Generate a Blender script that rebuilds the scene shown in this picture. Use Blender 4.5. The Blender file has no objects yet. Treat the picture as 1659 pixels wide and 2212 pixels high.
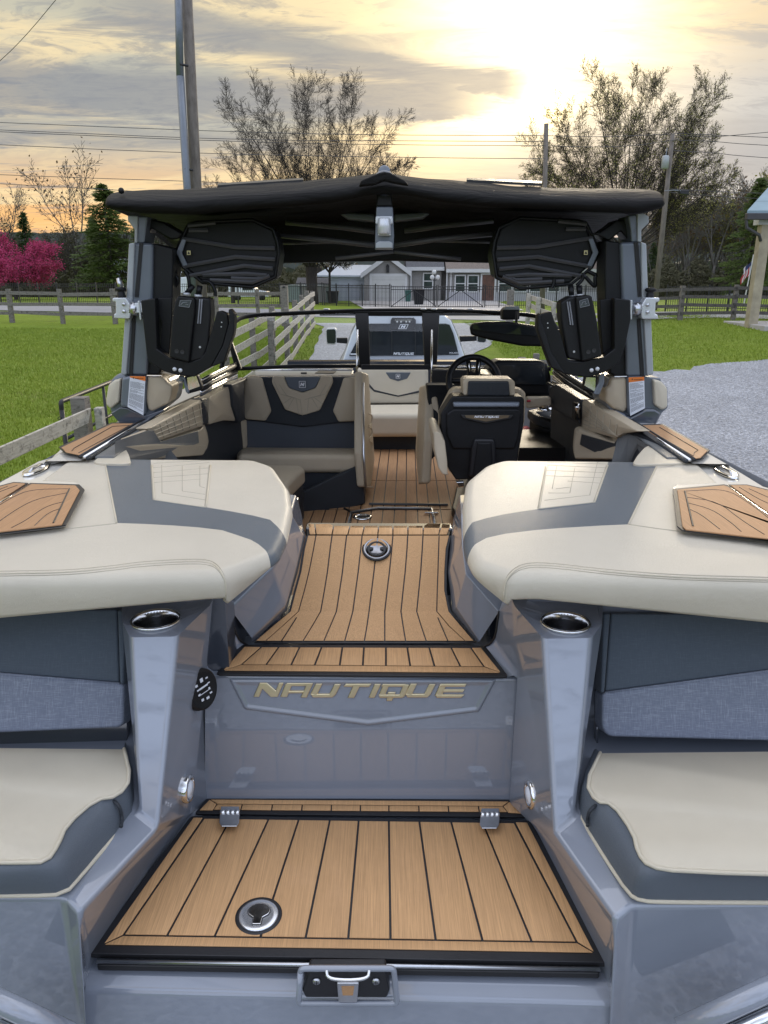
import bpy, bmesh, math, random
from mathutils import Vector, Matrix
R = math.radians
F = 1642.0; CX = 829.5; CY = 1106.0; PITCH = R(17.13); CAMZ = 2.57
SP, CP = math.sin(PITCH), math.cos(PITCH)
CAM = Vector((0, 0, CAMZ))
scn = bpy.context.scene
COL = scn.collection

# ---------------------------------------------------------------- measuring helpers (survey the place from the camera station)
def ray(x, y):
    u = (x-CX)/F; v = (y-CY)/F
    return Vector((u, CP - v*SP, -SP - v*CP))
def Z(x, y, d):                      # point on the level plane d metres below eye height
    r = ray(x, y); return CAM + r*(-d/r.z)
def D(x, y, Y):                      # point on the upright plane Y metres ahead
    r = ray(x, y); return CAM + r*(Y/r.y)
def X(x, y, X_):
    r = ray(x, y); return CAM + r*(X_/r.x)
def PL(x, y, p, n):
    r = ray(x, y); return CAM + r*((p-CAM).dot(n)/r.dot(n))
def sst(a, b, t):
    t = max(0, min(1, (t-a)/(b-a))); return t*t*(3-2*t)
def gz(x, y):                        # height of the ground
    h = .72*sst(7, 32, y) - .3*sst(68, 100, y)
    h += .30*sst(7.5, 14, x)*sst(6, 20, y)*(1-sst(36, 45, y))
    h += 0.02*math.sin(x*.9+y*.3)*sst(6, 12, abs(x)+y*.2)*(1-sst(36, 40, y))
    return h
def G(x, y, dz=0):
    r = ray(x, y); t = 5.0
    z = 0
    for _ in range(60):
        if r.z >= -1e-4: break
        t = (z+dz-CAMZ)/r.z
        p = CAM + r*t
        z = .5*z+.5*gz(p.x, p.y)
    return CAM + r*t

# ---------------------------------------------------------------- mesh helpers
def setp(o, label=None, cat=None, group=None, kind=None):
    if label: o['label'] = label
    if cat: o['category'] = cat
    if group: o['group'] = group
    if kind: o['kind'] = kind
    return o
def par(o, parent):
    if parent is not None:
        o.parent = parent
        q = parent; v = Vector(parent.location)
        while q.parent is not None:
            q = q.parent; 
            if q.type == 'EMPTY': v = Vector(q.location)
        root = q
        o.matrix_parent_inverse = Matrix.Translation(-Vector(root.location)) if parent.type == 'EMPTY' else Matrix.Identity(4)
def empty(name, loc, label=None, cat=None, group=None):
    o = bpy.data.objects.new(name, None); COL.objects.link(o); o.location = loc
    o.empty_display_size = .1
    return setp(o, label, cat, group)
def obj(name, verts, faces, mat, parent=None, smooth=False, bevel=0, seg=3, angle=30, mi=None, wn=True, subsurf=0):
    me = bpy.data.meshes.new(name)
    me.from_pydata([tuple(v) for v in verts], [], faces)
    me.validate()
    return fin(name, me, mat, parent, smooth, bevel, seg, angle, mi, wn, subsurf)
def fin(name, me, mat, parent=None, smooth=False, bevel=0, seg=3, angle=30, mi=None, wn=True, subsurf=0):
    bm = bmesh.new(); bm.from_mesh(me)
    if mi is None:
        bmesh.ops.recalc_face_normals(bm, faces=bm.faces)
    bm.to_mesh(me); bm.free()
    for m in (mat if isinstance(mat, (list, tuple)) else [mat]): me.materials.append(m)
    if mi is not None:
        for p, i in zip(me.polygons, mi): p.material_index = i
    o = bpy.data.objects.new(name, me); COL.objects.link(o)
    if smooth or bevel or subsurf:
        me.polygons.foreach_set('use_smooth', [True]*len(me.polygons))
    if bevel:
        b = o.modifiers.new('b', 'BEVEL'); b.width = bevel; b.segments = seg; b.limit_method = 'ANGLE'; b.angle_limit = R(angle)
        b.use_clamp_overlap = True; b.harden_normals = False
        if wn:
            w = o.modifiers.new('w', 'WEIGHTED_NORMAL'); w.keep_sharp = True; w.weight = 90
    if subsurf:
        s = o.modifiers.new('s', 'SUBSURF'); s.levels = subsurf; s.render_levels = subsurf
    par(o, parent)
    return o
class MB:                            # collects shapes into one mesh
    def __init__(s): s.v = []; s.f = []; s.m = []
    def add(s, vs, fs, m=0):
        n = len(s.v); s.v += [Vector(v) for v in vs]; s.f += [tuple(i+n for i in f) for f in fs]; s.m += [m]*len(fs)
        return s
    def prism(s, pts, vec, m=0):
        n = len(pts); vec = Vector(vec)
        vs = [Vector(p) for p in pts] + [Vector(p)+vec for p in pts]
        fs = [tuple(range(n)), tuple(range(2*n-1, n-1, -1))] + [(i, i+n, (i+1) % n+n, (i+1) % n) for i in range(n)]
        # orient
        c = sum(vs, Vector())/len(vs); nn = Vector((0,0,0))
        for i in range(n): nn += (vs[i]-vs[0]).cross(vs[(i+1) % n]-vs[0])
        if nn.dot(vec) > 0: fs = [tuple(reversed(f)) for f in fs]
        return s.add(vs, fs, m)
    def box(s, a, b, m=0):
        x0, y0, z0 = a; x1, y1, z1 = b
        x0, x1 = min(x0, x1), max(x0, x1); y0, y1 = min(y0, y1), max(y0, y1); z0, z1 = min(z0, z1), max(z0, z1)
        return s.add([(x0,y0,z0),(x1,y0,z0),(x1,y1,z0),(x0,y1,z0),(x0,y0,z1),(x1,y0,z1),(x1,y1,z1),(x0,y1,z1)],
                     [(3,2,1,0),(4,5,6,7),(0,1,5,4),(1,2,6,5),(2,3,7,6),(3,0,4,7)], m)
    def tube(s, path, r, n=8, m=0, cap=True, up=None):
        P = [Vector(p) for p in path]; k = len(P)
        rs = r if isinstance(r, (list, tuple)) else [r]*k
        vs = []; 
        ref = None
        for i in range(k):
            t = (P[min(i+1, k-1)]-P[max(i-1, 0)])
            if t.length < 1e-9: t = Vector((0,0,1))
            t.normalize()
            if ref is None:
                ref = Vector((0,0,1)) if abs(t.z) < .9 else Vector((1,0,0))
            a = t.cross(ref); 
            if a.length < 1e-6: a = t.orthogonal()
            a.normalize(); b = a.cross(t).normalized(); ref = b
            for j in range(n):
                th = 2*math.pi*j/n
                vs.append(P[i]+(a*math.cos(th)+b*math.sin(th))*rs[i])
        fs = []
        for i in range(k-1):
            for j in range(n):
                fs.append((i*n+j, i*n+(j+1) % n, (i+1)*n+(j+1) % n, (i+1)*n+j))
        if cap: fs += [tuple(range(n-1, -1, -1)), tuple(range((k-1)*n, k*n))]
        return s.add(vs, fs, m)
    def lathe(s, c, ax, prof, n=32, m=0):       # prof: (radius, height) along ax
        ax = Vector(ax).normalized(); a = ax.orthogonal().normalized(); b = ax.cross(a)
        c = Vector(c); vs = []; fs = []; k = len(prof)
        for (r, h) in prof:
            for j in range(n):
                th = 2*math.pi*j/n
                vs.append(c+ax*h+(a*math.cos(th)+b*math.sin(th))*r)
        for i in range(k-1):
            for j in range(n):
                fs.append((i*n+j, i*n+(j+1) % n, (i+1)*n+(j+1) % n, (i+1)*n+j))
        return s.add(vs, fs, m)
    def loft(s, rings, closed=False, m=0, cap=False):
        n = len(rings[0]); vs = [p for r in rings for p in r]; fs = []
        for i in range(len(rings)-1):
            for j in range(n if closed else n-1):
                fs.append((i*n+j, i*n+(j+1) % n, (i+1)*n+(j+1) % n, (i+1)*n+j))
        if cap: fs += [tuple(range(n-1, -1, -1)), tuple(range((len(rings)-1)*n, len(rings)*n))]
        return s.add(vs, fs, m)
    def ball(s, c, r, n=12, m=0, sc=(1,1,1)):
        prof = []
        vs = []; fs = []; k = n//2
        for i in range(k+1):
            ph = math.pi*i/k
            for j in range(n):
                th = 2*math.pi*j/n
                vs.append(Vector(c)+Vector((r*sc[0]*math.sin(ph)*math.cos(th), r*sc[1]*math.sin(ph)*math.sin(th), r*sc[2]*math.cos(ph))))
        for i in range(k):
            for j in range(n):
                fs.append((i*n+j, (i+1)*n+j, (i+1)*n+(j+1) % n, i*n+(j+1) % n))
        return s.add(vs, fs, m)
    def build(s, name, mat, parent=None, **k):
        multi = isinstance(mat, (list, tuple))
        if multi:
            me = bpy.data.meshes.new(name); me.from_pydata([tuple(v) for v in s.v], [], s.f)
            for m_ in mat: me.materials.append(m_)
            for p, i in zip(me.polygons, s.m): p.material_index = i
            bm = bmesh.new(); bm.from_mesh(me); bmesh.ops.recalc_face_normals(bm, faces=bm.faces); bm.to_mesh(me); bm.free()
            o = bpy.data.objects.new(name, me); COL.objects.link(o)
            if k.get('smooth') or k.get('bevel'): me.polygons.foreach_set('use_smooth', [True]*len(me.polygons))
            if k.get('bevel'):
                b = o.modifiers.new('b', 'BEVEL'); b.width = k['bevel']; b.segments = k.get('seg', 3); b.limit_method = 'ANGLE'; b.angle_limit = R(k.get('angle', 30))
                w = o.modifiers.new('w', 'WEIGHTED_NORMAL'); w.weight = 90
            par(o, parent); return o
        return obj(name, s.v, s.f, mat, parent, **k)
def rim(pts, rad, k=5):              # round the corners of an outline of 3D points
    n = len(pts); out = []
    for i in range(n):
        p0, p, p1 = Vector(pts[i-1]), Vector(pts[i]), Vector(pts[(i+1) % n])
        a = (p0-p); b = (p1-p); r = min(rad, a.length*.45, b.length*.45)
        a = p + a.normalized()*r; b = p + b.normalized()*r
        for j in range(k+1):
            t = j/k; out.append(a*(1-t)**2 + p*2*t*(1-t) + b*t*t)
    return out
def chaik(pts, it=2):                # smooth an open polyline
    pts = [Vector(p) for p in pts]
    for _ in range(it):
        q = [pts[0]]
        for a, b in zip(pts, pts[1:]):
            q += [a*.75+b*.25, a*.25+b*.75]
        q.append(pts[-1]); pts = q
    return pts
def slab(name, pts, vec, mat, parent, bevel=.01, seg=4, rad=0, crown=0, **k):   # padded panel: outline pushed back by vec, front face crowned
    pts = [Vector(p) for p in pts]
    if rad: pts = rim(pts, rad)
    n = len(pts); vec = Vector(vec)
    mb = MB()
    if crown:
        c = sum(pts, Vector())/n
        nrm = -vec.normalized()
        ins = []
        for p in pts:
            d = (c-p); ins.append(p + d.normalized()*min(d.length*.35, bevel*2.2+.01))
        ins2 = [q + (c-q)*.45 + nrm*crown for q in ins]
        insr = [q + nrm*crown*.55 for q in ins]
        vs = [p+vec for p in pts] + pts + insr + ins2 + [c + nrm*crown*1.15]
        fs = [tuple(range(n-1, -1, -1))]
        for k_ in range(3):
            for i in range(n): fs.append((k_*n+i, k_*n+(i+1) % n, (k_+1)*n+(i+1) % n, (k_+1)*n+i))
        for i in range(n): fs.append((3*n+i, 3*n+(i+1) % n, 4*n))
        mb.add(vs, fs)
    else:
        mb.prism(pts, vec)
    return mb.build(name, mat, parent, bevel=bevel, seg=seg, **k)
def inset(pts, d):                   # planar inset of a convex polygon of 3D points
    pts = [Vector(p) for p in pts]; n = len(pts)
    nn = Vector()
    for i in range(n): nn += (pts[i]-pts[0]).cross(pts[(i+1) % n]-pts[0])
    nn.normalize(); out = []
    for i in range(n):
        p0, p, p1 = pts[i-1], pts[i], pts[(i+1) % n]
        e0 = (p-p0); e1 = (p1-p)
        if e0.length < 1e-7 or e1.length < 1e-7: out.append(p); continue
        e0.normalize(); e1.normalize()
        n0 = nn.cross(e0); n1 = nn.cross(e1)
        b = n0+n1
        if b.length < 1e-6: out.append(p+n0*d); continue
        b.normalize(); out.append(p + b*min(d/max(.35, b.dot(n0)), d*2.2))
    return out
def planks(name, base, lines_polys, up, mat, parent, gap=.0035, h=.003):
    mb = MB()
    for q in lines_polys:
        q2 = inset(q, gap); mb.prism(q2, Vector(up)*h)
    return mb.build(name, mat, parent, bevel=.0011, seg=2, wn=False)

# ---------------------------------------------------------------- material helpers
class NT:
    def __init__(s, nt): s.nt = nt
    def n(s, t, **k):
        x = s.nt.nodes.new(t)
        for a, b in k.items():
            if a.startswith('i_'): 
                key = a[2:]
                x.inputs[int(key) if key.isdigit() else key].default_value = b
            else: setattr(x, a, b)
        return x
    def l(s, a, b): s.nt.links.new(a, b)
    def val(s, x, sock):
        if isinstance(x, (int, float)): sock.default_value = x
        elif isinstance(x, (tuple, list)): sock.default_value = x
        else: s.l(x, sock)
    def m(s, op, a, b=0.0, c=None, clamp=False):
        x = s.n('ShaderNodeMath', operation=op, use_clamp=clamp); s.val(a, x.inputs[0]); s.val(b, x.inputs[1])
        if c is not None: s.val(c, x.inputs[2])
        return x.outputs[0]
    def mix(s, f, a, b, bt='MIX'):
        x = s.n('ShaderNodeMix', data_type='RGBA', blend_type=bt); s.val(f, x.inputs['Factor'])
        s.val(a if not isinstance(a, tuple) or len(a) == 4 else a+(1,), x.inputs[6]); s.val(b if not isinstance(b, tuple) or len(b) == 4 else b+(1,), x.inputs[7])
        return x.outputs[2]
    def rng(s, v, a, b, c=0.0, d=1.0, sm=False):
        x = s.n('ShaderNodeMapRange', clamp=True); 
        if sm: x.interpolation_type = 'SMOOTHSTEP'
        s.val(v, x.inputs[0])
        for i, q in enumerate((a, b, c, d)): s.val(q, x.inputs[1+i])
        return x.outputs[0]
    def noise(s, co, sc, det=4, rough=.55, dist=0, fac=True):
        x = s.n('ShaderNodeTexNoise'); s.val(co, x.inputs['Vector']); x.inputs['Scale'].default_value = sc
        x.inputs['Detail'].default_value = det; x.inputs['Roughness'].default_value = rough; x.inputs['Distortion'].default_value = dist
        return x.outputs[0] if fac else x.outputs[1]
    def mapping(s, co, sc=(1,1,1), rot=(0,0,0), loc=(0,0,0)):
        x = s.n('ShaderNodeMapping'); s.l(co, x.inputs[0]); x.inputs['Scale'].default_value = sc; x.inputs['Rotation'].default_value = rot; x.inputs['Location'].default_value = loc
        return x.outputs[0]
def newmat(name):
    m = bpy.data.materials.new(name); m.use_nodes = True
    nt = m.node_tree; b = nt.nodes['Principled BSDF']; t = NT(nt)
    co = t.n('ShaderNodeTexCoord').outputs['Object']
    return m, t, b, co
def bump(t, b, h, dist=.001, strength=1.0):
    x = t.n('ShaderNodeBump'); x.inputs['Distance'].default_value = dist; x.inputs['Strength'].default_value = strength
    t.val(h, x.inputs['Height']); t.l(x.outputs[0], b.inputs['Normal']); return x
def pm(name, col, rough=.5, metal=0, var=.12, vs=6, bs=0, bd=.001, coat=0, spec=.5, rv=0):
    m, t, b, co = newmat(name)
    f = t.noise(co, vs, 5, .6)
    k = t.rng(f, .3, .7, 1-var, 1+var)
    x = t.n('ShaderNodeVectorMath', operation='SCALE'); x.inputs[0].default_value = col[:3]; t.l(k, x.inputs['Scale'])
    t.l(x.outputs[0], b.inputs['Base Color'])
    b.inputs['Roughness'].default_value = rough; b.inputs['Metallic'].default_value = metal
    b.inputs['Coat Weight'].default_value = coat; b.inputs['Coat Roughness'].default_value = .03
    b.inputs['Specular IOR Level'].default_value = spec
    if rv:
        t.l(t.rng(t.noise(co, vs*3.1, 6, .65), .35, .7, rough, rough+rv), b.inputs['Roughness'])
    if bs: bump(t, b, t.noise(co, bs, 3, .6), bd)
    return m
def vinyl(name, col, zones=None, rough=.42):
    # zones: list of dict(polys=[convex polys of (x,y)], col=..., seam=bool) in object space; axes 'xy' or 'xz'
    m, t, b, co = newmat(name)
    v = t.n('ShaderNodeTexVoronoi', feature='DISTANCE_TO_EDGE'); t.l(co, v.inputs['Vector']); v.inputs['Scale'].default_value = 420
    f = t.noise(co, 3, 4, .6)
    colr = t.mix(t.rng(f, .3, .7), tuple(c*.94 for c in col)+(1,), tuple(min(1, c*1.05) for c in col)+(1,))
    h = t.m('MULTIPLY', t.rng(v.outputs[0], 0, .12), .8)
    wr = t.noise(co, 9, 3, .5)
    h = t.m('ADD', h, t.m('MULTIPLY', wr, 1.6))
    if zones:
        sep = t.n('ShaderNodeSeparateXYZ'); t.l(co, sep.inputs[0])
        for z in zones:
            A = sep.outputs[0]; B = sep.outputs[2 if z.get('ax') == 'xz' else 1]
            tot = None
            for poly in z.get('polys', []):
                ar = sum(poly[i-1][0]*poly[i][1]-poly[i][0]*poly[i-1][1] for i in range(len(poly)))
                if ar < 0: poly = poly[::-1]
                sd = None
                for i in range(len(poly)):
                    (x0, y0), (x1, y1) = poly[i], poly[(i+1) % len(poly)]
                    L = math.hypot(x1-x0, y1-y0)
                    if L < 1e-6: continue
                    nx, ny = (y1-y0)/L, -(x1-x0)/L
                    e = t.m('MULTIPLY_ADD', A, nx, t.m('MULTIPLY_ADD', B, ny, -(nx*x0+ny*y0)))
                    sd = e if sd is None else t.m('MAXIMUM', sd, e)
                tot = sd if tot is None else t.m('MINIMUM', tot, sd)
            for (p0, p1) in z.get('segs', []):
                L = math.hypot(p1[0]-p0[0], p1[1]-p0[1]); ux, uy = (p1[0]-p0[0])/L, (p1[1]-p0[1])/L
                al = t.m('MULTIPLY_ADD', A, ux, t.m('MULTIPLY_ADD', B, uy, -(ux*p0[0]+uy*p0[1])))
                ac = t.m('ABSOLUTE', t.m('MULTIPLY_ADD', A, -uy, t.m('MULTIPLY_ADD', B, ux, (uy*p0[0]-ux*p0[1]))))
                ov = t.m('MAXIMUM', t.m('MULTIPLY', al, -1), t.m('SUBTRACT', al, L))
                e = t.m('MAXIMUM', ac, ov)
                tot = e if tot is None else t.m('MINIMUM', tot, e)
            if z.get('col'):
                colr = t.mix(t.rng(tot, -.0004, .0004, 1, 0), colr, tuple(z['col'])+(1,))
            w = z.get('w', .003)
            ab = t.m('ABSOLUTE', tot)
            line = t.rng(ab, w*.35, w, 1, 0)
            h = t.m('SUBTRACT', h, t.m('MULTIPLY', line, z.get('deep', 2.2)))
            if z.get('dark', .7) < 1: 
                colr = t.mix(t.m('MULTIPLY', line, 1-z.get('dark', .7)), colr, (.12, .10, .08, 1))
            if z.get('off'):     # parallel stitch line
                l2 = t.rng(t.m('ABSOLUTE', t.m('SUBTRACT', ab, z['off'])), .0006, .0016, 1, 0)
                h = t.m('SUBTRACT', h, t.m('MULTIPLY', l2, 1.0))
                colr = t.mix(t.m('MULTIPLY', l2, .25), colr, (.2, .17, .13, 1))
    t.l(colr, b.inputs['Base Color'])
    b.inputs['Roughness'].default_value = rough
    bump(t, b, h, .0012, .8)
    return m

def make_materials():
    M = {}
    # gelcoat
    def gel(name, col, rough=.05):
        m, t, b, co = newmat(name)
        f = t.noise(co, 2.2, 5, .6)
        t.l(t.mix(t.rng(f, .3, .7), tuple(c*.95 for c in col)+(1,), tuple(c*1.04 for c in col)+(1,)), b.inputs['Base Color'])
        b.inputs['Roughness'].default_value = .30; b.inputs['Specular IOR Level'].default_value = .25; b.inputs['Coat Weight'].default_value = 1; b.inputs['Coat IOR'].default_value = 1.75; b.inputs['Coat Roughness'].default_value = rough
        t.l(t.rng(t.noise(co, 26, 6, .7), .45, .75, rough, rough+.03), b.inputs['Coat Roughness'])
        bp = bump(t, b, t.noise(co, 3.5, 2, .4), .0016, .4)
        t.l(bp.outputs[0], b.inputs['Coat Normal'])
        return m
    M['gel'] = gel('gelcoat_grey', (.232, .255, .300), .012)
    M['geld'] = gel('gelcoat_dark', (.05, .058, .075), .08)
    M['white'] = gel('gelcoat_cream_white', (.68, .66, .60), .08)
    M['cream'] = vinyl('vinyl_cream', (.70, .63, .49))
    M['tan'] = vinyl('vinyl_tan', (.55, .465, .335))
    M['slate'] = vinyl('vinyl_slate', (.115, .135, .16))
    M['navy'] = vinyl('vinyl_charcoal', (.026, .031, .038), rough=.38)
    M['greyv'] = vinyl('vinyl_grey', (.16, .17, .175), rough=.4)
    # woven fabric
    def weave(name, c0, c1):
        m, t, b, co = newmat(name)
        a = t.noise(t.mapping(co, (40, 40, 700)), 1, 3, .6)
        c = t.noise(t.mapping(co, (700, 40, 40)), 1, 3, .6)
        f = t.m('ADD', t.rng(a, .5, .72, 0, .6), t.rng(c, .5, .72, 0, .6), clamp=True)
        t.l(t.mix(f, c0+(1,), c1+(1,)), b.inputs['Base Color']); b.inputs['Roughness'].default_value = .8
        b.inputs['Sheen Weight'].default_value = .1
        bump(t, b, t.noise(co, 900, 2, .5), .0006, .6)
        return m
    M['weave'] = weave('woven_blue_grey', (.150, .172, .225), (.30, .33, .39))
    M['fab'] = weave('fabric_slate', (.060, .078, .100), (.085, .105, .130))
    # teak foam
    def teak(name, col, k=1.0):
        m, t, b, co = newmat(name)
        g = t.noise(t.mapping(co, (520, 9, 520)), 1, 4, .65)
        g2 = t.noise(t.mapping(co, (60, 2.5, 60)), 1, 3, .5)
        c = t.mix(t.rng(g, .32, .68), tuple(x*.72 for x in col)+(1,), tuple(x*1.16 for x in col)+(1,))
        c = t.mix(t.rng(g2, .3, .7, 0, .35), c, tuple(x*.86 for x in col)+(1,))
        st = t.noise(co, 7, 5, .7)
        c = t.mix(t.rng(t.noise(co, 2.3, 6, .75), .5, .72, 0, .35), c, (col[0]*.72, col[1]*.72, col[2]*.75, 1))
        c = t.mix(t.rng(st, .52, .8, 0, .3), c, (col[0]*1.1, col[1]*1.12, col[2]*1.3, 1))
        t.l(c, b.inputs['Base Color']); b.inputs['Roughness'].default_value = .62
        b.inputs['Specular IOR Level'].default_value = .35
        bump(t, b, g, .0005, .7)
        return m
    M['teak'] = teak('faux_teak', (.56, .325, .15))
    M['teakd'] = teak('faux_teak_side', (.47, .265, .13))
    M['rub'] = pm('black_rubber', (.012, .012, .014), .45, var=.2, bs=300, bd=.0004)
    M['blackp'] = pm('black_powdercoat', (.006, .0065, .0075), .4, var=.15, bs=500, bd=.0003, spec=.3)
    M['blackm'] = pm('black_plastic', (.0085, .009, .010), .5, var=.2, bs=200, bd=.0004, spec=.3)
    M['chrome'] = pm('chrome', (.78, .78, .78), .08, 1, var=.05, vs=20, rv=.12)
    M['cupm'] = pm('cup_steel', (.30, .30, .31), .22, 1, var=.1, vs=30)
    M['steel'] = pm('satin_steel', (.55, .56, .58), .28, 1, var=.08, vs=30)
    M['alu'] = pm('silver_paint', (.62, .64, .66), .3, .35, var=.05)
    M['gold'] = pm('gold_letter', (.85, .72, .48), .28, 1, var=.1, vs=12)
    M['towerg'] = pm('tower_satin_grey', (.15, .17, .2), .3, .15, var=.06, coat=.2)
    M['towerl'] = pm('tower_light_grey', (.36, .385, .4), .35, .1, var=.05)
    # canvas
    m, t, b, co = newmat('black_canvas')
    wr = t.noise(t.mapping(co, (1.5, 5, 5)), 2.2, 4, .6, 1.2)
    t.l(t.mix(t.noise(co, 8, 4, .6), (.0045, .0045, .0045, 1), (.010, .0095, .009, 1)), b.inputs['Base Color'])
    b.inputs['Roughness'].default_value = .62; b.inputs['Specular IOR Level'].default_value = .16; bump(t, b, wr, .03, .5); M['canvas'] = m
    M['ink'] = pm('ink_black', (.02, .02, .02), .6)
    M['inkg'] = pm('ink_grey', (.22, .23, .25), .6)
    M['paper'] = pm('label_white', (.68, .71, .76), .4, var=.04)
    M['steelb'] = pm('polished_plate', (.75,.76,.78), .22, .85, var=.05)
    M['orange'] = pm('label_orange', (.75, .2, .03), .4)
    M['yellow'] = pm('label_yellow', (.7, .62, .3), .4)
    M['red'] = pm('red_plastic', (.35, .012, .02), .3, coat=.5)
    M['whitep'] = pm('white_decal', (.75, .76, .78), .4, var=.03)
    # glass
    def glass(name, col, tr):
        m = bpy.data.materials.new(name); m.use_nodes = True; nt = m.node_tree; nt.nodes.clear(); t = NT(nt)
        o = t.n('ShaderNodeOutputMaterial'); g = t.n('ShaderNodeBsdfGlossy'); g.inputs['Roughness'].default_value = .03
        tp = t.n('ShaderNodeBsdfTransparent'); tp.inputs[0].default_value = col+(1,)
        lw = t.n('ShaderNodeLayerWeight'); lw.inputs[0].default_value = .5
        fr_ = t.m('MULTIPLY_ADD', t.m('POWER', lw.outputs['Facing'], 4.0), .7, .045)
        mx = t.n('ShaderNodeMixShader'); t.l(t.m('MULTIPLY', fr_, tr), mx.inputs[0]); t.l(tp.outputs[0], mx.inputs[1]); t.l(g.outputs[0], mx.inputs[2])
        t.l(mx.outputs[0], o.inputs[0]); return m
    M['glass'] = glass('windshield_glass', (.93, .95, .94), 1.0)
    m, t, b, co = newmat('dark_glass'); b.inputs['Base Color'].default_value = (.02, .024, .028, 1); b.inputs['Roughness'].default_value = .04
    t.l(t.mix(t.noise(co, 5, 3), (.012, .015, .018, 1), (.03, .035, .04, 1)), b.inputs['Base Color']); M['dglass'] = m
    M['carw'] = gel('truck_white', (.70, .73, .78), .04)
    return M
M = make_materials()
M['gold2'] = pm('badge_gold', (.22,.17,.11), .35, .6)
M['greyb'] = vinyl('vinyl_blue_grey', (.080,.092,.110))
# ================================================================= THE BOAT
BOAT = empty('boat', (0, 3.0, 1.0), 'grey and cream wakeboard boat on its trailer, teak decks and black bimini overhead', 'boat')
B = BOAT
def zl(x, y): return (x*.4218, 1278.8+y*.4218)
def zr(x, y): return (1106+x*.4218, 1278.8+y*.4218)
def r2(x, y): return (414.7+x/2, 1036.8+y/2)
def r5(x, y): return (172.8+.7083*x, 1693.5+.7083*y)
UP = Vector((0, 0, 1))

# ---- transom shell, built of facets on both sides
def shell_side(s):
    z = zl if s < 0 else zr
    P = {}
    if s < 0:
        P['fl'] = Z(280.5, 1377, .79);  P['fr'] = Z(381.7, 1375, .79)
        P['c'] = Z(453, 1308, .77);     P['bl'] = Z(263.6, 1342, .78); P['bl2'] = Z(262, 1290, .78); P['c2'] = Z(470, 1270, .77)
        P['tipl'] = D(299, 1757, 1.40); P['tip'] = D(341.7, 1791, 1.37)
        P['sf'] = Z(171, 1973, 1.15);   P['so'] = Z(139, 1938, 1.145)
        P['wb'] = Z(407, 1762, 1.345);  P['wf'] = Z(192, 2095, 1.36)
        P['pb'] = Z(456, 1727, 1.33);   P['pt'] = Z(446, 1443, .965);  P['ptc'] = Z(466, 1457, .978)
        P['st'] = Z(536, 1393, .978);   P['kn'] = D(512, 1378, 1.86);  P['kt'] = D(497, 1315, 1.86)
        P['out'] = -1.35
        P['lipb'] = D(194, 2130, 1.17)
    else:
        P['fl'] = Z(1278, 1378, .79);   P['fr'] = Z(1174, 1380, .79)
        P['c'] = Z(1113, 1311, .77);    P['bl'] = Z(1301, 1348, .78);  P['bl2'] = Z(1303, 1292, .78); P['c2'] = Z(1095, 1272, .77)
        P['tipl'] = D(1244, 1762, 1.40); P['tip'] = D(1197, 1801, 1.37)
        P['sf'] = Z(1329, 1987, 1.15);  P['so'] = Z(1369, 1955, 1.145)
        P['wb'] = Z(1142, 1776, 1.345); P['wf'] = Z(1313, 2125, 1.36)
        P['pb'] = Z(1100, 1735, 1.33);  P['pt'] = Z(1119, 1456, .965); P['ptc'] = Z(1096, 1463, .978)
        P['st'] = Z(1036, 1400, .978);  P['kn'] = D(1068, 1385, 1.86); P['kt'] = D(1077, 1322, 1.86)
        P['out'] = 1.35
        P['lipb'] = D(1313, 2142, 1.17)
    return P
PLs, PRs = shell_side(-1), shell_side(1)
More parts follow.
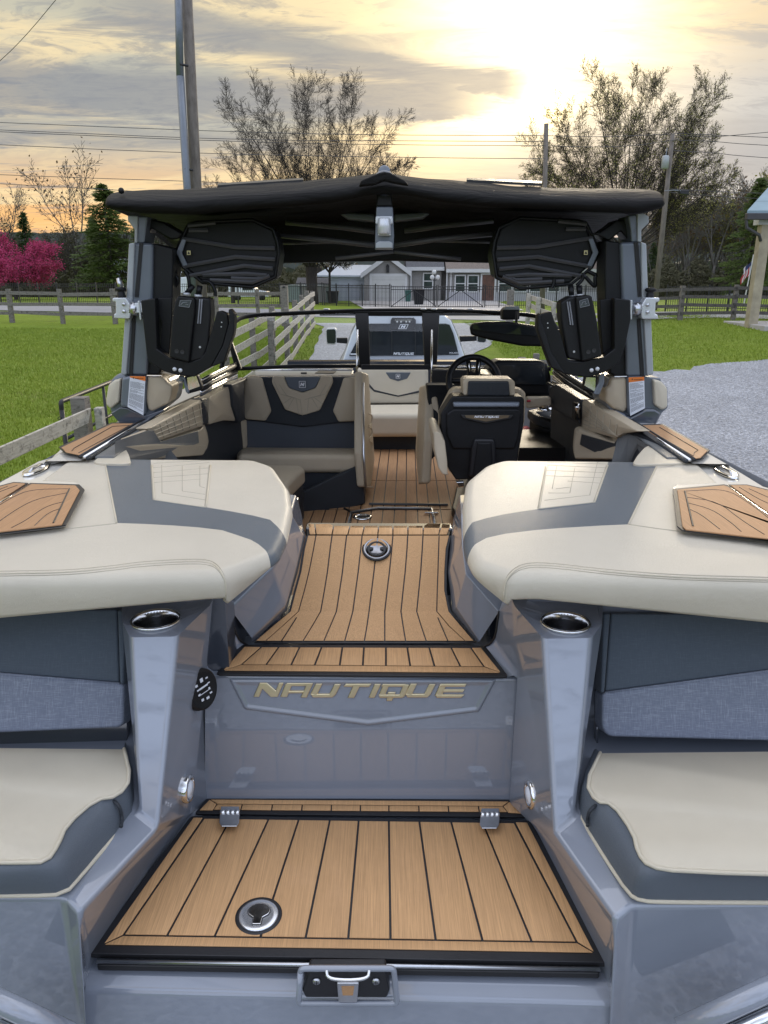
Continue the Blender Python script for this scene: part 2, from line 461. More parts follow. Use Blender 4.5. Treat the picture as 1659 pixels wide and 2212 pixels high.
for s, P in ((-1, PLs), (1, PRs)):
    ox = P['out']
    so = P['so']; sf = P['sf']
    soO = Vector((ox, so.y, so.z)); 
    back_o = Vector((P['bl'].x, 1.70, P['tipl'].z+.0))
    sfb = Vector((sf.x-s*-.0, sf.y-.015, sf.z-.35)); 
    V = [P['fl'], P['fr'], P['tip'], P['tipl'],            #0-3 pillar front
         P['c'], P['bl'], P['bl2'], P['c2'],               #4-7
         P['sf'], P['so'], soO,                            #8-10
         P['wb'], P['wf'],                                 #11-12
         P['pb'], P['pt'],                                 #13-14
         Vector((so.x, so.y-.01, 0.9)), Vector((ox, so.y-.01, .9)),   #15,16 front face bottom
         Vector((P['wf'].x, sf.y-.02, .9)),                #17
         Vector((P['tipl'].x+s*.04, 1.74, P['tipl'].z+.02)),            #18 pillar outer back low
         Vector((ox, P['tipl'].y, P['tipl'].z)),           #19
         Vector((P['bl'].x+s*.015, 1.745, P['bl'].z)),      #20
         Vector((ox, 1.74, P['tipl'].z)), Vector((ox, 1.74, P['bl'].z)), # 21 22
         Vector((P['pt'].x, 1.80, P['pt'].z)),             #23
         P['kn'], P['kt'], P['st'], P['ptc'],              #24-27
         Vector((P['wf'].x, P['wf'].y-.03, P['wf'].z-.02)),#28
         ]
    Fc = [(0,1,2,3), (1,4,14,13,11,2), (0,3,18,20,5), (20,18,21,22),
          (3,2,8,9), (3,9,10,19), (3,19,21,18), (8,2,11,12), (9,8,17,15), (10,9,15,16), (8,12,28,17),
          (4,7,25,24,14), (14,24,26,27)]
    obj('transom_side', V, Fc, M['gel'], B, bevel=.012, seg=4, angle=12)
    # pillar top with a hole for the cup holder
    cc = Z(337, 1341, .785) if s < 0 else Z(1221, 1347, .785)
    bm = bmesh.new()
    outl = rim([P['fl'], P['fr'], P['c'], P['c2'], P['bl2'], P['bl']], .012)
    n_ = Vector((0, 0, 1))
    ov = [bm.verts.new(p) for p in outl]; iv = []
    for i in range(36):
        th = 2*math.pi*i/36; iv.append(bm.verts.new((cc.x+.052*math.cos(th), cc.y+.052*math.sin(th), cc.z)))
    ed = [bm.edges.new((ov[i], ov[(i+1) % len(ov)])) for i in range(len(ov))] + [bm.edges.new((iv[i], iv[(i+1) % 36])) for i in range(36)]
    bmesh.ops.triangle_fill(bm, edges=ed, use_beauty=True, use_dissolve=False)
    me = bpy.data.meshes.new('pillar_top'); bm.to_mesh(me); bm.free()
    fin('pillar_top', me, M['gel'], B)
    cup = MB(); 
    cup.lathe(cc, UP, [(.0515, -.002), (.0585, .0), (.0600, .004), (.058, .0075), (.054, .007), (.0515, .002), (.050, -.02), (.0495, -.03)], 48)
    cr_ = cup.build('cup_holder', M['chrome'], B, smooth=True)
    MB().lathe(cc, UP, [(.0505, -.012), (.046, -.05), (.042, -.075), (.036, -.080), (.0, -.080)], 48).build('cup_bowl', M['cupm'], cr_, smooth=True)
    i2 = MB(); i2.lathe(cc-Vector((0,0,.055)), UP, [(.043, 0), (.036, .002), (.034, -.003), (.032, -.02)], 32); i2.build('cup_ring', M['steel'], B, smooth=True)

# floor tray, panel, step top, aft face
L_, R_ = PLs, PRs
mid = lambda a, b: (a+b)/2
V = [L_['wf'], L_['wb'], L_['pb'], R_['pb'], R_['wb'], R_['wf'],          #0-5
     Vector((L_['wf'].x, L_['wf'].y-.03, L_['wf'].z-.02)), Vector((R_['wf'].x, R_['wf'].y-.03, R_['wf'].z-.02)),
     Vector((L_['wf'].x, L_['sf'].y-.03, .9)), Vector((R_['wf'].x, R_['sf'].y-.03, .9)),   #8 9
     L_['pt'], L_['ptc'], R_['ptc'], R_['pt'],   # 10-13
     L_['st'], R_['st'], L_['kn'], R_['kn']]
obj('deck_tray', V, [(0,1,4,5), (1,2,3,4), (0,5,7,6), (6,7,9,8)], M['gel'], B, bevel=.010, seg=3, angle=8)
def pan(x, y, off=0): 
    t = (y-1457)/(1727-1457)
    a, b = mid(L_['ptc'], R_['ptc']), mid(L_['pb'], R_['pb'])
    n = (b-a).cross(Vector((1,0,0))).normalized()
    if n.y > 0: n = -n
    return PL(x, y, a+n*off, n)
a, b = mid(L_['ptc'], R_['ptc']), mid(L_['pb'], R_['pb'])
PN = (b-a).cross(Vector((1,0,0))).normalized(); PN = -PN if PN.y > 0 else PN
tl, tr, bl, br = pan(443, 1457), pan(1120, 1465), pan(443, 1735), pan(1116, 1742)
back = Vector((0, .10, 0))
V = [tl, tr, br, bl, tl+back+UP*.01, tr+back+UP*.01]
obj('transom_panel', V, [(0,3,2,1), (0,1,5,4)], M['gel'], B, bevel=.01, seg=3)
# raised badge field with its V shaped lower edge
def zb(x, y): return (483.8+.375*x, 1434.2+.375*y)
fld = [zb(28, 85), zb(1572, 85), zb(1470, 275), zb(830, 355), zb(118, 262)]
fp = [pan(*p, off=.001) for p in fld]
m_ = MB(); fi = inset(fp, .006)
m_.loft([fp, [p+PN*.006 for p in fi], [p+PN*.001 for p in inset(fp, .016)]], closed=True); 
n0 = len(m_.v)-5; m_.f.append((n0, n0+1, n0+2, n0+3, n0+4)); m_.m.append(0)
m_.build('badge_field', M['gel'], B, bevel=.004, seg=2, angle=15)

# ---- the lettering
U_ = [[(498,170),(530,110),(568,110),(536,176)], [(498,168),(512,190),(625,190),(645,168)], [(600,184),(638,112),(675,112),(645,172),(625,190)]]
LET = [[(170,187),(207,104),(248,104),(300,150),(318,104),(345,104),(310,187),(270,187),(222,140),(204,187)],
       [(325,187),(355,112),(395,112),(365,187)], [(352,124),(364,106),(515,106),(507,124)], [(442,190),(480,106),(515,106),(478,190)], [(372,150),(464,150),(458,165),(366,165)]] \
    + U_ + [[(688,128),(703,110),(850,110),(836,130)], [(712,192),(745,122),(785,122),(750,192)], [(833,192),(868,112),(905,112),(868,192)],
       [(890,180),(920,113),(955,113),(925,185)], [(915,112),(1048,112),(1040,128),(905,128)], [(1003,190),(1036,112),(1068,116),(1040,186)], [(890,172),(897,192),(1030,192),(1035,172)], [(945,158),(990,158),(968,210),(935,210)]] \
    + [[(x+545, y) for x, y in q] for q in U_] \
    + [[(1235,128),(1250,110),(1397,110),(1388,128)], [(1213,182),(1245,112),(1282,112),(1255,185)], [(1240,143),(1387,143),(1375,160),(1235,160)], [(1216,172),(1386,172),(1366,192),(1225,192)]]
def wordmark(name, fn, nrm, th, mat, parent, m2=None):
    mb = MB()
    for i, q in enumerate(LET):
        pts = [fn(*p) for p in q]
        mb.prism(pts, Vector(nrm)*(th*(1+.03*(i % 5))))
    o = mb.build(name, mat, parent, bevel=th*.35 if th > .002 else 0, seg=2)
    return o
wordmark('nameplate_lettering', lambda x, y: pan(*zb(x, y), off=.002), PN, .005, M['gold'], B)

# ---- teak pieces: black foam base with raised planks
def deck(name, outer, polys, fn, up, par_=B, mat='teak', base=.006, gap=.0024, h=.0030, grow=.008):
    fn0 = fn; fn = lambda x, y: fn0(x, y)-Vector(up)*(base+h)
    o3 = [fn(*p) for p in outer]
    b3 = rim(inset(o3, -grow), .01)
    r = MB().prism(b3, Vector(up)*base).build(name+'_base', M['rub'], par_, bevel=.0015, seg=2)
    mb = MB()
    for q in polys:
        q3 = [fn(*p)+Vector(up)*base for p in q]
        mb.prism(inset(q3, gap), Vector(up)*h)
    o = mb.build(name, M[mat], par_, bevel=.0010, seg=2, wn=False)
    o.parent = r; o.matrix_parent_inverse = Matrix.Identity(4)
    return r, o
def strips(top, bot, yt, yb):        # quads between successive lines, each line = (xt, xb); y may be functions
    q = []
    for (a, b), (c, d) in zip(zip(top, bot), zip(top[1:], bot[1:])):
        q.append([(a, yt(a)), (c, yt(c)), (d, yb(d)), (b, yb(b))])
    return q
# aft hatch
HD = 1.315
fnh = lambda x, y: Z(*r5(x, y), HD)
ty = lambda x: 100+(x-345)*.0147; by = lambda x: 460+(x-128)*.0158
# planks
tops = [378, 459, 575, 667, 762, 850, 942, 1035, 1132, 1228, 1325]; bots = [132, 265, 410, 550, 688, 818, 947, 1085, 1228, 1378, 1516]
polys = strips(tops, bots, lambda x: ty(x)+3, by)
polys += [[(345, ty(345)), (378, ty(378)), (132, by(132)), (68, 490)], [(68, 490), (132, by(132)), (1516, by(1516)), (1572, 515)], [(1325, ty(1325)), (1365, 115), (1572, 515), (1516, by(1516))]]
hb, hp = deck('hatch_planks', [(352, 112), (1358, 126), (1574, 517), (66, 492)], polys, fnh, UP, grow=.013, base=.012)
hb.name = 'transom_hatch'
# metal rim line on the aft edge of the hatch
e0, e1 = fnh(52, 526)-UP*.012, fnh(1585, 550)-UP*.012
MB().box((0,0,0), (0,0,0)) 
MB().tube([e0+Vector((.0, -.004, .004)), e1+Vector((0, -.004, .004))], .0042, 8).build('hatch_edge_trim', M['steel'], hb, smooth=True)
MB().prism([e0+Vector((-.004, .008, -.020)), e1+Vector((.004, .008, -.020)), e1+Vector((0, -.006, -.020)), e0+Vector((0, -.006, -.020))], (0, 0, .016)).build('hatch_seal', M['rub'], hb, bevel=.004)
# flush pull
c = Z(*r5(545, 402), HD)
MB().lathe(c, UP, [(.050, -.006), (.050, .0015), (.042, .002), (.041, -.002)], 48).build('pull_gasket', M['rub'], hb, smooth=True)
lp = MB(); lp.lathe(c, UP, [(.0425, -.003), (.042, .0030), (.040, .0042), (.030, .0040), (.0, .0040)], 48); 
lp.build('pull_plate', M['steelb'], hb, smooth=True)
# the key-shaped finger tab
tab = []
for i in range(24):
    th = math.pi*(-.18+1.36*i/23); tab.append(Vector((c.x+.024*math.cos(th), c.y+.008+.019*math.sin(th), c.z+.0045)))
tab += [c+Vector((-.010, -.010, .0045)), c+Vector((-.009, -.028, .0045)), c+Vector((.009, -.028, .0045)), c+Vector((.010, -.010, .0045))]
MB().prism(tab, (0, 0, .003)).build('pull_tab', M['chrome'], hb, bevel=.0012, seg=2)
MB().tube([p+UP*.0005 for p in tab+[tab[0]]], .0011, 6).build('pull_gap', M['ink'], hb)
# strip behind the hatch
fns = lambda x, y: Z(*r5(x, y), HD+.004)
iv_t = [418, 495, 587, 678, 767, 855, 942, 1033, 1123, 1215, 1290]; iv_b = [406, 490, 584, 676, 766, 855, 942, 1034, 1125, 1218, 1305]
polys = strips(iv_t, iv_b, lambda x: 60+(x-418)*.008, lambda x: 78+(x-418)*.008)
polys += [[(395, 46), (1310, 52), (1290, 67), (418, 60)], [(362, 80), (395, 46), (418, 60), (406, 80)], [(1310, 52), (1350, 90), (1305, 87), (1290, 67)]]
deck('hinge_strip_planks', [(393, 43), (1312, 50), (1354, 93), (358, 83)], polys, fns, UP, gap=.0016, grow=.004)
# hinges
for hx0, hx1, hy in ((428, 487, 75), (1222, 1280, 81)):
    h = MB(); a0 = Z(*r5(hx0, hy+14), HD-.018); a1 = Z(*r5(hx1, hy+14), HD-.018)
    f0 = Z(*r5(hx0-3, hy+45), HD-.018); f1 = Z(*r5(hx1-2, hy+45), HD-.018); g0 = Z(*r5(hx0+4, hy+56), HD-.018); g1 = Z(*r5(hx1-9, hy+56), HD-.018)
    h.prism([a0, a1, f1, g1, g0, f0], (0, 0, .003))
    b0 = Z(*r5(hx0+2, hy-4), HD+.0); b1 = Z(*r5(hx1-2, hy-4), HD); h.prism([b0, b1, a1-UP*.01, a0-UP*.01], (0, 0, .003))
    hg = h.build('hinge', M['steel'], B, bevel=.002, seg=2)
    k = MB(); d = (a1-a0)/4
    for i in range(4): k.tube([a0+d*(i+.04)+UP*.002, a0+d*(i+.96)+UP*.002], .0065, 12)
    k.build('hinge_barrel', M['chrome'], hg, smooth=True)
# latch on the aft face
lc = Z(752, 2121, 1.41)
def lt(x, y, d=1.40): return D(x, y, 1.145)
kk = MB(); kk.prism([lt(668, 2098), lt(833, 2098), lt(842, 2140), lt(836, 2156), lt(660, 2156), lt(652, 2140)], (0, .03, 0)); kk.build('latch_plate', M['rub'], B, bevel=.004)
lo_ = rim([lt(650, 2090), lt(850, 2090), lt(858, 2165), lt(645, 2165)], .008)
lf = MB().tube([p+Vector((0,-.002,0)) for p in lo_+[lo_[0]]], .006, 8).build('latch_frame', M['gel'], B, smooth=True)
lb = MB(); lb.prism([lt(728, 2112), lt(776, 2112), lt(772, 2155), lt(732, 2155)], (0, -.012, 0)); lb.build('latch_body', M['steel'], B, bevel=.003)
MB().prism([lt(738, 2118), lt(766, 2118), lt(763, 2138), lt(741, 2138)], (0, -.0125, 0)).build('latch_window', M['teakd'], B)
MB().tube(chaik([lt(706, 2090)+Vector((0,-.006,.0)), lt(709, 2098)+Vector((0,-.016,0)), lt(752, 2100)+Vector((0,-.018,0)), lt(795, 2098)+Vector((0,-.016,0)), lt(798, 2090)+Vector((0,-.006,0))], 2), .0034, 8).build('latch_handle', M['chrome'], B, smooth=True)
for sx in (684, 812):
    sc = MB().lathe(lt(sx, 2118)+Vector((0,-.001,0)), (0,-1,0), [(.0078, 0), (.0074, .003), (.003, .0045), (0, .0045)], 20).build('screw', M['steel'], B, smooth=True)
    q = lt(sx, 2118)+Vector((0,-.0052,0)); MB().box(q-Vector((.0045, 0, .0009)), q+Vector((.0045, -.0008, .0009))).box(q-Vector((.0009, .0001, .0045)), q+Vector((.0009, -.001, .0045))).build('screw_slot', M['ink'], sc)
# lower stern lip & rub rail
for s in (-1, 1):
    p0 = D(-30, 2150, 1.05) if s < 0 else D(1700, 2118, 1.05); p1 = D(150, 2235, 1.04) if s < 0 else D(1470, 2225, 1.04)
    MB().tube([p0, p1], .02, 12).build('rub_rail', M['gel'], B, smooth=True)
    MB().tube([p0+Vector((0, -.02, -.035)), p1+Vector((0, -.02, -.035))], .012, 10).build('rub_rail_trim', M['chrome'], B, smooth=True)
    MB().tube([p0+Vector((0, -.0, -.09)), p1+Vector((0, -.0, -.09))], .04, 10).build('rub_rail_rubber', M['rub'], B, smooth=True)

# step teak
SD = .962
fst = lambda x, y: Z(*r2(x, y), SD)
t_ = [300, 375, 465, 560, 650, 743, 838, 930, 1025, 1120, 1205]; b_ = [214, 320, 428, 530, 638, 738, 838, 943, 1048, 1160, 1262]
polys = strips(t_, b_, lambda x: 720+(x-225)*.004, lambda x: 796+(x-214)*.0085)
polys += [[(225, 718), (300, 720), (214, 796), (132, 822)], [(132, 822), (214, 796), (1262, 805), (1338, 832)], [(1205, 723), (1250, 722), (1338, 832), (1262, 805)]]
deck('step_planks', [(222, 716), (1252, 720), (1341, 834), (129, 824)], polys, fst, UP)
obj('step_shell', [Vector((tl.x, tl.y+.0, L_['ptc'].z-.016)), Vector((tr.x, tr.y, L_['ptc'].z-.016)), Vector((R_['st'].x, 2.3, L_['ptc'].z-.016)), Vector((L_['st'].x, 2.3, L_['ptc'].z-.016))], [(0,1,2,3)], M['gel'], B)

# ramp
ramp_prof = [(700, 1.925), (640, 1.975), (570, 2.03), (480, 2.085), (400, 2.135), (320, 2.185), (240, 2.235)]
def rD(y):
    for (a, da), (b, db) in zip(ramp_prof, ramp_prof[1:]):
        if b <= y <= a: return da+(db-da)*(a-y)/(a-b)
    return ramp_prof[0][1] if y > 700 else 2.235
fr = lambda x, y: D(*r2(x, y), rD(y))
lines = [
 [(500,240),(486,300),(470,400),(448,480),(425,565),(350,632),(275,700)],
 [(535,240),(525,300),(505,400),(485,480),(460,570),(392,632),(318,700)],
 [(605,240),(597,300),(585,400),(572,480),(556,570),(520,632),(480,700)],
 [(668,240),(661,300),(650,400),(638,480),(624,570),(598,632),(570,700)],
 [(735,240),(729,300),(718,400),(707,480),(695,570),(678,632),(660,700)],
 [(803,240),(797,300),(786,400),(776,480),(765,570),(756,632),(745,700)],
 [(868,240),(863,300),(853,400),(843,480),(833,570),(833,632),(833,700)],
 [(932,240),(929,300),(921,400),(912,480),(903,570),(912,632),(923,700)],
 [(998,240),(995,300),(988,400),(980,480),(971,570),(990,632),(1012,700)],
 [(1068,240),(1066,300),(1063,400),(1060,480),(1058,570),(1110,632),(1180,700)],
 [(1112,240),(1098,300),(1092,400),(1092,480),(1110,565),(1162,632),(1218,700)]]
ys = [240, 300, 400, 480, 570, 632, 700]
mb = MB(); RN = Vector((0, -.52, .85))
rows = []
for i in range(len(lines)-1):
    a, b = lines[i], lines[i+1]
    g = 2.6 if 0 < i < 9 else 2.0
    ring = []
    for (pa, pb, yy) in zip(a, b, ys):
        dy = 3 if yy == 240 else (-3 if yy == 700 else 0)
        qa = fr(pa[0]+g, yy+dy); qb = fr(pb[0]-g, yy+dy)
        ring.append((qa, qb))
    r_ = []
    for qa, qb in ring:
        w = (qb-qa); e = w.normalized()*.0008
        r_.append([qa, qa+RN*.0022+e*.0, qa+RN*.003+e, qb+RN*.003-e, qb+RN*.0022, qb])
    mb.loft(r_)
rb = MB()
rr = []
for yy in ys + []:
    k = ys.index(yy)
    rr.append([fr(lines[0][k][0]-8, yy)-RN*.001, fr(lines[-1][k][0]+8, yy)-RN*.001])
rr[-1] = [p-Vector((0,.006,0)) for p in rr[-1]]
rb.loft(rr)
rbo = rb.build('ramp_base', M['rub'], B)
o = mb.build('ramp_planks', M['teak'], rbo)
# small corner diamonds of the flared foot
MB().tube([fr(452, 598)+RN*.004, fr(388, 698)+RN*.004], .0016, 6).tube([fr(1062, 598)+RN*.004, fr(1105, 698)+RN*.004], .0016, 6).build('ramp_seam', M['rub'], rbo)
# ramp lip
fl = lambda x, y: Z(*r2(x, y), .772) if y < 236 else Z(*r2(x, y), .776)
t_ = [560, 612, 683, 745, 806, 868, 933, 1000, 1015]; b_ = [540, 605, 673, 737, 803, 868, 933, 998, 1020]
polys = [[(500, 187), (530, 190), (536, 234), (506, 234)], [(530, 190), (596, 188), (612, 196), (605, 234), (536, 234)]]
for k in range(1, 7): polys.append([(t_[k], 197), (t_[k+1], 197), (b_[k+1], 235), (b_[k], 235)])
polys += [[(1000, 197), (1016, 187), (1078, 188), (1066, 235), (998, 235)], [(1078, 188), (1120, 192), (1104, 235), (1066, 235)]]
deck('ramp_lip_planks', [(498, 187), (596, 187), (612, 195), (1000, 195), (1016, 187), (1122, 190), (1106, 238), (500, 238)], polys, fl, UP, grow=.002, gap=.0018)
lipA = fl(495, 187); lipB = fl(1124, 190)
MB().prism([lipA+Vector((0,.012,0)), lipB+Vector((0,.012,0)), lipB+Vector((0,-.05,0)), lipA+Vector((0,-.05,0))], (0,0,-.42)).build('engine_box', M['geld'], B, bevel=.008)
# drain emblem on the ramp
c = fr(798, 302); ce = c+RN*.004
ax = RN.normalized()
em = MB().lathe(ce, ax, [(.045, -.002), (.045, .0015), (.040, .002)], 48).build('drain_gasket', M['rub'], B, smooth=True)
MB().lathe(ce, ax, [(.041, 0), (.0405, .004), (.037, .005), (.034, .003), (.033, .001), (0, .001)], 48).build('drain_plate', M['cupm'], em, smooth=True)
dk = MB(); dk.lathe(ce+ax*.002, ax, [(.029, 0), (.028, .002), (.023, .002), (.022, 0)], 40)
uu = Vector((1,0,0)); vv = ax.cross(uu).normalized()
for sx in (-1, 1): dk.prism([ce+uu*sx*.010+vv*.003+ax*.002, ce+uu*sx*.024+vv*.007+ax*.002, ce+uu*sx*.024-vv*.007+ax*.002, ce+uu*sx*.010-vv*.003+ax*.002], ax*.0025)
dk.build('drain_mark', M['ink'], em)

# coaming walls between ramp and sun pads
for s in (-1, 1):
    P = L_ if s < 0 else R_
    if s < 0:
        foot = [fr(275-16, 700), fr(425-16, 565), fr(470-14, 400), fr(500-10, 240), D(651, 1118, 2.45)]
        chm = [D(544, 1378, 1.90), D(618, 1306, 1.98), D(640, 1225, 2.08), D(655, 1155, 2.2), D(653, 1117, 2.45)]
        top = [D(497, 1315, 1.86), D(588, 1226, 1.92), D(612, 1180, 2.0), D(628, 1110, 2.15), D(640, 1070, 2.4)]
    else:
        foot = [fr(1218+16, 700), fr(1110+16, 565), fr(1092+14, 400), fr(1112+8, 240), D(980, 1118, 2.45)]
        chm = [D(1036, 1385, 1.90), D(986, 1312, 1.98), D(974, 1225, 2.08), D(978, 1155, 2.2), D(981, 1117, 2.45)]
        top = [D(1077, 1322, 1.86), D(1006, 1240, 1.92), D(998, 1180, 2.0), D(996, 1110, 2.15), D(993, 1070, 2.4)]
    top2 = [p+Vector((s*.10, .01, .01)) for p in top]
    obj('ramp_coaming', foot+chm+top+top2, [(i+5*k, i+1+5*k, i+6+5*k, i+5+5*k) for i in range(4) for k in range(3)], M['gel'], B, bevel=.006, seg=3, angle=10)
    # welt seam from knee to pad
    MB().tube(chaik([top[0]+Vector((0,-.004,.004)), P['kn']+Vector((0,-.006,0)), P['st']+Vector((0,-.006,.002))], 2), .0028, 6).build('coaming_seam', M['rub'], B)
# courtesy lights
for (x, y, nx, D_) in ((409, 1704, .9, 1.60), (1143, 1717, -.9, 1.60)):
    P = L_ if nx > 0 else R_
    nn = (P['pb']-P['tip']).cross(UP).normalized()
    if nn.x*nx < 0: nn = -nn
    p0 = PL(x, y, P['tip']+(P['pb']-P['tip'])*.5, nn); ax = nn
    q = MB().lathe(p0-ax*.004, ax, [(.033, -.01), (.034, .003), (.031, .008), (.024, .008), (.022, .003)], 32).build('courtesy_light', M['chrome'], B, smooth=True)
    MB().lathe(p0-ax*.004, ax, [(.023, .0), (.018, .009), (0, .011)], 24).build('light_lens', M['paper'], q, smooth=True)
# stereo remote
nn = (L_['pb']-L_['tip']).cross(UP).normalized(); nn = -nn if nn.x < 0 else nn
nn = (nn+Vector((.1, -.25, .12))).normalized()
_n = (L_['pt']-L_['fr']).cross(L_['pb']-L_['fr']).normalized(); p0 = PL(414, 1488, L_['fr'], _n); _n = -_n if _n.x < 0 else _n; nn = (_n*1.5+(CAM-p0).normalized()*.9).normalized(); p0 = p0+_n*.022
rc = MB().lathe(p0-nn*.012, nn, [(.050, -.01), (.052, .008), (.050, .020), (.044, .024), (.041, .0225), (0, .0225)], 48).build('stereo_remote', M['blackm'], B, smooth=True)
iu = UP.cross(nn).normalized(); iw = nn.cross(iu).normalized(); ic = MB()
for (a, b_, w, h) in ((-.018, .006, .004, .002), (0, .024, .005, .005), (.018, .022, .004, .002), (-.02, .018, .004, .003), (.02, .008, .004, .0015), (0, .006, .016, .0022), (-.018, -.006, .004, .002), (.0, -.008, .02, .0008), (.018, -.006, .003, .003), (-.012, -.022, .004, .003), (.006, -.025, .005, .003), (.02, -.018, .004, .002)):
    q = p0+nn*.0112+iu*a+iw*b_; ic.prism([q-iu*w-iw*h, q+iu*w-iw*h, q+iu*w+iw*h, q-iu*w+iw*h], nn*.0004)
ic.build('remote_icon', M['paper'], rc)
# ================================================================= AFT SEATS
def seat(s):
    z = zl if s < 0 else zr
    if s < 0:
        Bp = [(-330,1557),(150,1557),(330,1550),(420,1450),(560,1285),(635,1200),(692,1125),(690,960),(655,810)]
        Tp = [(-330,1392),(120,1392),(240,1388),(300,1300),(340,1200),(490,1068),(605,1052),(672,962),(636,808)]
    else:
        Bp = [(1700,1595),(800,1590),(660,1582),(600,1550),(480,1370),(400,1240),(345,1145),(338,1060),(400,870)]
        Tp = [(1700,1462),(860,1438),(700,1412),(645,1345),(622,1240),(515,1088),(430,1080),(378,985),(452,828)]
    Bq = [Z(*z(*p), 1.135) for p in Bp]; Tq = [Z(*z(*p), 1.065) for p in Tp]
    Bq = chaik(Bq, 1); Tq = chaik(Tq, 1)
    cen = Vector((Tq[0].x, 1.55, Tq[0].z))
    rings = []
    for k in range(9):
        t = k/8; ring = []
        for a, b in zip(Bq, Tq):
            p = a*(1-t)+b*t
            o = (a-b); o.z = 0
            if o.length > 1e-5: o.normalize()
            bul = math.sin(math.pi*t)*.012
            zz = a.z + (b.z-a.z)*math.sin(t*math.pi/2)
            ring.append(Vector((p.x, p.y, zz)) + o*bul)
        rings.append(ring)
    MB().loft(rings).build('seat_bolster', M['slate'], B, smooth=True)
    # cream top
    yb_ = Tq[-1].y+.012
    back = [Vector((s*1.7, yb_, Tq[0].z)), Vector((s*1.7, Tq[0].y, Tq[0].z))]
    out = Tq + back
    c = sum(out, Vector())/len(out)
    r0 = out; r1 = [p + (c-p).normalized()*.010 + UP*.006 for p in out]; r2_ = [p + (c-p)*.18 + UP*.010 for p in out]; r3 = [p+(c-p)*.5+UP*.013 for p in out]
    n = len(out); mb = MB(); r1 = [p + (c-p).normalized()*.008 + UP*.006 for p in out[:-2]] + [p+UP*.006 for p in out[-2:]]
    mb.loft([r0, r1], closed=True); mb.f.append(tuple(range(n, 2*n))); mb.m.append(0)
    mb.build('seat_top', M['cream'], B, smooth=True)
    MB().tube([p+UP*.003 for p in Tq], .0042, 8).build('seat_piping', M['cream'], B, smooth=True)
    MB().tube([p+UP*.001 for p in Bq], .0045, 8).build('seat_base_piping', M['cream'], B, smooth=True)
    st = [a*.86+b*.14+UP*.006 for a, b in zip(Tq, Bq)]
    # base block under the cushion
    sh = [Vector((p.x, p.y+.01, p.z-.001)) for p in Bq] + [Vector((Bq[-1].x, 1.72, Bq[0].z)), Vector((Bq[0].x, 1.72, Bq[0].z))]
    MB().prism(sh, (0, 0, -.05)).build('seat_base', M['gel'], B)
    # slit strap
    q = [(505,1050),(560,1055),(610,1090),(635,1150),(628,1195)] if s < 0 else [(498,1075),(440,1085),(395,1120),(378,1160),(380,1190)]
    MB().tube(chaik([Z(*z(*p), 1.075)+Vector((0,0,0)) for p in q[:3]]+[Z(*z(*p), 1.11)+Vector((-s*-.002,-.004,0)) for p in q[3:]], 2), .004, 8).build('seat_strap', M['navy'], B, smooth=True)
    # backrest, leaning
    p0 = D(100, 1345, 1.70); p1 = D(100, 1590, 1.60); n_ = (p1-p0).cross(Vector((1,0,0))).normalized(); n_ = -n_ if n_.y > 0 else n_
    f = lambda x, y, o=0: PL(*z(x, y), p0+n_*o, n_)
    if s < 0:
        up_ = [(-330,90),(598,90),(610,466),(-330,390)]; lo = [(-330,392),(612,470),(634,480),(632,672),(610,695),(-330,735)]; sd_ = [(600,90),(640,100),(634,478),(612,468)]
        lip = [(-330,700),(640,690),(650,800),(-330,800)]
    else:
        up_ = [(508,110),(1700,110),(1700,350),(478,512)]; lo = [(476,518),(1700,355),(1700,772),(505,742),(476,722),(462,690),(462,530)]; sd_ = [(470,110),(505,110),(475,515),(455,520)]
        lip = [(440,720),(1700,760),(1700,850),(430,820)]
    slab('backrest_upper', [f(*p) for p in up_], -n_*.06, M['fab'], B, bevel=.006, seg=3)
    slab('backrest_lower', [f(*p, o=.008) for p in lo], -n_*.07, M['weave'], B, bevel=.014, seg=4, rad=.012)
    slab('backrest_side', [f(*p, o=.004) for p in sd_], -n_*.06, M['fab'], B, bevel=.008, seg=3)
    slab('backrest_shell', [f(*p, o=-.07) for p in [(lip[0][0], 80), (640 if s < 0 else 450, 80), (650 if s < 0 else 430, 830), (lip[0][0], 850)]], -n_*.02, M['geld'], B, bevel=0)
    MB().tube([f(*p, o=.004) for p in ([(-330,391),(612,469)] if s < 0 else [(1700,352),(476,516)])], .0028, 6).build('backrest_piping', M['weave'], B, smooth=True)
seat(-1); seat(1)

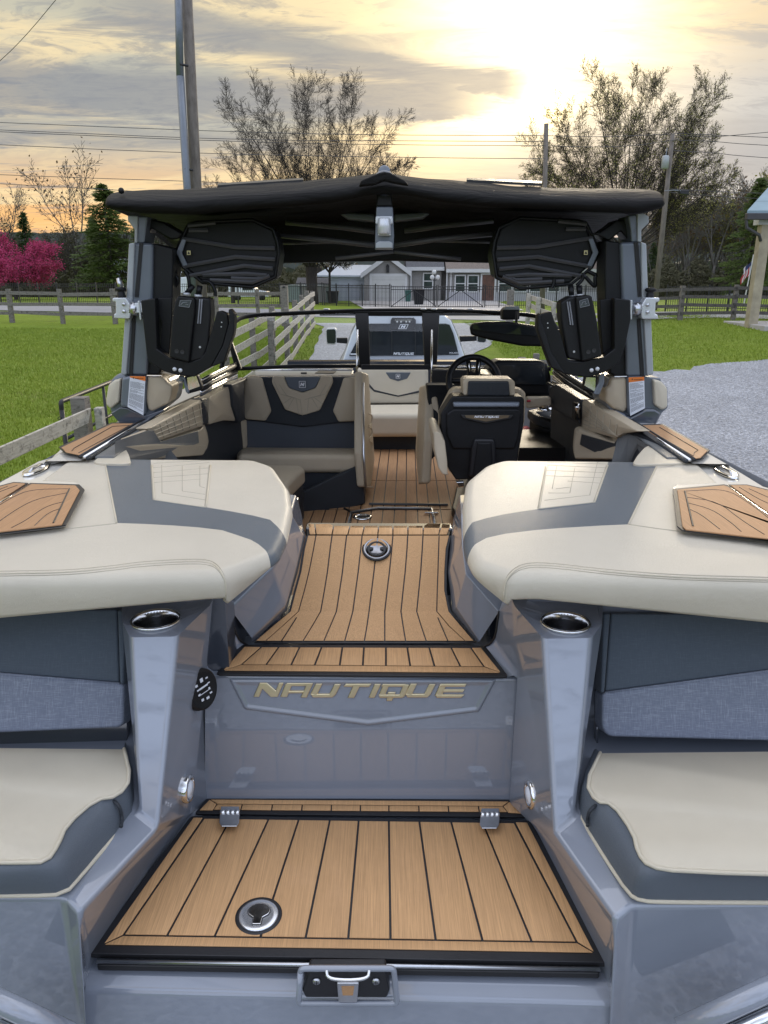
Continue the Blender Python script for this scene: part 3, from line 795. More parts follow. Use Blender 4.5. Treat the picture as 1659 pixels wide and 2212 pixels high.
# ================================================================= SUN PADS
PD = .62
def q4(x, y): return (.4167*x, 777.6+.4167*y)
def q5(x, y): return (967.7+.4167*x, 777.6+.4167*y)
def xy(p, d=PD): v = Z(*p, d); return (v.x, v.y)
def sunpad(s):
    if s < 0:
        out = [(148,988),(552,991),(592,1004),(626,1052),(632,1095),(620,1150),(600,1192),(488,1236),(455,1238),(-345,1252),(-160,1160),(60,1052)]
        g = [[q4(*p) for p in [(540,500),(780,500),(795,725),(940,745),(1085,766),(1200,785),(1310,806),(1400,828),(1445,870),(1580,980),(1560,1100),(1412,1062),(1400,1010),(1375,985),(1340,955),(1300,932),(1230,908),(1150,882),(1030,868),(900,858),(750,850),(604,845)]]]
        ql = [((786,515),(800,726)), ((1095,515),(1068,765)), ((800,726),(1068,765)), ((838,515),(840,690)),((945,515),(945,680)),((1036,515),(1036,655)),((840,690),(1070,727)),((945,680),(1062,697)),((1036,655),(1062,664)),
              ((788,560),(1086,532)),((790,585),(1084,560)),((792,610),(1080,590)),((794,636),(1040,618)),((796,536),(1088,520))]
        sm = [((540,512),(604,845)), ((1300,806),(1400,830))]
        seg_ = [(xy(q4(*a)), xy(q4(*b))) for a, b in ql]
        face = [(-345,1248),(0,1239),(150,1237),(255,1226),(300,1219),(400,1213),(452,1214),(474,1228),(489,1258),(487,1312)]
        bot = [(-345,1345),(270,1343),(400,1330),(483,1314),(588,1228)]
    else:
        out = [(1509,996),(1082,992),(1045,1003),(1006,1035),(1000,1075),(1000,1120),(1003,1175),(1024,1215),(1102,1240),(1150,1238),(1980,1262),(1800,1165),(1570,1052)]
        g = [[q5(*p) for p in [(838,500),(1095,510),(1015,690),(938,852),(800,858),(600,870),(450,882),(300,900),(200,922),(140,955),(105,985),(85,1030),(-40,1080),(-60,960),(68,905),(85,880),(125,842),(200,820),(290,800),(380,786),(470,773),(620,756),(760,738),(800,640)]]]
        ql = [((517,520),(472,770)), ((838,520),(760,738)), ((472,772),(760,738)), ((570,520),(540,668)),((665,525),(632,688)),((775,530),(735,700)),((500,728),(740,700)),((520,690),(632,690)),((560,668),(632,660)),
              ((512,545),(828,560)),((508,572),(820,585)),((505,600),(812,612)),((620,628),(805,640)),((515,530),(835,540))]
        seg_ = [(xy(q5(*a)), xy(q5(*b))) for a, b in ql]
        face = [(1980,1262),(1659,1252),(1480,1248),(1320,1237),(1180,1220),(1130,1222),(1103,1238),(1090,1260),(1086,1318)]
        bot = [(1980,1368),(1320,1352),(1180,1338),(1090,1320),(1008,1240)]
    top = rim([Z(*p, PD) for p in out], .03)
    n = len(top); c = sum(top, Vector())/n
    c = Vector((c.x, c.y, c.z)); rings = []
    h = .125; rr = .030
    prof = [(-.022, -h), (-.006, -h+.012)] + [(rr*(1-math.cos(a))-.0, -rr*(1-math.sin(a))) for a in [math.pi/2*k/7 for k in range(0, 8)]]
    # outward normal per vertex
    nr = []
    for i in range(n):
        e = (top[(i+1) % n]-top[i-1]); e.z = 0; q = Vector((e.y, -e.x, 0)).normalized()
        if q.dot(top[i]-c) < 0: q = -q
        nr.append(q)
    xp = -.60 if s < 0 else .515; k1 = Z(*((488,1236) if s < 0 else (1102,1240)), PD); k2 = Z(*((592,1208) if s < 0 else (1003,1222)), PD)
    def hh(p):
        ax_ = abs(p.x)
        v = .066 + .058*sst(abs(xp)-.02, abs(xp)+.03, ax_)
        u = (p.x-k1.x)/(k2.x-k1.x)
        if u > 0: v = .080-.045*sst(0, 1, u)
        return v
    hs_ = [hh(p) for p in top]
    prof = [(.030, -1.0), (.010, -1.0), (.001, -.90)] + prof[2:]
    for ki, (inn, dz) in enumerate(prof):
        rings.append([p - q*inn + UP*(dz*h_ if ki < 3 else max(dz, -h_*.8)) for p, q, h_ in zip(top, nr, hs_)])
    mb = MB(); mb.loft(rings, closed=True)
    n0 = len(mb.v)-n; mb.f.append(tuple(range(n0, n0+n))); mb.m.append(0)
    me0 = bpy.data.meshes.new('sun_pad'); me0.from_pydata([tuple(v) for v in mb.v], [], mb.f)
    bm = bmesh.new(); bm.from_mesh(me0); bmesh.ops.recalc_face_normals(bm, faces=bm.faces)
    zs = [[xy(p) for p in q] for q in g]
    for q in zs:
        for i in range(len(q)):
            p0, p1 = Vector((*q[i-1], 0)), Vector((*q[i], 0)); nn = (p1-p0).cross(UP)
            if nn.length < 1e-6: continue
            bmesh.ops.bisect_plane(bm, geom=bm.verts[:]+bm.edges[:]+bm.faces[:], plane_co=p0, plane_no=nn.normalized(), dist=1e-6)
    def inside(q, x, y):
        r = False
        for i in range(len(q)):
            (xa, ya), (xb, yb) = q[i-1], q[i]
            if (ya > y) != (yb > y) and x < (xb-xa)*(y-ya)/(yb-ya)+xa: r = not r
        return r
    for f_ in bm.faces:
        c_ = f_.calc_center_median(); f_.smooth = True
        f_.material_index = 1 if any(inside(q, c_.x, c_.y) for q in zs) else 0
    bm.to_mesh(me0); bm.free(); me0.materials.append(M['padv']); me0.materials.append(M['slate2'])
    o = bpy.data.objects.new('sun_pad', me0); COL.objects.link(o); par(o, B)
    z = q4 if s < 0 else q5
    return o, face, [(z(*p_), z(*r_)) for p_, r_ in ql], g
M['padv'] = vinyl('pad_vinyl', (.69, .63, .51)); M['slate2'] = vinyl('pad_slate', (.125, .148, .17))
M['thread'] = pm('seam_thread', (.40, .36, .28), .6)
pads = [sunpad(-1), sunpad(1)]
def seam_on(o, pts, r, name, mat, off=.0012, it=2):
    me = o.data
    from mathutils.bvhtree import BVHTree
    bm = bmesh.new(); bm.from_mesh(me); bv = BVHTree.FromBMesh(bm); bm.free()
    P = []
    pp = [Vector((x, y, 0)) for x, y in pts]; pp = chaik(pp, it)
    dense = []
    for a_, b_ in zip(pp, pp[1:]):
        k = max(1, int((b_-a_).length/12))
        for i in range(k): dense.append(a_+(b_-a_)*i/k)
    dense.append(pp[-1])
    for q in dense:
        r_ = ray(q.x, q.y).normalized(); hit = bv.ray_cast(CAM, r_)
        if hit[0] is not None:
            nn = hit[1] if hit[1].dot(r_) < 0 else -hit[1]
            P.append(hit[0]+nn*off)
    if len(P) > 1:
        return MB().tube(P, r, 6).build(name, mat, o, smooth=True)
M['thread'] = pm('seam_thread', (.42, .37, .28), .6)
for (o, face, ql, g), s in zip(pads, (-1, 1)):
    seam_on(o, face, .0024, 'pad_seam', M['cream'], .0006)
    seam_on(o, [(x, y+5) for x, y in face], .0011, 'pad_stitch', M['thread'], .0002)
    seam_on(o, [(x, y-5) for x, y in face], .0011, 'pad_stitch', M['thread'], .0002)
    for i, (p_, r_) in enumerate(ql):
        seam_on(o, [p_, r_], .0028 if i < 3 else .0013, 'pad_seam' if i < 3 else 'quilt_line', M['cream'] if i < 3 else M['thread'], .0004 if i < 3 else -.0004, 0)
        if i < 2: seam_on(o, [(p_[0]-3, p_[1]), (r_[0]-3, r_[1])], .001, 'pad_stitch', M['thread'], .0001, 0)
    e_ = (q4(540,512), q4(604,845)) if s < 0 else (q5(1093,530), q5(937,852))
    seam_on(o, e_, .003, 'pad_seam', M['cream'], .0006, 0)
    seam_on(o, [(252,1131),(150,1142),(60,1152),(-20,1160)] if s < 0 else [(1358,1133),(1440,1145),(1560,1158),(1690,1170)], .0016, 'pad_seam', M['thread'], 0, 1)
# body under the pads (keeps daylight out)
for s in (-1, 1):
    x0, x1 = (-1.22, -.40) if s < 0 else (.36, 1.22)
    MB().box((x0, 1.76, 1.0), (x1, 2.62, CAMZ-.735)).build('pad_locker', M['geld'], B)
    MB().box((-.44 if s < 0 else .30, 2.0, 1.0), (-.30 if s < 0 else .40, 2.58, CAMZ-.74)).build('locker_side', M['geld'], B, bevel=.006)

# ================================================================= AFT DECK, CLEATS, TEAK COAMING PADS
dl = [(-420,1330),(-200,1165),(0,1040),(81,996),(109,989),(131,968),(175,984),(205,984),(150,1000),(60,1075),(-200,1240),(-345,1330)]
dr = [(1497,990),(1528,978),(1559,994),(1659,1055),(1900,1215),(2010,1330),(1900,1300),(1560,1060),(1490,1000)]
for q in (dl, dr):
    MB().prism([Z(*p, .632) for p in q], (0, 0, -.05)).build('aft_deck', M['white'], B, bevel=.008, seg=3)
for s in (-1, 1):
    z = q4 if s < 0 else q5
    if s < 0:
        fr_ = [(170,640),(400,648),(432,668),(345,868),(-120,925),(-420,960),(-420,800),(-90,722),(60,640)]
        A = [(165,648),(392,656),(414,680),(322,858),(-120,910),(-420,945),(-420,900),(-120,795)]
        Bq = [(-420,830),(-120,720),(0,662),(72,642),(132,646),(-10,738),(-420,895)]
        br_ = [(360,668),(276,846)]
        ln = [[(352,668),(160,672),(60,712),(-120,830)], [(345,690),(180,722),(60,790),(-60,880)], [(330,735),(235,760),(130,835),(60,870)], [(316,770),(250,792),(180,858)]]
        hx = [(-420,880),(0,742),(150,650)]
        ln2 = [[(90,650),(-60,705),(-300,815)],[(40,655),(-120,720)]]
    else:
        fr_ = [(1162,680),(1180,665),(1440,648),(1480,645),(1560,650),(1700,690),(2060,850),(2060,985),(1700,948),(1215,890),(1195,868)]
        A = [(1188,678),(1430,656),(1450,662),(1700,845),(2060,1000),(2060,985),(1700,938),(1232,884),(1215,868)]
        Bq = [(1465,655),(1548,655),(1700,692),(2060,855),(2060,970),(1700,826)]
        br_ = [(1228,680),(1270,862)]
        ln = [[(1232,680),(1440,668),(1560,740),(1700,850)], [(1238,712),(1400,735),(1520,830),(1640,905)], [(1246,742),(1370,775),(1470,845),(1520,890)], [(1254,775),(1310,800),(1410,878)]]
        hx = [(1452,655),(1700,835),(2060,990)]
        ln2 = [[(1510,660),(1640,740),(1800,790)],[(1560,668),(1700,730)]]
    f = lambda x, y, d=.607: Z(*z(x, y), d)
    F0 = MB().prism([f(x, y, .618) for x, y in fr_], (0, 0, .010)).build('deck_pad_frame', M['white'], B, bevel=.005)
    b0 = MB().prism(inset([f(x, y, .607) for x, y in A], -.006), (0, 0, .004)).prism(inset([f(x, y, .607) for x, y in Bq], -.004), (0, 0, .004)).build('deck_pad_base', M['rub'], F0)
    t0 = MB().prism([f(x, y, .603) for x, y in A], (0, 0, .004)).build('deck_pad_teak', M['teakd'], F0, bevel=.0015, seg=2)
    MB().prism([f(x, y, .603) for x, y in Bq], (0, 0, .004)).build('deck_pad_teak', M['teakd'], F0, bevel=.0015, seg=2)
    g = MB()
    for l in ln+ln2:
        g.tube(chaik([f(x, y, .5992) for x, y in l], 2), .0013, 6)
    g.tube([f(x, y, .599) for x, y in br_], .0026, 6)
    g.build('deck_pad_groove', M['rub'], F0)
    MB().tube([f(x, y, .601) for x, y in hx], .0045, 10).build('deck_pad_hinge', M['chrome'], F0, smooth=True)
    # coaming teak strips
    if s < 0:
        O = [(133,968),(243,916),(296,916),(176,985),(143,978)]; I = [(150,972),(245,922)], [(163,982),(280,919)]
        tr_ = [(182,988),(300,917),(420,862),(527,818)]; pl = [(155,974),(160,968),(243,921),(280,919),(170,978)]
    else:
        O = [(1430,919),(1528,975),(1513,990),(1499,992),(1378,920)]; I = [(1425,923),(1508,973)], [(1392,923),(1493,986)]
        tr_ = [(1490,994),(1372,918),(1275,868),(1188,826)]; pl = [(1425,923),(1508,972),(1500,977),(1498,985),(1392,923)]
    f2 = lambda x, y, d=.598: Z(x, y, d)
    cb = MB().prism(inset([f2(x, y, .605) for x, y in O], -.004), (0, 0, .006)).build('coaming_teak_base', M['rub'], B, bevel=.002)
    MB().prism([f2(x, y, .598) for x, y in O], (0, 0, .003)).build('coaming_teak', M['teakd'], cb, bevel=.001, seg=2)
    g = MB()
    g.tube([f2(x, y, .594) for x, y in pl], .0013, 6); g.build('coaming_groove', M['rub'], cb)
    if s < 0: Tpts = [Z(182,988,.60), Z(300,917,.60), Z(420,862,.575), Z(527,818,.55)]
    else: Tpts = [Z(1490,994,.60), Z(1372,918,.60), Z(1275,868,.575), Z(1188,826,.55)]
    MB().tube(Tpts, .006, 8).build('coaming_trim', M['chrome'], B, smooth=True)
    MB().tube([p+Vector((s*.014, 0, .002)) for p in Tpts], .007, 8).build('coaming_rubber', M['rub'], B, smooth=True)
    MB().tube([p+Vector((-s*.012, 0, -.004)) for p in Tpts], .008, 8).build('coaming_welt', M['navy'], B, smooth=True)
    # gunwale cap forward of the aft deck
    In = Tpts; 
    Ou = [Z(133,968,.61), Z(243,916,.612)] if s < 0 else [Z(1528,975,.61), Z(1430,919,.612)]
    w0 = [Vector((s*1.20, p.y, p.z-.01)) for p in In]; w0[0] = Vector((s*1.19, In[0].y, In[0].z-.01)); w0[3].x = s*1.06; w0[2].x = s*1.14
    MB().loft([[p+Vector((s*.012,0,-.012)) for p in In], [p+UP*-.004 for p in w0], [p+Vector((s*.02,0,-.09)) for p in w0]]).build('gunwale', M['white'], B, bevel=.01, seg=3)
    # pull-up cleat
    c = Z(79, 1015, .628) if s < 0 else Z(1568, 1021, .628)
    dr_ = (Z(50, 1031, .628)-Z(108, 999, .628)) if s < 0 else (Z(1545, 1006, .628)-Z(1592, 1037, .628))
    u = dr_.normalized(); v = UP.cross(u)
    ring = lambda a, b, h: [c+u*a*math.cos(2*math.pi*i/32)+v*b*math.sin(2*math.pi*i/32)+UP*h for i in range(32)]
    k = MB().loft([ring(.085,.030,0), ring(.084,.029,.006), ring(.072,.022,.007), ring(.06,.012,-.004), ring(.01,.002,-.006)], closed=True).build('cleat_dish', M['chrome'], B, smooth=True)
    MB().tube([c-u*.055+UP*.006, c-u*.03+UP*.011, c+u*.03+UP*.011, c+u*.055+UP*.006], [.003, .006, .006, .003], 8).build('cleat_bar', M['steel'], k, smooth=True)
    c = Z(117, 997, .628) if s < 0 else Z(1536, 1001, .628)
    MB().lathe(c, UP, [(.03, 0), (.028, .005), (.018, .008), (0, .008)], 24).build('filler_cap', M['chrome'], B, smooth=True)

# ---- hull
st = []
for (y, hw, zt, cw, zc, zk) in ((1.15, 1.40, 1.40, 1.3, .75, .5), (1.74, 1.37, 1.42, 1.3, .75, .5), (1.80, 1.28, 1.93, 1.2, .92, .6), (3.4, 1.21, 1.94, 1.12, .9, .55), (4.7, 1.08, 1.92, .98, .95, .55), (5.9, .88, 1.84, .7, 1.05, .6), (6.8, .55, 1.76, .36, 1.15, .8), (7.25, .2, 1.72, .08, 1.5, 1.3)):
    st.append([Vector((-hw, y, zt)), Vector((-hw-.01, y, (zt+zc)/2+.1)), Vector((-cw, y, zc)), Vector((0, y, zk)), Vector((cw, y, zc)), Vector((hw+.01, y, (zt+zc)/2+.1)), Vector((hw, y, zt))])
hm = MB().loft(st)
hm.build('hull', M['gel'], B, bevel=.01, seg=2, angle=20)
# ================================================================= COCKPIT
def qs(x, y): return (311+.3125*x, 760.3+.3125*y)      # lounge survey
def q3(x, y): return (483.8+.4167*x, 535.7+.4167*y)    # middle survey
def qd(x, y): return (933.1+.2083*x, 760.3+.2083*y)    # driver survey
FD = 1.20
fnf = lambda x, y, o=0: Z(x, y, FD-o)
# floor
c0 = Z(829, 1300, FD)
MB().prism([Vector((-1.05, 2.5, CAMZ-FD-.004)), Vector((1.05, 2.5, CAMZ-FD-.004)), Vector((1.0, 5.2, CAMZ-FD-.004)), Vector((.5, 6.6, CAMZ-FD-.004)), Vector((-.5, 6.6, CAMZ-FD-.004)), Vector((-1.0, 5.2, CAMZ-FD-.004))], (0,0,-.03)).build('cockpit_liner', M['rub'], B)
mb = MB(); w = .062
x = -.93
Y0, Y1 = 2.62, 6.3
while x < .95:
    # plank axis follows the boat's keel line
    for (a, b) in ((Y0, 3.93), (3.95, 4.55), (4.56, 5.9)):
        k = .03
        q = [Vector((x+k*(a-4), a, CAMZ-FD-.004)), Vector((x+w-.006+k*(a-4), a, CAMZ-FD-.004)), Vector((x+w-.006+k*(b-4), b, CAMZ-FD-.004)), Vector((x+k*(b-4), b, CAMZ-FD-.004))]
        mb.prism(q, (0, 0, .004))
    x += w
fl_ = mb.build('cockpit_planks', M['teakd'], B)
def z2(x, y): return (700+x*.28934)/1.15737, (1250+y*.28934)/1.15737
# hatch outline in the floor, steel trims
for i, pts in enumerate(([(590,210),(612,105),(848,66),(1310,70),(1335,200)],)):
    MB().tube([fnf(*z2(*p), .004) for p in pts], .006, 6).build('hatch_trim', M['steel'], fl_, smooth=True)
    MB().tube([fnf(*z2(p[0]+10, p[1]+9), .003) for p in pts], .006, 6).build('hatch_gap', M['rub'], fl_)
MB().tube([fnf(*z2(555,72), .003), fnf(*z2(612,104), .003)], .006, 6).build('hatch_gap', M['rub'], fl_)
MB().tube([fnf(*z2(770,36), .003), fnf(*z2(1450,44), .003)], .009, 6).build('hatch_gap', M['rub'], fl_)
c = fnf(*z2(712, 146), .002); q = MB().lathe(c, UP, [(.05, 0), (.049, .004), (.04, .006), (.036, .002), (0, .002)], 32).build('floor_pull', M['chrome'], fl_, smooth=True)
MB().box(c+Vector((-.022,-.01,.003)), c+Vector((.022,.01,.008))).build('pull_slot', M['ink'], q, bevel=.002)
q = MB(); q.box(fnf(*z2(1250,118), 0), fnf(*z2(1370,105), .012)); q.build('table_socket', M['chrome'], B, bevel=.004)

# ---- lounge back across the port console
LD = 4.40
def fL(x, y, o=0): return D(*qs(x, y), LD-o)
back = Vector((0, .10, 0))
MB().prism([fL(690, 185,-.03), fL(1505, 165,-.03), fL(1510, 660,-.03), fL(700, 660,-.03)], (0, .12, 0)).build('console_core', M['navy'], B)
slab('lounge_back_upper', [fL(690,190,.02), fL(705,172,.02), fL(1500,172,.02), fL(1512,200,.02), fL(1512,465,.02), fL(1500,482,.02), fL(1330,492,.02), fL(1100,520,.02), fL(870,490,.02), fL(705,470,.02), fL(690,455,.02)], back*.9, M['navy'], B, bevel=.012)
def inl(name, pts, o, mat, bv=.006, cr=0): return slab(name, [fL(*p, o=o) for p in pts], (0, .02, 0), M[mat], B, bevel=bv, seg=3, rad=.012, crown=cr)
inl('lounge_panel', [(690,200),(705,172),(815,178),(880,410),(840,478),(705,468),(692,450)], .035, 'tan', .012, .012)
inl('lounge_panel', [(1380,180),(1500,172),(1512,200),(1512,460),(1500,478),(1345,485),(1305,410)], .035, 'tan', .012, .012)
inl('lounge_panel', [(890,165),(965,168),(1000,250),(1095,282),(1185,250),(1225,165),(1300,168),(1308,210),(1215,405),(1095,440),(975,400),(882,210)], .036, 'tan', .007)
inl('lounge_yoke', [(972,174),(1220,172),(1183,246),(1095,276),(1003,246)], .037, 'slate', .004)
# quilting on the chevron panel
th = [[(900,205),(940,290),(1080,330),(1095,440)],[(1300,200),(1255,290),(1110,330)],[(935,225),(985,300),(1050,318),(1070,432)],[(1260,225),(1215,300),(1140,318),(1125,432)],[(960,360),(1020,315)],[(1235,360),(1175,315)],[(995,390),(1035,320)],[(1205,392),(1160,320)]]
g = MB()
for l in th: g.tube([fL(*p, o=.0372) for p in l], .0018, 5)
g.build('quilt_stitching', M['thread'], B)
def badge(name, c, u, v, n, parent, bg='slate'):
    # small square badge with a slanted mark
    o = MB().prism([c-u-v, c+u-v, c+u+v, c-u+v], n*.0015).build(name, M[bg], parent)
    g = MB(); e = n*.002
    for a, b, c2, d2 in ((-1,-1,1,-.86),(-1,.86,1,1),(-1,-1,-.86,1),(.86,-1,1,1)):
        g.prism([c+u*a+v*b+e, c+u*c2+v*b+e, c+u*c2+v*d2+e, c+u*a+v*d2+e], n*.001)
    g.prism([c+u*-.7+v*-.5+e, c+u*-.35+v*-.5+e, c+u*-.05+v*.5+e, c+u*-.4+v*.5+e], n*.0011)
    g.prism([c+u*.05+v*-.5+e, c+u*.4+v*-.5+e, c+u*.7+v*.5+e, c+u*.35+v*.5+e], n*.0012)
    g.prism([c+u*-.4+v*.2+e, c+u*-.2+v*.5+e, c+u*.45+v*-.2+e, c+u*.2+v*-.5+e], n*.0013)
    g.build(name+'_mark', M['whitep'], o)
    return o
badge('seat_badge', fL(1095, 224, .041), Vector((.019,0,0)), Vector((0,0,.019)), Vector((0,-1,0)), B)
# lower back, seat, seat base
slab('lounge_back_lower', [fL(705,474,.004), fL(1510,484,0), fL(1510,672,0), fL(705,664,0)], (0,.05,0), M['greyb'] if 'greyb' in M else M['slate'], B, bevel=.006)
SY1, SY0 = 4.39, 4.02
s1 = [D(*qs(640,662), SY1), D(*qs(1510,666), SY1), D(*qs(1523,716), SY0), D(*qs(640,712), SY0)]
slab('lounge_seat', [s1[0], s1[1], s1[2], s1[3]], (0,0,-.10), M['tan'], B, bevel=.03, seg=5, crown=.008)
MB().prism([s1[3]+Vector((0,.03,-.08)), s1[2]+Vector((0,.03,-.08)), s1[2]+Vector((0,.03,-.34)), s1[3]+Vector((0,.03,-.36))], (0,.3,0)).build('lounge_seat_base', M['navy'], B, bevel=.01)
MB().prism([D(*qs(1020,1000), 3.9), D(*qs(1510,770), 4.02), D(*qs(1530,1050), 4.02), D(*qs(1110,1180), 3.9)], (0,.04,0)).build('seat_base_panel', M['navy'], B, bevel=.01)
# L return of the lounge, seen beyond the port sun pad
a = [Z(*qs(860,775), .93), Z(*qs(1095,780), .93), Z(*qs(1110,800), .93), Z(*qs(1000,905), .93), Z(640,1120,.93), Z(500,1120,.93), Z(480,1003,.93)]
slab('lounge_return_seat', a, (0,0,-.09), M['tan'], B, bevel=.025, seg=4)
MB().prism([p+Vector((-.01,0,-.09)) for p in a], (0,0,-.2)).build('lounge_return_base', M['navy'], B, bevel=.01)
# console cap with drink pocket below windscreen
cap = [D(*qs(770,160), 4.44), D(*qs(1440,165), 4.44), Z(*qs(1450,125), .545), Z(*qs(760,118), .545)]
cp_ = MB().prism(cap, (0,0,-.02)).build('console_cap', M['towerl'], B, bevel=.008)
MB().prism([p+UP*.002 for p in [Z(*qs(1180,150),.543), Z(*qs(1310,152),.543), Z(*qs(1330,136),.543), Z(*qs(1210,132),.543)]], (0,0,.002)).build('cap_pocket', M['ink'], cp_)
MB().tube([p+UP*.004 for p in [Z(*qs(1085,152),.543), Z(*qs(1125,152),.543)]], .006, 8).build('cap_vent', M['ink'], cp_)
MB().tube([Z(*qs(740,125),.54), Z(*qs(1445,122),.54)], .006, 8).build('cap_trim', M['chrome'], cp_, smooth=True)

# ---- walk-through side walls
wl = [D(*q3(722,640), 4.30), D(*q3(750,650), 4.75), D(*q3(782,1105), 4.95), D(*q3(768,1240), 4.22), D(*q3(735,1240), 3.98), D(*q3(722,1060), 3.98), D(*q3(722,690), 4.28)]
slab('console_side', wl, (-.05,0,0), M['tan'], B, bevel=.018, seg=4)
MB().tube([D(*q3(765,1240), 4.18)+Vector((.005,0,0)), D(*q3(735,1240), 3.97), D(*q3(724,1060), 3.97), D(*q3(724,700), 4.27)], .007, 6).build('console_edge_trim', M['steel'], B, smooth=True)
for yy in (860, 930, 1000):
    MB().tube(chaik([D(*q3(752,yy), 4.5), D(*q3(770,yy+8), 4.62), D(*q3(764,yy+45), 4.6), D(*q3(752,yy+60), 4.5)],1), .004, 5).build('side_stitching', M['tan'], B)
wr_ = [D(*q3(1012,715), 4.75), D(*q3(1042,708), 4.25), D(*q3(1048,730), 4.2), D(*q3(1035,1000), 3.95), D(*q3(1025,1222), 3.9), D(*q3(1000,1225), 4.0), D(*q3(992,1060), 4.9)]
slab('helm_side', wr_, (.05,0,0), M['tan'], B, bevel=.018, seg=4)
# ---- bow seat through the walk-through
BD = 5.9
def fB(x, y, o=0): return D(*q3(x, y), BD-o)
slab('bow_backrest', [fB(690,622), fB(1060,622), fB(1060,810), fB(690,812)], (0,.1,0), M['cream'], B, bevel=.03, crown=.01)
slab('bow_yoke', [fB(838,645,.012), fB(968,645,.012), fB(950,678,.012), fB(903,692,.012), fB(860,678,.012)], (0,.008,0), M['slate'], B, bevel=.004)
slab('bow_band', [fB(740,690,.012), fB(780,735,.012), fB(903,765,.012), fB(1062,728,.012), fB(1062,740,.012), fB(903,772,.012), fB(778,745,.012), fB(740,708,.012)], (0,.01,0), M['navy'], B, bevel=.002)
badge('seat_badge', fB(902, 665, .022), Vector((.017,0,0)), Vector((0,0,.017)), Vector((0,-1,0)), B)
b0 = [fB(680,812,.03), fB(1060,808,.03), D(*q3(1060,860), 5.35), D(*q3(680,862), 5.35)]
slab('bow_seat', b0, (0,0,-.17), M['cream'], B, bevel=.04, seg=5, crown=.008)
MB().box((-.6, 5.45, .9), (.7, 5.9, CAMZ-.95)).build('bow_seat_base', M['navy'], B)
MB().box((-.75, 5.98, .9), (.85, 6.1, CAMZ-.62)).build('bow_liner', M['geld'], B)

# ---- port interior side
gp = [Z(182,988,.60), Z(300,917,.60), Z(420,862,.575), Z(527,818,.55)]
wn_ = (gp[3]-gp[0]).cross(UP).normalized()
def fW(x, y, o=0):
    n = wn_ if wn_.x > 0 else -wn_
    return PL(*qs(x, y), gp[0]+n*o-UP*.0, n)
sp = lambda nm, pts, mat, o=.03, bv=.012, cr=.008, th=.05: slab(nm, [fW(*p, o=o) for p in pts], -(wn_ if wn_.x > 0 else -wn_)*th, M[mat], B, bevel=bv, seg=4, rad=.01, crown=cr)
MB().prism([fW(-250,700,-.01), fW(690,195,-.01), fW(700,700,-.01), fW(690,800,-.01), fW(-250,900,-.01)], (-.03,0,0)).build('side_liner', M['navy'], B)
sp('side_bolster', [(20,530),(60,510),(392,328),(402,335),(410,512),(380,520),(110,610),(60,560)], 'tan', .03)
sp('side_band', [(395,322),(438,318),(446,498),(410,506)], 'navy', .034)
sp('side_bolster', [(445,318),(610,225),(655,480),(560,470),(480,490),(452,500)], 'tan', .03)
sp('side_wing', [(605,225),(690,190),(700,470),(655,490),(615,370)], 'navy', .05)
slab('corner_post', [fL(590,460,.18), fL(650,480,.12), fL(702,472,.06), fL(708,665,.06), fL(640,700,.14)], (0,.05,0), M['tan'], B, bevel=.02)
g = MB()
for i in range(7):
    x0 = 110+i*45
    g.tube([fW(x0, 500-i*24, .0405), fW(x0+28, 590-i*16, .0405)], .0022, 5)
for i in range(4):
    g.tube([fW(60+i*12, 520+i*24, .0405), fW(400, 345+i*45, .0405)], .0022, 5)
g.build('quilt_stitching', M['thread'], B)
# port armrest box
MBa = [Z(*qs(-60,640), .80), Z(*qs(60,560), .80), Z(*qs(395,520), .80), Z(*qs(435,600), .83), Z(*qs(440,660), .86), Z(*qs(410,735), .90), Z(*qs(-200,760), .90)]
AY = 3.55
fa = lambda x, y, o=0: D(*qs(x, y), AY-.9*(380-x)/600-o)
slab('armrest_face', [fa(-200,640), fa(0,560), fa(60,555), fa(110,625), fa(380,545), fa(405,520), fa(430,590), fa(440,660), fa(405,720), fa(100,745), fa(-200,760)], (-.02,.12,0), M['tan'], B, bevel=.02)
slab('armrest_inlay', [fa(-200,620,.012), fa(20,545,.012), fa(60,545,.012), fa(110,625,.012), fa(370,548,.012), fa(378,630,.012), fa(90,735,.012), fa(-200,760,.012)], (0,.01,0), M['greyv'], B, bevel=.01)
slab('armrest_top', [Z(*qs(110,622),.79), Z(*qs(375,548),.79), Z(*qs(400,520),.79), Z(*qs(330,522),.79), Z(*qs(110,600),.79)], (0,0,-.04), M['tan'], B, bevel=.01)
# rear corner bolster beside the pad (cream hump)
def hump(pts, d0, mat, name):
    slab(name, [Z(x, y, d) for x, y, d in pts], (0,0,-.16), M[mat], B, bevel=.045, seg=6)
def band3(name, top, bot, dt, db, mat):
    n = len(top); T = [Z(*p, dt) for p in top]; Bo = [Z(*p, db) for p in bot]; T2 = [p+Vector((0, .02, -.05)) for p in T]
    mid_ = [t_*.82+b_*.18+UP*.012 for t_, b_ in zip(T, Bo)]
    MB().loft([[p+Vector((0,.10,-.004)) for p in T], T, mid_, Bo, [p+Vector((0,0,-.2)) for p in Bo]]).build(name, M[mat], B, smooth=True)
slab('corner_band_top', [Z(*p, .606) for p in [(203,986),(250,955),(293,928),(326,927),(300,946),(270,968),(246,986)]], (0,0,-.03), M['greyv'], B, bevel=.006)
band3('corner_band', [(262,974),(283,958),(305,942),(326,927)], [(300,1004),(318,1000),(352,998),(388,996)], .608, .76, 'greyv')
slab('corner_bolster', [Z(*p, .612) for p in [(196,1000),(218,984),(240,967),(258,960),(270,966),(279,983),(284,1003)]], (0,0,-.12), M['cream'], B, bevel=.02, seg=5, rad=.05)
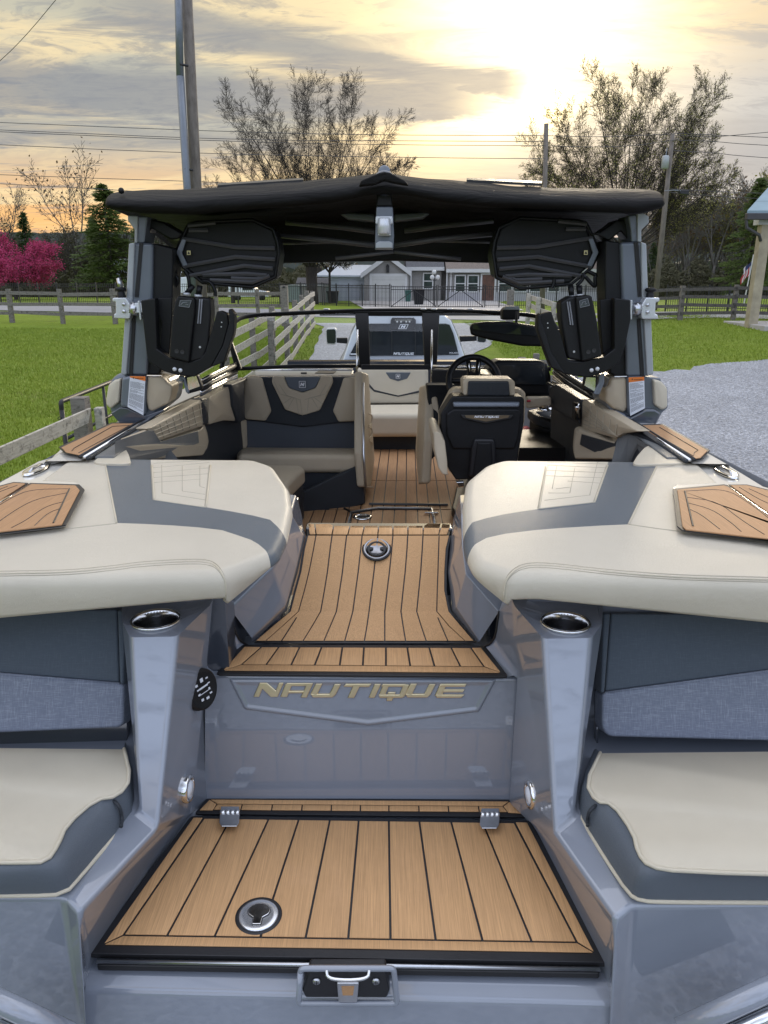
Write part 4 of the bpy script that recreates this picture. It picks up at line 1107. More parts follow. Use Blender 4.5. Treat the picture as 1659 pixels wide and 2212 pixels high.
for i, (x, h) in enumerate(((415,.0),(430,.02),(455,.03))):
    MB().tube([Z(*qs(x,600),1.0), Z(*qs(x+12,720),1.05)], .012, 8).build('stowed_tube', M['blackp'], B, smooth=True)

# ---- starboard side
gs = [Z(1490,994,.60), Z(1372,918,.60), Z(1275,868,.575), Z(1188,826,.55)]
ws = (gs[3]-gs[0]).cross(UP).normalized(); ws = ws if ws.x < 0 else -ws
def fR(x, y, o=0): return PL(*q5(x, y), gs[0]+ws*o, ws)
def rp(nm, pts, mat, o=.03, bv=.012, cr=.008, th=.05): return slab(nm, [fR(*p, o=o) for p in pts], -ws*th, M[mat], B, bevel=bv, seg=4, rad=.01, crown=cr)
MB().prism([fR(1225,520,-.012), fR(985,362,-.012), fR(540,122,-.012), fR(520,700,-.012), fR(1225,700,-.012)], (.03,0,0)).build('side_liner', M['navy'], B)
rp('side_bolster', [(698,210),(720,208),(985,370),(905,380),(868,405),(692,355)], 'tan')
rp('side_bolster', [(540,130),(560,125),(690,205),(688,335),(520,240),(525,150)], 'navy')
g = MB()
for i in range(5): g.tube([fR(700, 235+i*24, .0405), fR(880-(4-i)*4, 385+i*3, .0405)], .002, 5)
for i in range(5): g.tube([fR(740+i*34, 235+i*24, .0405), fR(730+i*34, 350+i*10, .0405)], .002, 5)
g.build('quilt_stitching', M['thread'], B)
# switch plate
MB().prism([fR(655,215,.045), fR(682,225,.045), fR(690,330,.045), fR(650,300,.045)], ws*.01).build('throttle_plate', M['blackm'], B, bevel=.004)
MB().tube([fR(672,300,.06), fR(668,262,.09), fR(672,240,.1)], [.012,.009,.014], 10).build('throttle_lever', M['chrome'], B, smooth=True)
fa = lambda x, y, o=0: D(*q5(x, y), 3.45-.9*(x-690)/600-o)
slab('armrest_face', [fa(665,370), fa(700,362), fa(865,430), fa(890,380), fa(990,380), fa(1100,450), fa(1000,525), fa(660,520), fa(655,470)], (.02,.12,0), M['tan'], B, bevel=.02)
slab('armrest_inlay', [fa(695,385,.012), fa(865,435,.012), fa(905,375,.012), fa(980,372,.012), fa(1090,440,.012), fa(960,530,.012), fa(850,525,.012), fa(685,440,.012)], (0,.01,0), M['navy'], B, bevel=.01)
slab('armrest_top', [Z(*q5(690,362),.79), Z(*q5(865,420),.79), Z(*q5(868,408),.79), Z(*q5(700,350),.79)], (0,0,-.04), M['tan'], B, bevel=.008)
slab('corner_band_top', [Z(*p, .606) for p in [(1345,926),(1379,928),(1420,953),(1475,988),(1440,988),(1402,960),(1370,940)]], (0,0,-.03), M['greyv'], B, bevel=.006)
band3('corner_band', [(1340,925),(1362,938),(1385,950),(1408,966)], [(1320,1004),(1336,1004),(1352,1004),(1372,1004)], .608, .74, 'greyv')
slab('corner_bolster', [Z(*p, .612) for p in [(1364,1004),(1376,984),(1392,966),(1410,958),(1440,967),(1470,984),(1490,1000)]], (0,0,-.12), M['cream'], B, bevel=.02, seg=5, rad=.05)
# side console with armrest, cup and controls
scn_ = [Z(*qd(985,600),.74), Z(*qd(1240,555),.74), Z(*qd(1330,590),.74), Z(*qd(1530,700),.76), Z(*qd(1525,765),.78), Z(*qd(1430,768),.79), Z(*qd(1120,690),.77), Z(*qd(1050,660),.76)]
slab('side_console_pad', scn_, (0,0,-.05), M['navy'], B, bevel=.015)
slab('side_console_top', [Z(*qd(1075,625),.735), Z(*qd(1330,618),.735), Z(*qd(1490,700),.75), Z(*qd(1500,752),.77), Z(*qd(1420,758),.775), Z(*qd(1130,672),.755)], (0,0,.006), M['greyv'], B, bevel=.004)
MB().prism([p-UP*.05+Vector((.02,.03,0)) for p in scn_], (0,0,-.42)).build('side_console_body', M['blackm'], B, bevel=.02)
MB().lathe(Z(*qd(1185,600),.73), UP, [(.05,0),(.05,.012),(.04,.02),(.02,.022),(.02,.04),(.034,.042),(.034,.055),(0,.057)], 24).build('control_knob', M['chrome'], B, smooth=True)
MB().prism([D(*qd(985,470),4.0), D(*qd(1240,470),4.0), D(*qd(1240,560),4.0), D(*qd(985,590),4.0)], (0,.05,0)).build('helm_trim', M['tan'], B, bevel=.01)
MB().prism([D(*qd(985,500),3.97), D(*qd(1030,498),3.97), D(*qd(1028,522),3.97), D(*qd(985,524),3.97)], (0,.02,0)).build('kill_switch', M['red'], B, bevel=.006)
# things stowed under it
MB().tube([Z(*qd(975,800),1.0), Z(*qd(955,900),1.05)], .03, 10).build('extinguisher', M['red'], B, smooth=True)
MB().prism([Z(*qd(985,880),1.0), Z(*qd(1100,920),1.0), Z(*qd(1085,1010),1.06), Z(*qd(960,960),1.06)], (0,0,.003)).build('sticker', M['inkg'], B)
MB().prism([Z(*qd(1110,930),1.0), Z(*qd(1165,950),1.0), Z(*qd(1145,1020),1.06), Z(*qd(1095,990),1.06)], (0,0,.003)).build('sticker', M['yellow'], B)
MB().box((.50, 3.9, 1.0), (1.05, 4.4, CAMZ-.85)).build('helm_body', M['blackm'], B)

# ---- helm: dash, screen hood, wheel, seat
HDp = 4.35
fH = lambda x, y, o=0: D(*qd(x, y), HDp-o)
slab('dash_hood', [fH(560,200), fH(650,95), fH(700,85), fH(1165,90), fH(1200,125), fH(1240,250), fH(1245,470), fH(980,470), fH(600,420)], (0,.22,-.01), M['blackm'], B, bevel=.03, seg=5)
slab('dash_screen', [fH(680,130,.02), fH(1170,130,.02), fH(1190,340,.02), fH(700,345,.02)], (0,.01,0), M['dglass'], B, bevel=.006)
slab('dash_face', [D(*qd(0,180),4.45), D(*qd(560,190),4.45), D(*qd(620,470),4.3), D(*qd(0,480),4.3)], (0,.1,0), M['blackm'], B, bevel=.01)
MB().tube([D(*qd(0,145),4.5), D(*qd(545,170),4.45)], .008, 8).build('dash_trim', M['chrome'], B, smooth=True)
slab('dash_top', [D(*qd(440,170),4.4), D(*qd(590,178),4.4), D(*qd(640,240),4.2), D(*qd(470,225),4.2)], (0,0,-.02), M['tan'], B, bevel=.01)
slab('helm_front', [D(*qd(-60,340),4.2), D(*qd(240,340),4.2), D(*qd(240,900),4.0), D(*qd(-40,1150),3.95), D(*qd(-20,900),4.0)], (0,.1,0), M['blackm'], B, bevel=.01)
slab('helm_pad', [D(*qd(-5,475),4.14), D(*qd(50,465),4.14), D(*qd(70,560),4.12), D(*qd(80,790),4.05), D(*qd(-2,800),4.05)], (0,.03,0), M['tan'], B, bevel=.01)
MB().tube([D(*q3(1078,425), 4.5), D(*q3(1076,705), 4.35)], .006, 8).build('door_strut', M['chrome'], B, smooth=True)
MB().tube([D(*q3(693,425), 4.5), D(*q3(688,662), 4.35)], .006, 8).build('door_strut', M['chrome'], B, smooth=True)
# steering wheel
wc = D(*qd(435,300), 4.02); wa = Vector((0,-.86,.5)).normalized(); wu = Vector((1,0,0)); wv = wa.cross(wu).normalized()
if wv.z < 0: wv = -wv
rw = abs((D(*qd(705,300),4.02)-wc).x)*.96
wheel = MB().tube([wc+wu*rw*math.cos(2*math.pi*i/48)+wv*rw*1.02*math.sin(2*math.pi*i/48) for i in range(49)], .017, 12, cap=False).build('steering_wheel', M['blackp'], B, smooth=True)
sp_ = MB()
for dx_ in (-.022, .022): sp_.tube([wc+wu*dx_*1.3+wv*rw, wc+wu*dx_*.8+wv*.01, wc+wu*dx_*1.4-wv*.06], [.012,.015,.02], 8)
for sx in (-1,1): sp_.tube([wc, wc+wu*sx*rw], [.02,.011], 8)
sp_.lathe(wc-wa*.02, wa, [(.06,0),(.055,.02),(.03,.035),(0,.036)], 24)
sp_.build('wheel_spokes', M['blackm'], wheel, smooth=True)
sk = MB()
for dx_ in (-.02, .02): sk.tube([wc+wu*dx_*1.5+wv*rw*.95+wa*.014, wc+wu*dx_*1.1+wv*rw*.35+wa*.016], .0035, 6)
sk.build('spoke_trim', M['chrome'], wheel, smooth=True)
MB().tube([wc, wc-wa*.25], .03, 10).build('steering_column', M['blackm'], B, smooth=True)
# driver's seat
DD = 3.45
fD = lambda x, y, o=0: D(*qd(x, y), DD-o)
slab('helm_seat_cushion', [fD(80,640,-.14), fD(190,420,-.14), fD(240,378,-.14), fD(930,385,-.14), fD(978,430,-.14), fD(965,700,-.14), fD(900,1080,-.14), fD(880,1250,-.14), fD(180,1260,-.14), fD(75,900,-.14)], (0,.1,0), M['tan'], B, bevel=.04, seg=5)
slab('helm_seat_shell', [fD(90,640), fD(205,465), fD(230,458), fD(930,462), fD(958,485), fD(955,720), fD(905,1000), fD(870,1300), fD(250,1330), fD(165,1200), fD(95,820)], (0,.12,0), M['blackm'], B, bevel=.03, seg=4)
slab('helm_shell_ridge', [fD(215,520,.01), fD(915,520,.01), fD(905,575,.014), fD(225,575,.014)], (0,.02,0), M['towerg'], B, bevel=.008)
slab('helm_shell_panel', [fD(150,640,.012), fD(220,590,.012), fD(905,590,.012), fD(930,640,.012), fD(900,900,.012), fD(860,1010,.012), fD(215,1010,.012), fD(150,860,.012)], (0,.02,0), M['blackm'], B, bevel=.012)
slab('helm_shell_rib', [fD(440,900,.03), fD(640,900,.03), fD(665,960,.03), fD(670,1300,.03), fD(380,1300,.03), fD(410,1000,.03)], (0,.03,0), M['rub'], B, bevel=.012)
slab('helm_shell_rib_inner', [fD(470,935,.036), fD(620,935,.036), fD(640,1300,.036), fD(420,1300,.036)], (0,.02,0), M['blackm'], B, bevel=.01)
slab('helm_headrest', [fD(318,300,-.03), fD(350,275,-.03), fD(820,278,-.03), fD(862,310,-.03), fD(866,455,-.03), fD(325,452,-.03)], (0,.12,0), M['tan'], B, bevel=.03, seg=5)
slab('headrest_inlay', [fD(378,305,-.015), fD(800,305,-.015), fD(812,458,-.015), fD(368,455,-.015)], (0,.03,0), M['navy'], B, bevel=.008)
slab('helm_seat_bolster', [D(*qd(10,840),3.25), D(*qd(40,822),3.25), D(*qd(95,840),3.25), D(*qd(135,930),3.25), D(*qd(160,1150),3.2), D(*qd(165,1285),3.2), D(*qd(110,1270),3.2), D(*qd(65,1200),3.2), D(*qd(25,1000),3.25)], (.0,.35,0), M['tan'], B, bevel=.03, seg=5)
bd = slab('helm_badge', [fD(300,652,.026), fD(845,652,.026), fD(820,690,.026), fD(575,740,.026), fD(545,740,.026), fD(325,690,.026)], (0,.01,0), M['ink'], B, bevel=.003)
MB().prism([fD(340,656,.0275), fD(805,656,.0275), fD(790,680,.0275), fD(560,722,.0275), fD(355,680,.0275)], (0,-.001,0)).build('badge_inlay', M['gold2'] if 'gold2' in M else M['gold'], bd)
wordmark('badge_lettering', lambda x, y: fD(440+(x-170)*.21, 660+(y-104)*.26, .0295), Vector((0,-1,0)), .001, M['whitep'], bd)
MB().tube([D(*qd(520,1250),3.5), D(*qd(520,1500),3.5)], .06, 16).build('helm_pedestal', M['blackm'], B, smooth=True)
q = [D(*qd(250,1350),3.4), D(*qd(330,1345),3.4), D(*qd(335,1400),3.4), D(*qd(270,1410),3.4)]
MB().prism(q, (0,.03,0)).build('seat_slide', M['chrome'], B, bevel=.004)
MB().prism([fnf(1035,1040), fnf(992,1040), fnf(975,1115), fnf(985,1130), fnf(1060,1130)], (0,0,.05)).build('helm_floor_trim', M['blackm'], B, bevel=.01)
# ================================================================= TOWER, RACKS, BIMINI, WINDSHIELD
def tL(x, y): return (224.6+.2291*x, 449.3+.2291*y)
def tR(x, y): return (1054.1+.23957*x, 449.3+.23957*y)      # 460/1659/1.15737
TY = 3.30
def build_tower_side(s):
    z = tL if s < 0 else tR
    f = lambda x, y, Y=TY: D(*z(x, y), Y)
    bk = Vector((0, .16, 0))
    if s < 0:
        lower = [(235,330),(290,325),(460,335),(452,850),(405,1580),(160,1570),(205,870)]
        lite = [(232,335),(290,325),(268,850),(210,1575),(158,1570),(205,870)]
        inner = [(455,330),(650,380),(645,840),(640,1000),(600,1400),(520,1570),(405,1580),(450,850)]
        upper = [(222,70),(412,80),(380,330),(290,330),(288,205),(224,120)]
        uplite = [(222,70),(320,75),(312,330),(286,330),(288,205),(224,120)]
        grooves = [[(345,330),(300,840)],[(360,330),(318,840)],[(285,900),(245,1570)],[(300,900),(262,1570)]]
        base = [(92,1580),(150,1560),(245,1575),(405,1582),(600,1600),(640,1690),(620,1840),(380,2036),(150,2036),(60,1935),(20,1800),(40,1660)]
        padI = [(410,1588),(520,1590),(560,1600),(600,1650),(645,1680),(640,1740),(612,1840),(450,1920),(415,1900),(395,1800)]
        padO = [(95,1625),(158,1605),(140,1830),(60,1895),(20,1860),(18,1800),(40,1670)]
        faceB = [(165,1600),(238,1585),(400,1590),(385,1960),(215,1885),(150,1875)]
        lab = [(245,1585),(392,1588),(372,1955),(222,1875)]
        foot = [(150,1880),(215,1885),(380,1960),(560,1900),(560,1920),(370,2040),(150,2036),(62,1935)]
        seam = [(405,1580),(545,1582)]
        clamp = [(78,848),(205,845),(262,935),(240,1045),(92,1040),(92,1000),(110,995),(108,885),(78,882)]
        knob = (165,800); cyl = ((255,945),(325,955)); plate = [(315,875),(335,875),(355,1058),(335,1055)]
    else:
        lower = [(1195,310),(1380,305),(1430,320),(1445,720),(1475,1010),(1495,1500),(1430,1520),(1250,1520),(1240,1240),(1215,830)]
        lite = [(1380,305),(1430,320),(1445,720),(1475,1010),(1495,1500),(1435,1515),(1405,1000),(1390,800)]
        inner = [(1055,560),(1060,290),(1195,310),(1215,830),(1240,1240),(1250,1520),(1150,1520),(1100,1490),(1060,1000)]
        upper = [(1262,70),(1400,45),(1450,75),(1452,135),(1385,195),(1385,305),(1295,308),(1285,200)]
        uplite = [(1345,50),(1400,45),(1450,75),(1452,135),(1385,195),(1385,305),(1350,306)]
        grooves = [[(1325,310),(1360,800)],[(1345,310),(1378,800)],[(1365,1000),(1400,1510)],[(1350,1000),(1382,1510)]]
        base = [(1100,1530),(1250,1520),(1410,1520),(1560,1535),(1560,1560),(1620,1620),(1625,1800),(1570,1850),(1520,1950),(1340,1990),(1130,1870),(1060,1760),(1055,1620)]
        padI = [(1145,1530),(1252,1530),(1258,1800),(1235,1850),(1130,1810),(1062,1750),(1056,1640),(1095,1600),(1110,1540)]
        padO = [(1492,1545),(1560,1560),(1618,1620),(1622,1800),(1575,1825),(1505,1780)]
        faceB = [(1255,1525),(1410,1520),(1420,1810),(1280,1880),(1262,1800)]
        lab = [(1268,1527),(1408,1522),(1415,1805),(1282,1875)]
        foot = [(1240,1850),(1280,1885),(1420,1810),(1510,1810),(1570,1850),(1520,1955),(1340,1990),(1130,1870),(1140,1815)]
        seam = [(1140,1522),(1250,1520)]
        clamp = [(1550,808),(1425,805),(1372,900),(1388,1002),(1535,1002),(1535,962),(1510,955),(1515,850),(1550,845)]
        knob = (1458,770); cyl = ((1370,910),(1300,910)); plate = [(1285,830),(1305,830),(1300,1005),(1275,1005)]
    leg = slab('tower_leg', [f(*p) for p in lower], bk, M['towerg'], B, bevel=.012)
    slab('tower_leg_inner', [f(*p, TY+.02) for p in inner], Vector((0,.14,0)), M['blackm'], B, bevel=.008)
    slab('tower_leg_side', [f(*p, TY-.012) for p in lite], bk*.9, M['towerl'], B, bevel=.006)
    slab('tower_post', [f(*p, TY+.01) for p in upper], bk*.9, M['towerg'], B, bevel=.006)
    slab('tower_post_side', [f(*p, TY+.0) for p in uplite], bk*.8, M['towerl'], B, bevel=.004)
    for g in grooves: MB().tube([f(*p, TY-.001) for p in g], .005, 6).build('leg_groove', M['ink'], leg)
    slab('tower_base', [f(*p, TY+.02) for p in base], Vector((0,.22,0)), M['towerg'], B, bevel=.02)
    slab('tower_base_face', [f(*p, TY-.02) for p in faceB], Vector((0,.06,0)), M['towerg'], B, bevel=.012)
    slab('tower_base_foot', [f(*p, TY-.01) for p in foot], Vector((0,.10,0)), M['geld'], B, bevel=.016)
    slab('tower_base_pad', [f(*p, TY-.004) for p in padI], Vector((0,.12,0)), M['tan'], B, bevel=.022, crown=.01)
    o = slab('tower_base_pad', [f(*p, TY-.004) for p in padO], Vector((0,.18,0)), M['cream'], B, bevel=.018, crown=.006)
    MB().tube([f(*p, TY-.01) for p in seam], .003, 6).build('base_trim', M['chrome'], B)
    # warning label
    lb = MB().prism([f(*p, TY-.0215) for p in lab], (0,-.0008,0)).build('warning_label', M['paper'], B)
    a, b, c_, d_ = [Vector(f(*p, TY-.0232)) for p in lab]
    if s > 0: pass
    L = lambda u, v: (a*(1-u)+b*u)*(1-v)+(d_*(1-u)+c_*u)*v
    MB().prism([L(0,0), L(1,0), L(1,.12), L(0,.04 if s < 0 else .13)], (0,-.0003,0)).build('label_header', M['orange'], lb)
    tx = MB(); rnd = random.Random(4+s)
    v = .17
    while v < .93:
        e = .94 if rnd.random() > .25 else rnd.uniform(.4, .8)
        u = .06
        while u < e:
            w_ = rnd.uniform(.03, .11); u2 = min(e, u+w_)
            tx.prism([L(u, v), L(u2, v), L(u2, v+.0085), L(u, v+.0085)], (0,-.0003,0)); u = u2+.022
        v += .027 if rnd.random() > .15 else .045
    tx.prism([L(.2,.035), L(.26,.035), L(.26,.075), L(.2,.075)], (0,-.0006,0))
    tx.build('label_text', M['ink'], lb)
    txo('label_title', 'WARNING', L(.32,.085) , Vector((1,0,0)), UP, (b-a).length*.12, M['ink'], lb, 0, -.0008)
    # board rack clamp
    c1 = slab('rack_clamp', [f(*p, TY-.05) for p in clamp], (0,.05,0), M['alu'], B, bevel=.006)
    slab('clamp_insert', [f(knob[0]-s*-1*0+(-45 if s<0 else 45)*0+(q[0] if s<0 else q[0]), q[1], TY-.056) for q in ([(120,895),(190,893),(200,985),(125,988)] if s<0 else [(1430,855),(1505,855),(1505,948),(1425,955)])], (0,.01,0), M['paper'], c1, bevel=.003)
    for q in ([(186,908),(188,975)] if s < 0 else [(1440,875),(1440,940)]):
        MB().lathe(f(*q, TY-.058), (0,-1,0), [(.0075,0),(.007,.003),(0,.003)], 14).build('clamp_bolt', M['steel'], c1, smooth=True)
    MB().lathe(f(knob[0], knob[1]+45, TY-.03), UP, [(.016,0),(.016,.02),(.012,.024),(.022,.03),(.024,.034),(.018,.042),(0,.043)], 20).build('clamp_knob', M['blackm'], c1, smooth=True)
    MB().tube([f(*cyl[0], TY-.03), f(*cyl[1], TY-.03)], .028, 20).build('clamp_spool', M['steel'], c1, smooth=True)
    slab('clamp_plate', [f(*p, TY-.06) for p in plate], (0,.07,0), M['alu'], c1, bevel=.003)
    # rack body
    RY = TY-.10
    if s < 0:
        body = [(345,870),(482,850),(500,1330),(610,1408),(640,1010),(700,835),(690,830),(860,850),(1000,850),(1008,1000),(985,1290),(940,1420),(820,1460),(960,1390),(1070,970),(1160,1000),(1230,1010),(1215,1200),(1130,1450),(850,1592),(700,1580),(560,1545),(420,1450),(405,1370)]
        U = [(345,872),(482,850),(500,1328),(612,1410),(800,1455),(905,1420),(955,1360),(1065,975),(1100,970),(1165,1000),(1175,1100),(1120,1300),(1010,1500),(850,1592),(690,1578),(560,1540),(425,1455),(400,1370)]
        mid_ = [(690,828),(850,845),(858,940),(800,1460),(615,1410),(645,1010),(665,890)]
        mid2 = [(850,840),(1000,850),(1008,1000),(980,1290),(935,1425),(800,1460),(850,960)]
        fork = [(1172,960),(1188,950),(1230,1000),(1228,1120),(1218,1200),(1195,1260),(1130,1455),(1010,1500),(1120,1300),(1180,1080)]
        bolts = [(667,1520),(722,1530)]; dots = [(1110,1078),(1106,1120)]; holes = [(686,1350),(738,1358)]; pin = (905,1312)
        lg = [(718,870),(828,868),(805,940),(705,925)]; slot = [(905,860),(885,1090)], [(925,860),(908,1090)]
        strap = [(700,1580),(760,1590),(770,1640),(800,1730),(800,1760),(770,1740),(745,1640),(705,1640)]
        mir = [(785,1600),(870,1580),(905,1680),(795,1720)]; mirf = [(745,1590),(880,1575),(925,1690),(915,1720),(790,1755),(750,1640)]
        panel = [(480,850),(640,845),(640,1010),(612,1410),(520,1330),(545,1080),(495,1000)]
        tube_ = [(840,730),(780,812)], [(905,730),(890,830)]
        hooks = [[(690,600),(640,620),(690,650),(700,690),(672,745),(650,745)], [(760,590),(800,650),(810,800)], [(930,690),(1000,690),(1050,780),(1048,830)]]
    else:
        U = [(1285,828),(1138,812),(1140,1270),(1040,1345),(850,1385),(770,1382),(718,1370),(660,1150),(600,1020),(575,935),(450,965),(445,1080),(500,1250),(570,1440),(700,1500),(900,1530),(1060,1480),(1180,1400),(1240,1240),(1290,1000)]
        mid_ = [(790,800),(905,785),(940,795),(985,1010),(1030,1340),(850,1388),(810,1010)]
        mid2 = [(655,850),(740,800),(800,795),(815,1010),(855,1388),(725,1360),(690,1180),(660,1000)]
        fork = [(450,965),(490,950),(480,1020),(520,1120),(570,1300),(700,1500),(570,1440),(500,1250),(445,1085)]
        bolts = [(932,1463),(986,1450)]; dots = [(538,1038),(540,1080)]; holes = [(905,1298),(957,1285)]; pin = (776,1296)
        lg = [(822,838),(900,812),(918,880),(830,900)]; slot = [(715,845),(745,1055)], [(735,845),(765,1055)]
        strap = [(1000,1500),(1055,1490),(1050,1580),(1005,1690),(950,1680),(1000,1570)]
        mir = [(885,1525),(970,1530),(965,1655),(870,1600)]; mirf = [(880,1510),(985,1515),(975,1680),(860,1640)]
        panel = [(1012,830),(1138,812),(1140,1270),(1040,1345),(1010,1010)]
        tube_ = [(745,700),(755,805)], [(820,700),(828,790)]
        hooks = [[(900,570),(985,610),(960,620),(975,720),(930,680),(880,620)], [(850,600),(860,640),(800,700)], [(600,640),(590,700),(575,720)]]
    rk = slab('board_rack', [f(*p, RY) for p in U], (0,.05,0), M['blackp'], B, bevel=.005)
    slab('rack_arm', [f(*p, RY-.02) for p in mid_], (0,.08,0), M['blackp'], rk, bevel=.008)
    slab('rack_arm', [f(*p, RY+.0) for p in mid2], (0,.09,0), M['blackm'], rk, bevel=.01)
    slab('rack_fork', [f(*p, RY-.015) for p in fork], (0,.06,0), M['blackm'], rk, bevel=.006)
    slab('rack_inner_panel', [f(*p, RY+.06) for p in panel], (0,.02,0), M['blackm'], rk, bevel=.004)
    for q in bolts: MB().lathe(f(*q, RY-.0), (0,-1,0), [(.0085,0),(.0085,.004),(.006,.006),(0,.006)], 18).build('rack_bolt', M['alu'], rk, smooth=True)
    for q in dots: MB().lathe(f(*q, RY-.0), (0,-1,0), [(.0028,0),(.0026,.002),(0,.002)], 10).build('rack_rivet', M['alu'], rk)
    MB().lathe(f(*pin, RY-.0), (0,-1,0), [(.005,0),(.004,.003),(0,.003)], 10).build('rack_pin', M['alu'], rk)
    for q in holes: MB().lathe(f(*q, RY-.021), (0,-1,0), [(.009,0),(.009,.001),(0,.0)], 14).build('rack_hole', M['ink'], rk)
    cc = [Vector(f(*p, RY-.0215)) for p in lg]; q = MB().prism(cc, (0,-.0008,0)).build('rack_badge', M['geld'], rk)
    e = MB(); c_ = sum(cc, Vector())/4
    for i in range(4): 
        a_, b_ = cc[i], cc[(i+1) % 4]; e.tube([a_*.94+c_*.06+Vector((0,-.001,0)), b_*.94+c_*.06+Vector((0,-.001,0))], .0009, 4)
    qu = (cc[1]-cc[0])*.33; qv = (cc[3]-cc[0])*.2
    e.tube([c_-qu+qv-Vector((0,.001,0)), c_-qu*.6-qv-Vector((0,.001,0)), c_+qu*.5-qv-Vector((0,.001,0)), c_+qu*.2+qv-Vector((0,.001,0)), c_+qu*.9+qv-Vector((0,.001,0))], .0013, 4)
    e.build('badge_mark', M['inkg'], q)
    for sl in slot: MB().tube([f(*p, RY-.004) for p in sl], .003, 6).build('rack_groove', M['inkg'], rk)
    slab('lower_bracket', [f(*p, RY+.04) for p in strap], (0,.05,0), M['towerg'], B, bevel=.006)
    mf = slab('side_mirror', [f(*p, RY+.05) for p in mirf], (0,.04,0), M['blackm'], B, bevel=.008)
    MB().prism([f(*p, RY+.048) for p in mir], (0,-.002,0)).build('mirror_glass', M['chrome'], mf)
    # speaker pod
    SY = TY+.10
    if s < 0: pod = [(680,420),(735,285),(800,155),(880,135),(1060,130),(1400,110),(1595,200),(1635,320),(1650,430),(1618,650),(1400,748),(930,705),(745,555)]
    else: pod = [(1000,400),(935,275),(880,155),(800,125),(560,100),(240,90),(110,185),(70,300),(48,415),(78,615),(330,705),(740,680),(900,540)]
    pr = slab('tower_speaker', [f(*p, SY) for p in pod], (0,.20,0), M['blackm'], B, bevel=.012)
    mx = lambda q: q if s < 0 else (1000-(q[0]-680)*.985, q[1]-20)
    rimq = [mx(p) for p in [(680,420),(735,285),(800,155),(880,135),(1400,110),(1595,200),(1635,320),(1650,430),(1618,650),(1400,748),(930,705),(745,555)]]
    MB().tube([f(*p, SY-.008) for p in rimq+[rimq[0]]], .0075, 6).build('speaker_rim', M['blackp'], pr, smooth=True)
    bars = [[(740,290),(1240,370),(1610,380)], [(745,550),(1240,460),(1610,485)], [(800,640),(1320,545),(1590,570)], [(930,630),(1340,620),(1530,635),(1440,670),(1200,662)],[(1000,680),(1400,700),(1560,640)], [(800,210),(980,210)], [(790,165),(1050,138)]]
    gb = MB()
    for b_ in bars: gb.tube([f(*mx(p), SY-.014) for p in b_], .008, 4)
    gb.build('speaker_grille', M['grille'], pr)
    slab('speaker_ring', [f(*mx(p), SY-.02) for p in [(680,420),(735,290),(775,300),(735,425),(790,545),(745,552)]], (0,.01,0), M['towerg'], pr, bevel=.003)
    lbq = [mx(p) for p in [(782,402),(816,402),(818,442),(782,442)]]
    st_ = MB().prism([f(*p, SY-.016) for p in lbq], (0,-.001,0)).build('caution_sticker', M['yellow'], pr)
    q = [mx(p) for p in [(799,408),(812,434),(787,434)]]; MB().prism([f(*p, SY-.0175) for p in q], (0,-.001,0)).build('caution_mark', M['ink'], st_)
    for tb in tube_:
        MB().tube([f(*p, SY-.05) for p in tb], .012, 10).build('speaker_strut', M['blackp'], B, smooth=True)
        MB().tube([f(tb[1][0], tb[1][1]-15, SY-.05), f(tb[1][0], tb[1][1]+12, SY-.05)], .0165, 14).build('strut_collar', M['alu'], B, smooth=True)
    for hk in hooks: MB().tube(chaik([f(*p, SY-.02) for p in hk], 2), .008, 8).build('rack_hook', M['blackp'], B, smooth=True)
    # arm joining tower and arch
    if s < 0: arm = [(400,95),(560,130),(740,240),(700,290),(630,300),(440,190),(400,330)]
    else: arm = [(1262,100),(1150,110),(1105,150),(1010,215),(930,230),(1000,250),(1090,300),(1200,210),(1285,310)]
    slab('tower_arm', [f(*p, TY+.06) for p in arm], (0,.1,0), M['blackp'], B, bevel=.015)
def txo(name, body, loc, u, v, size, mat, parent, roll=0, off=0):
    cu = bpy.data.curves.new(name, 'FONT'); cu.body = body; cu.size = size; cu.extrude = .0002
    to = bpy.data.objects.new(name, cu); COL.objects.link(to)
    dg = bpy.context.evaluated_depsgraph_get(); me = bpy.data.meshes.new_from_object(to.evaluated_get(dg))
    bpy.data.objects.remove(to)
    n = Vector(u).cross(Vector(v))
    for vx in me.vertices:
        vx.co = Vector(loc)+Vector(u)*vx.co.x+Vector(v)*vx.co.y+n*(vx.co.z)+Vector((0,off,0))
    me.name = name; me.materials.clear()
    me.materials.append(mat); o = bpy.data.objects.new(name, me); COL.objects.link(o); par(o, parent); return o
M['grille'] = pm('grille_grey', (.10,.10,.105), .35)
build_tower_side(-1); build_tower_side(1)
# lamp-like pylon outside port leg
MB().tube([D(*tL(140,660),TY+.1), D(*tL(165,770),TY+.1)], .012, 10).build('clamp_pin', M['steel'], B, smooth=True)

# ---- tower arch under the canopy
fA = lambda x, y, Y: D(x, y, Y)
AR = 3.5
def qc(x, y): return ((680+.33755*x)/1.15737, (400+.33755*y)/1.15737)
arch = MB()
for pts, Ya, r in (([(100,462),(520,500),(760,530)], 3.7, .012), ([(40,555),(520,605),(760,632)], 3.6, .012), ([(905,632),(1200,590),(1659,545)], 3.6, .012), ([(980,525),(1250,490),(1640,450)], 3.7, .012), ([(470,730),(900,680)], 3.55, .008), ([(905,680),(1400,735)], 3.55, .008), ([(60,620),(480,608)], 3.75, .006), ([(1200,600),(1640,610)], 3.75, .006)):
    MB().tube([fA(*qc(*p), Ya) for p in pts], r, 8).build('arch_rib', M['grille'], B, smooth=True)
slab('arch_plate', [fA(*qc(*p), 3.75) for p in [(480,385),(760,400),(760,460),(560,440)]], (0,.06,0), M['towerg'], B, bevel=.01)
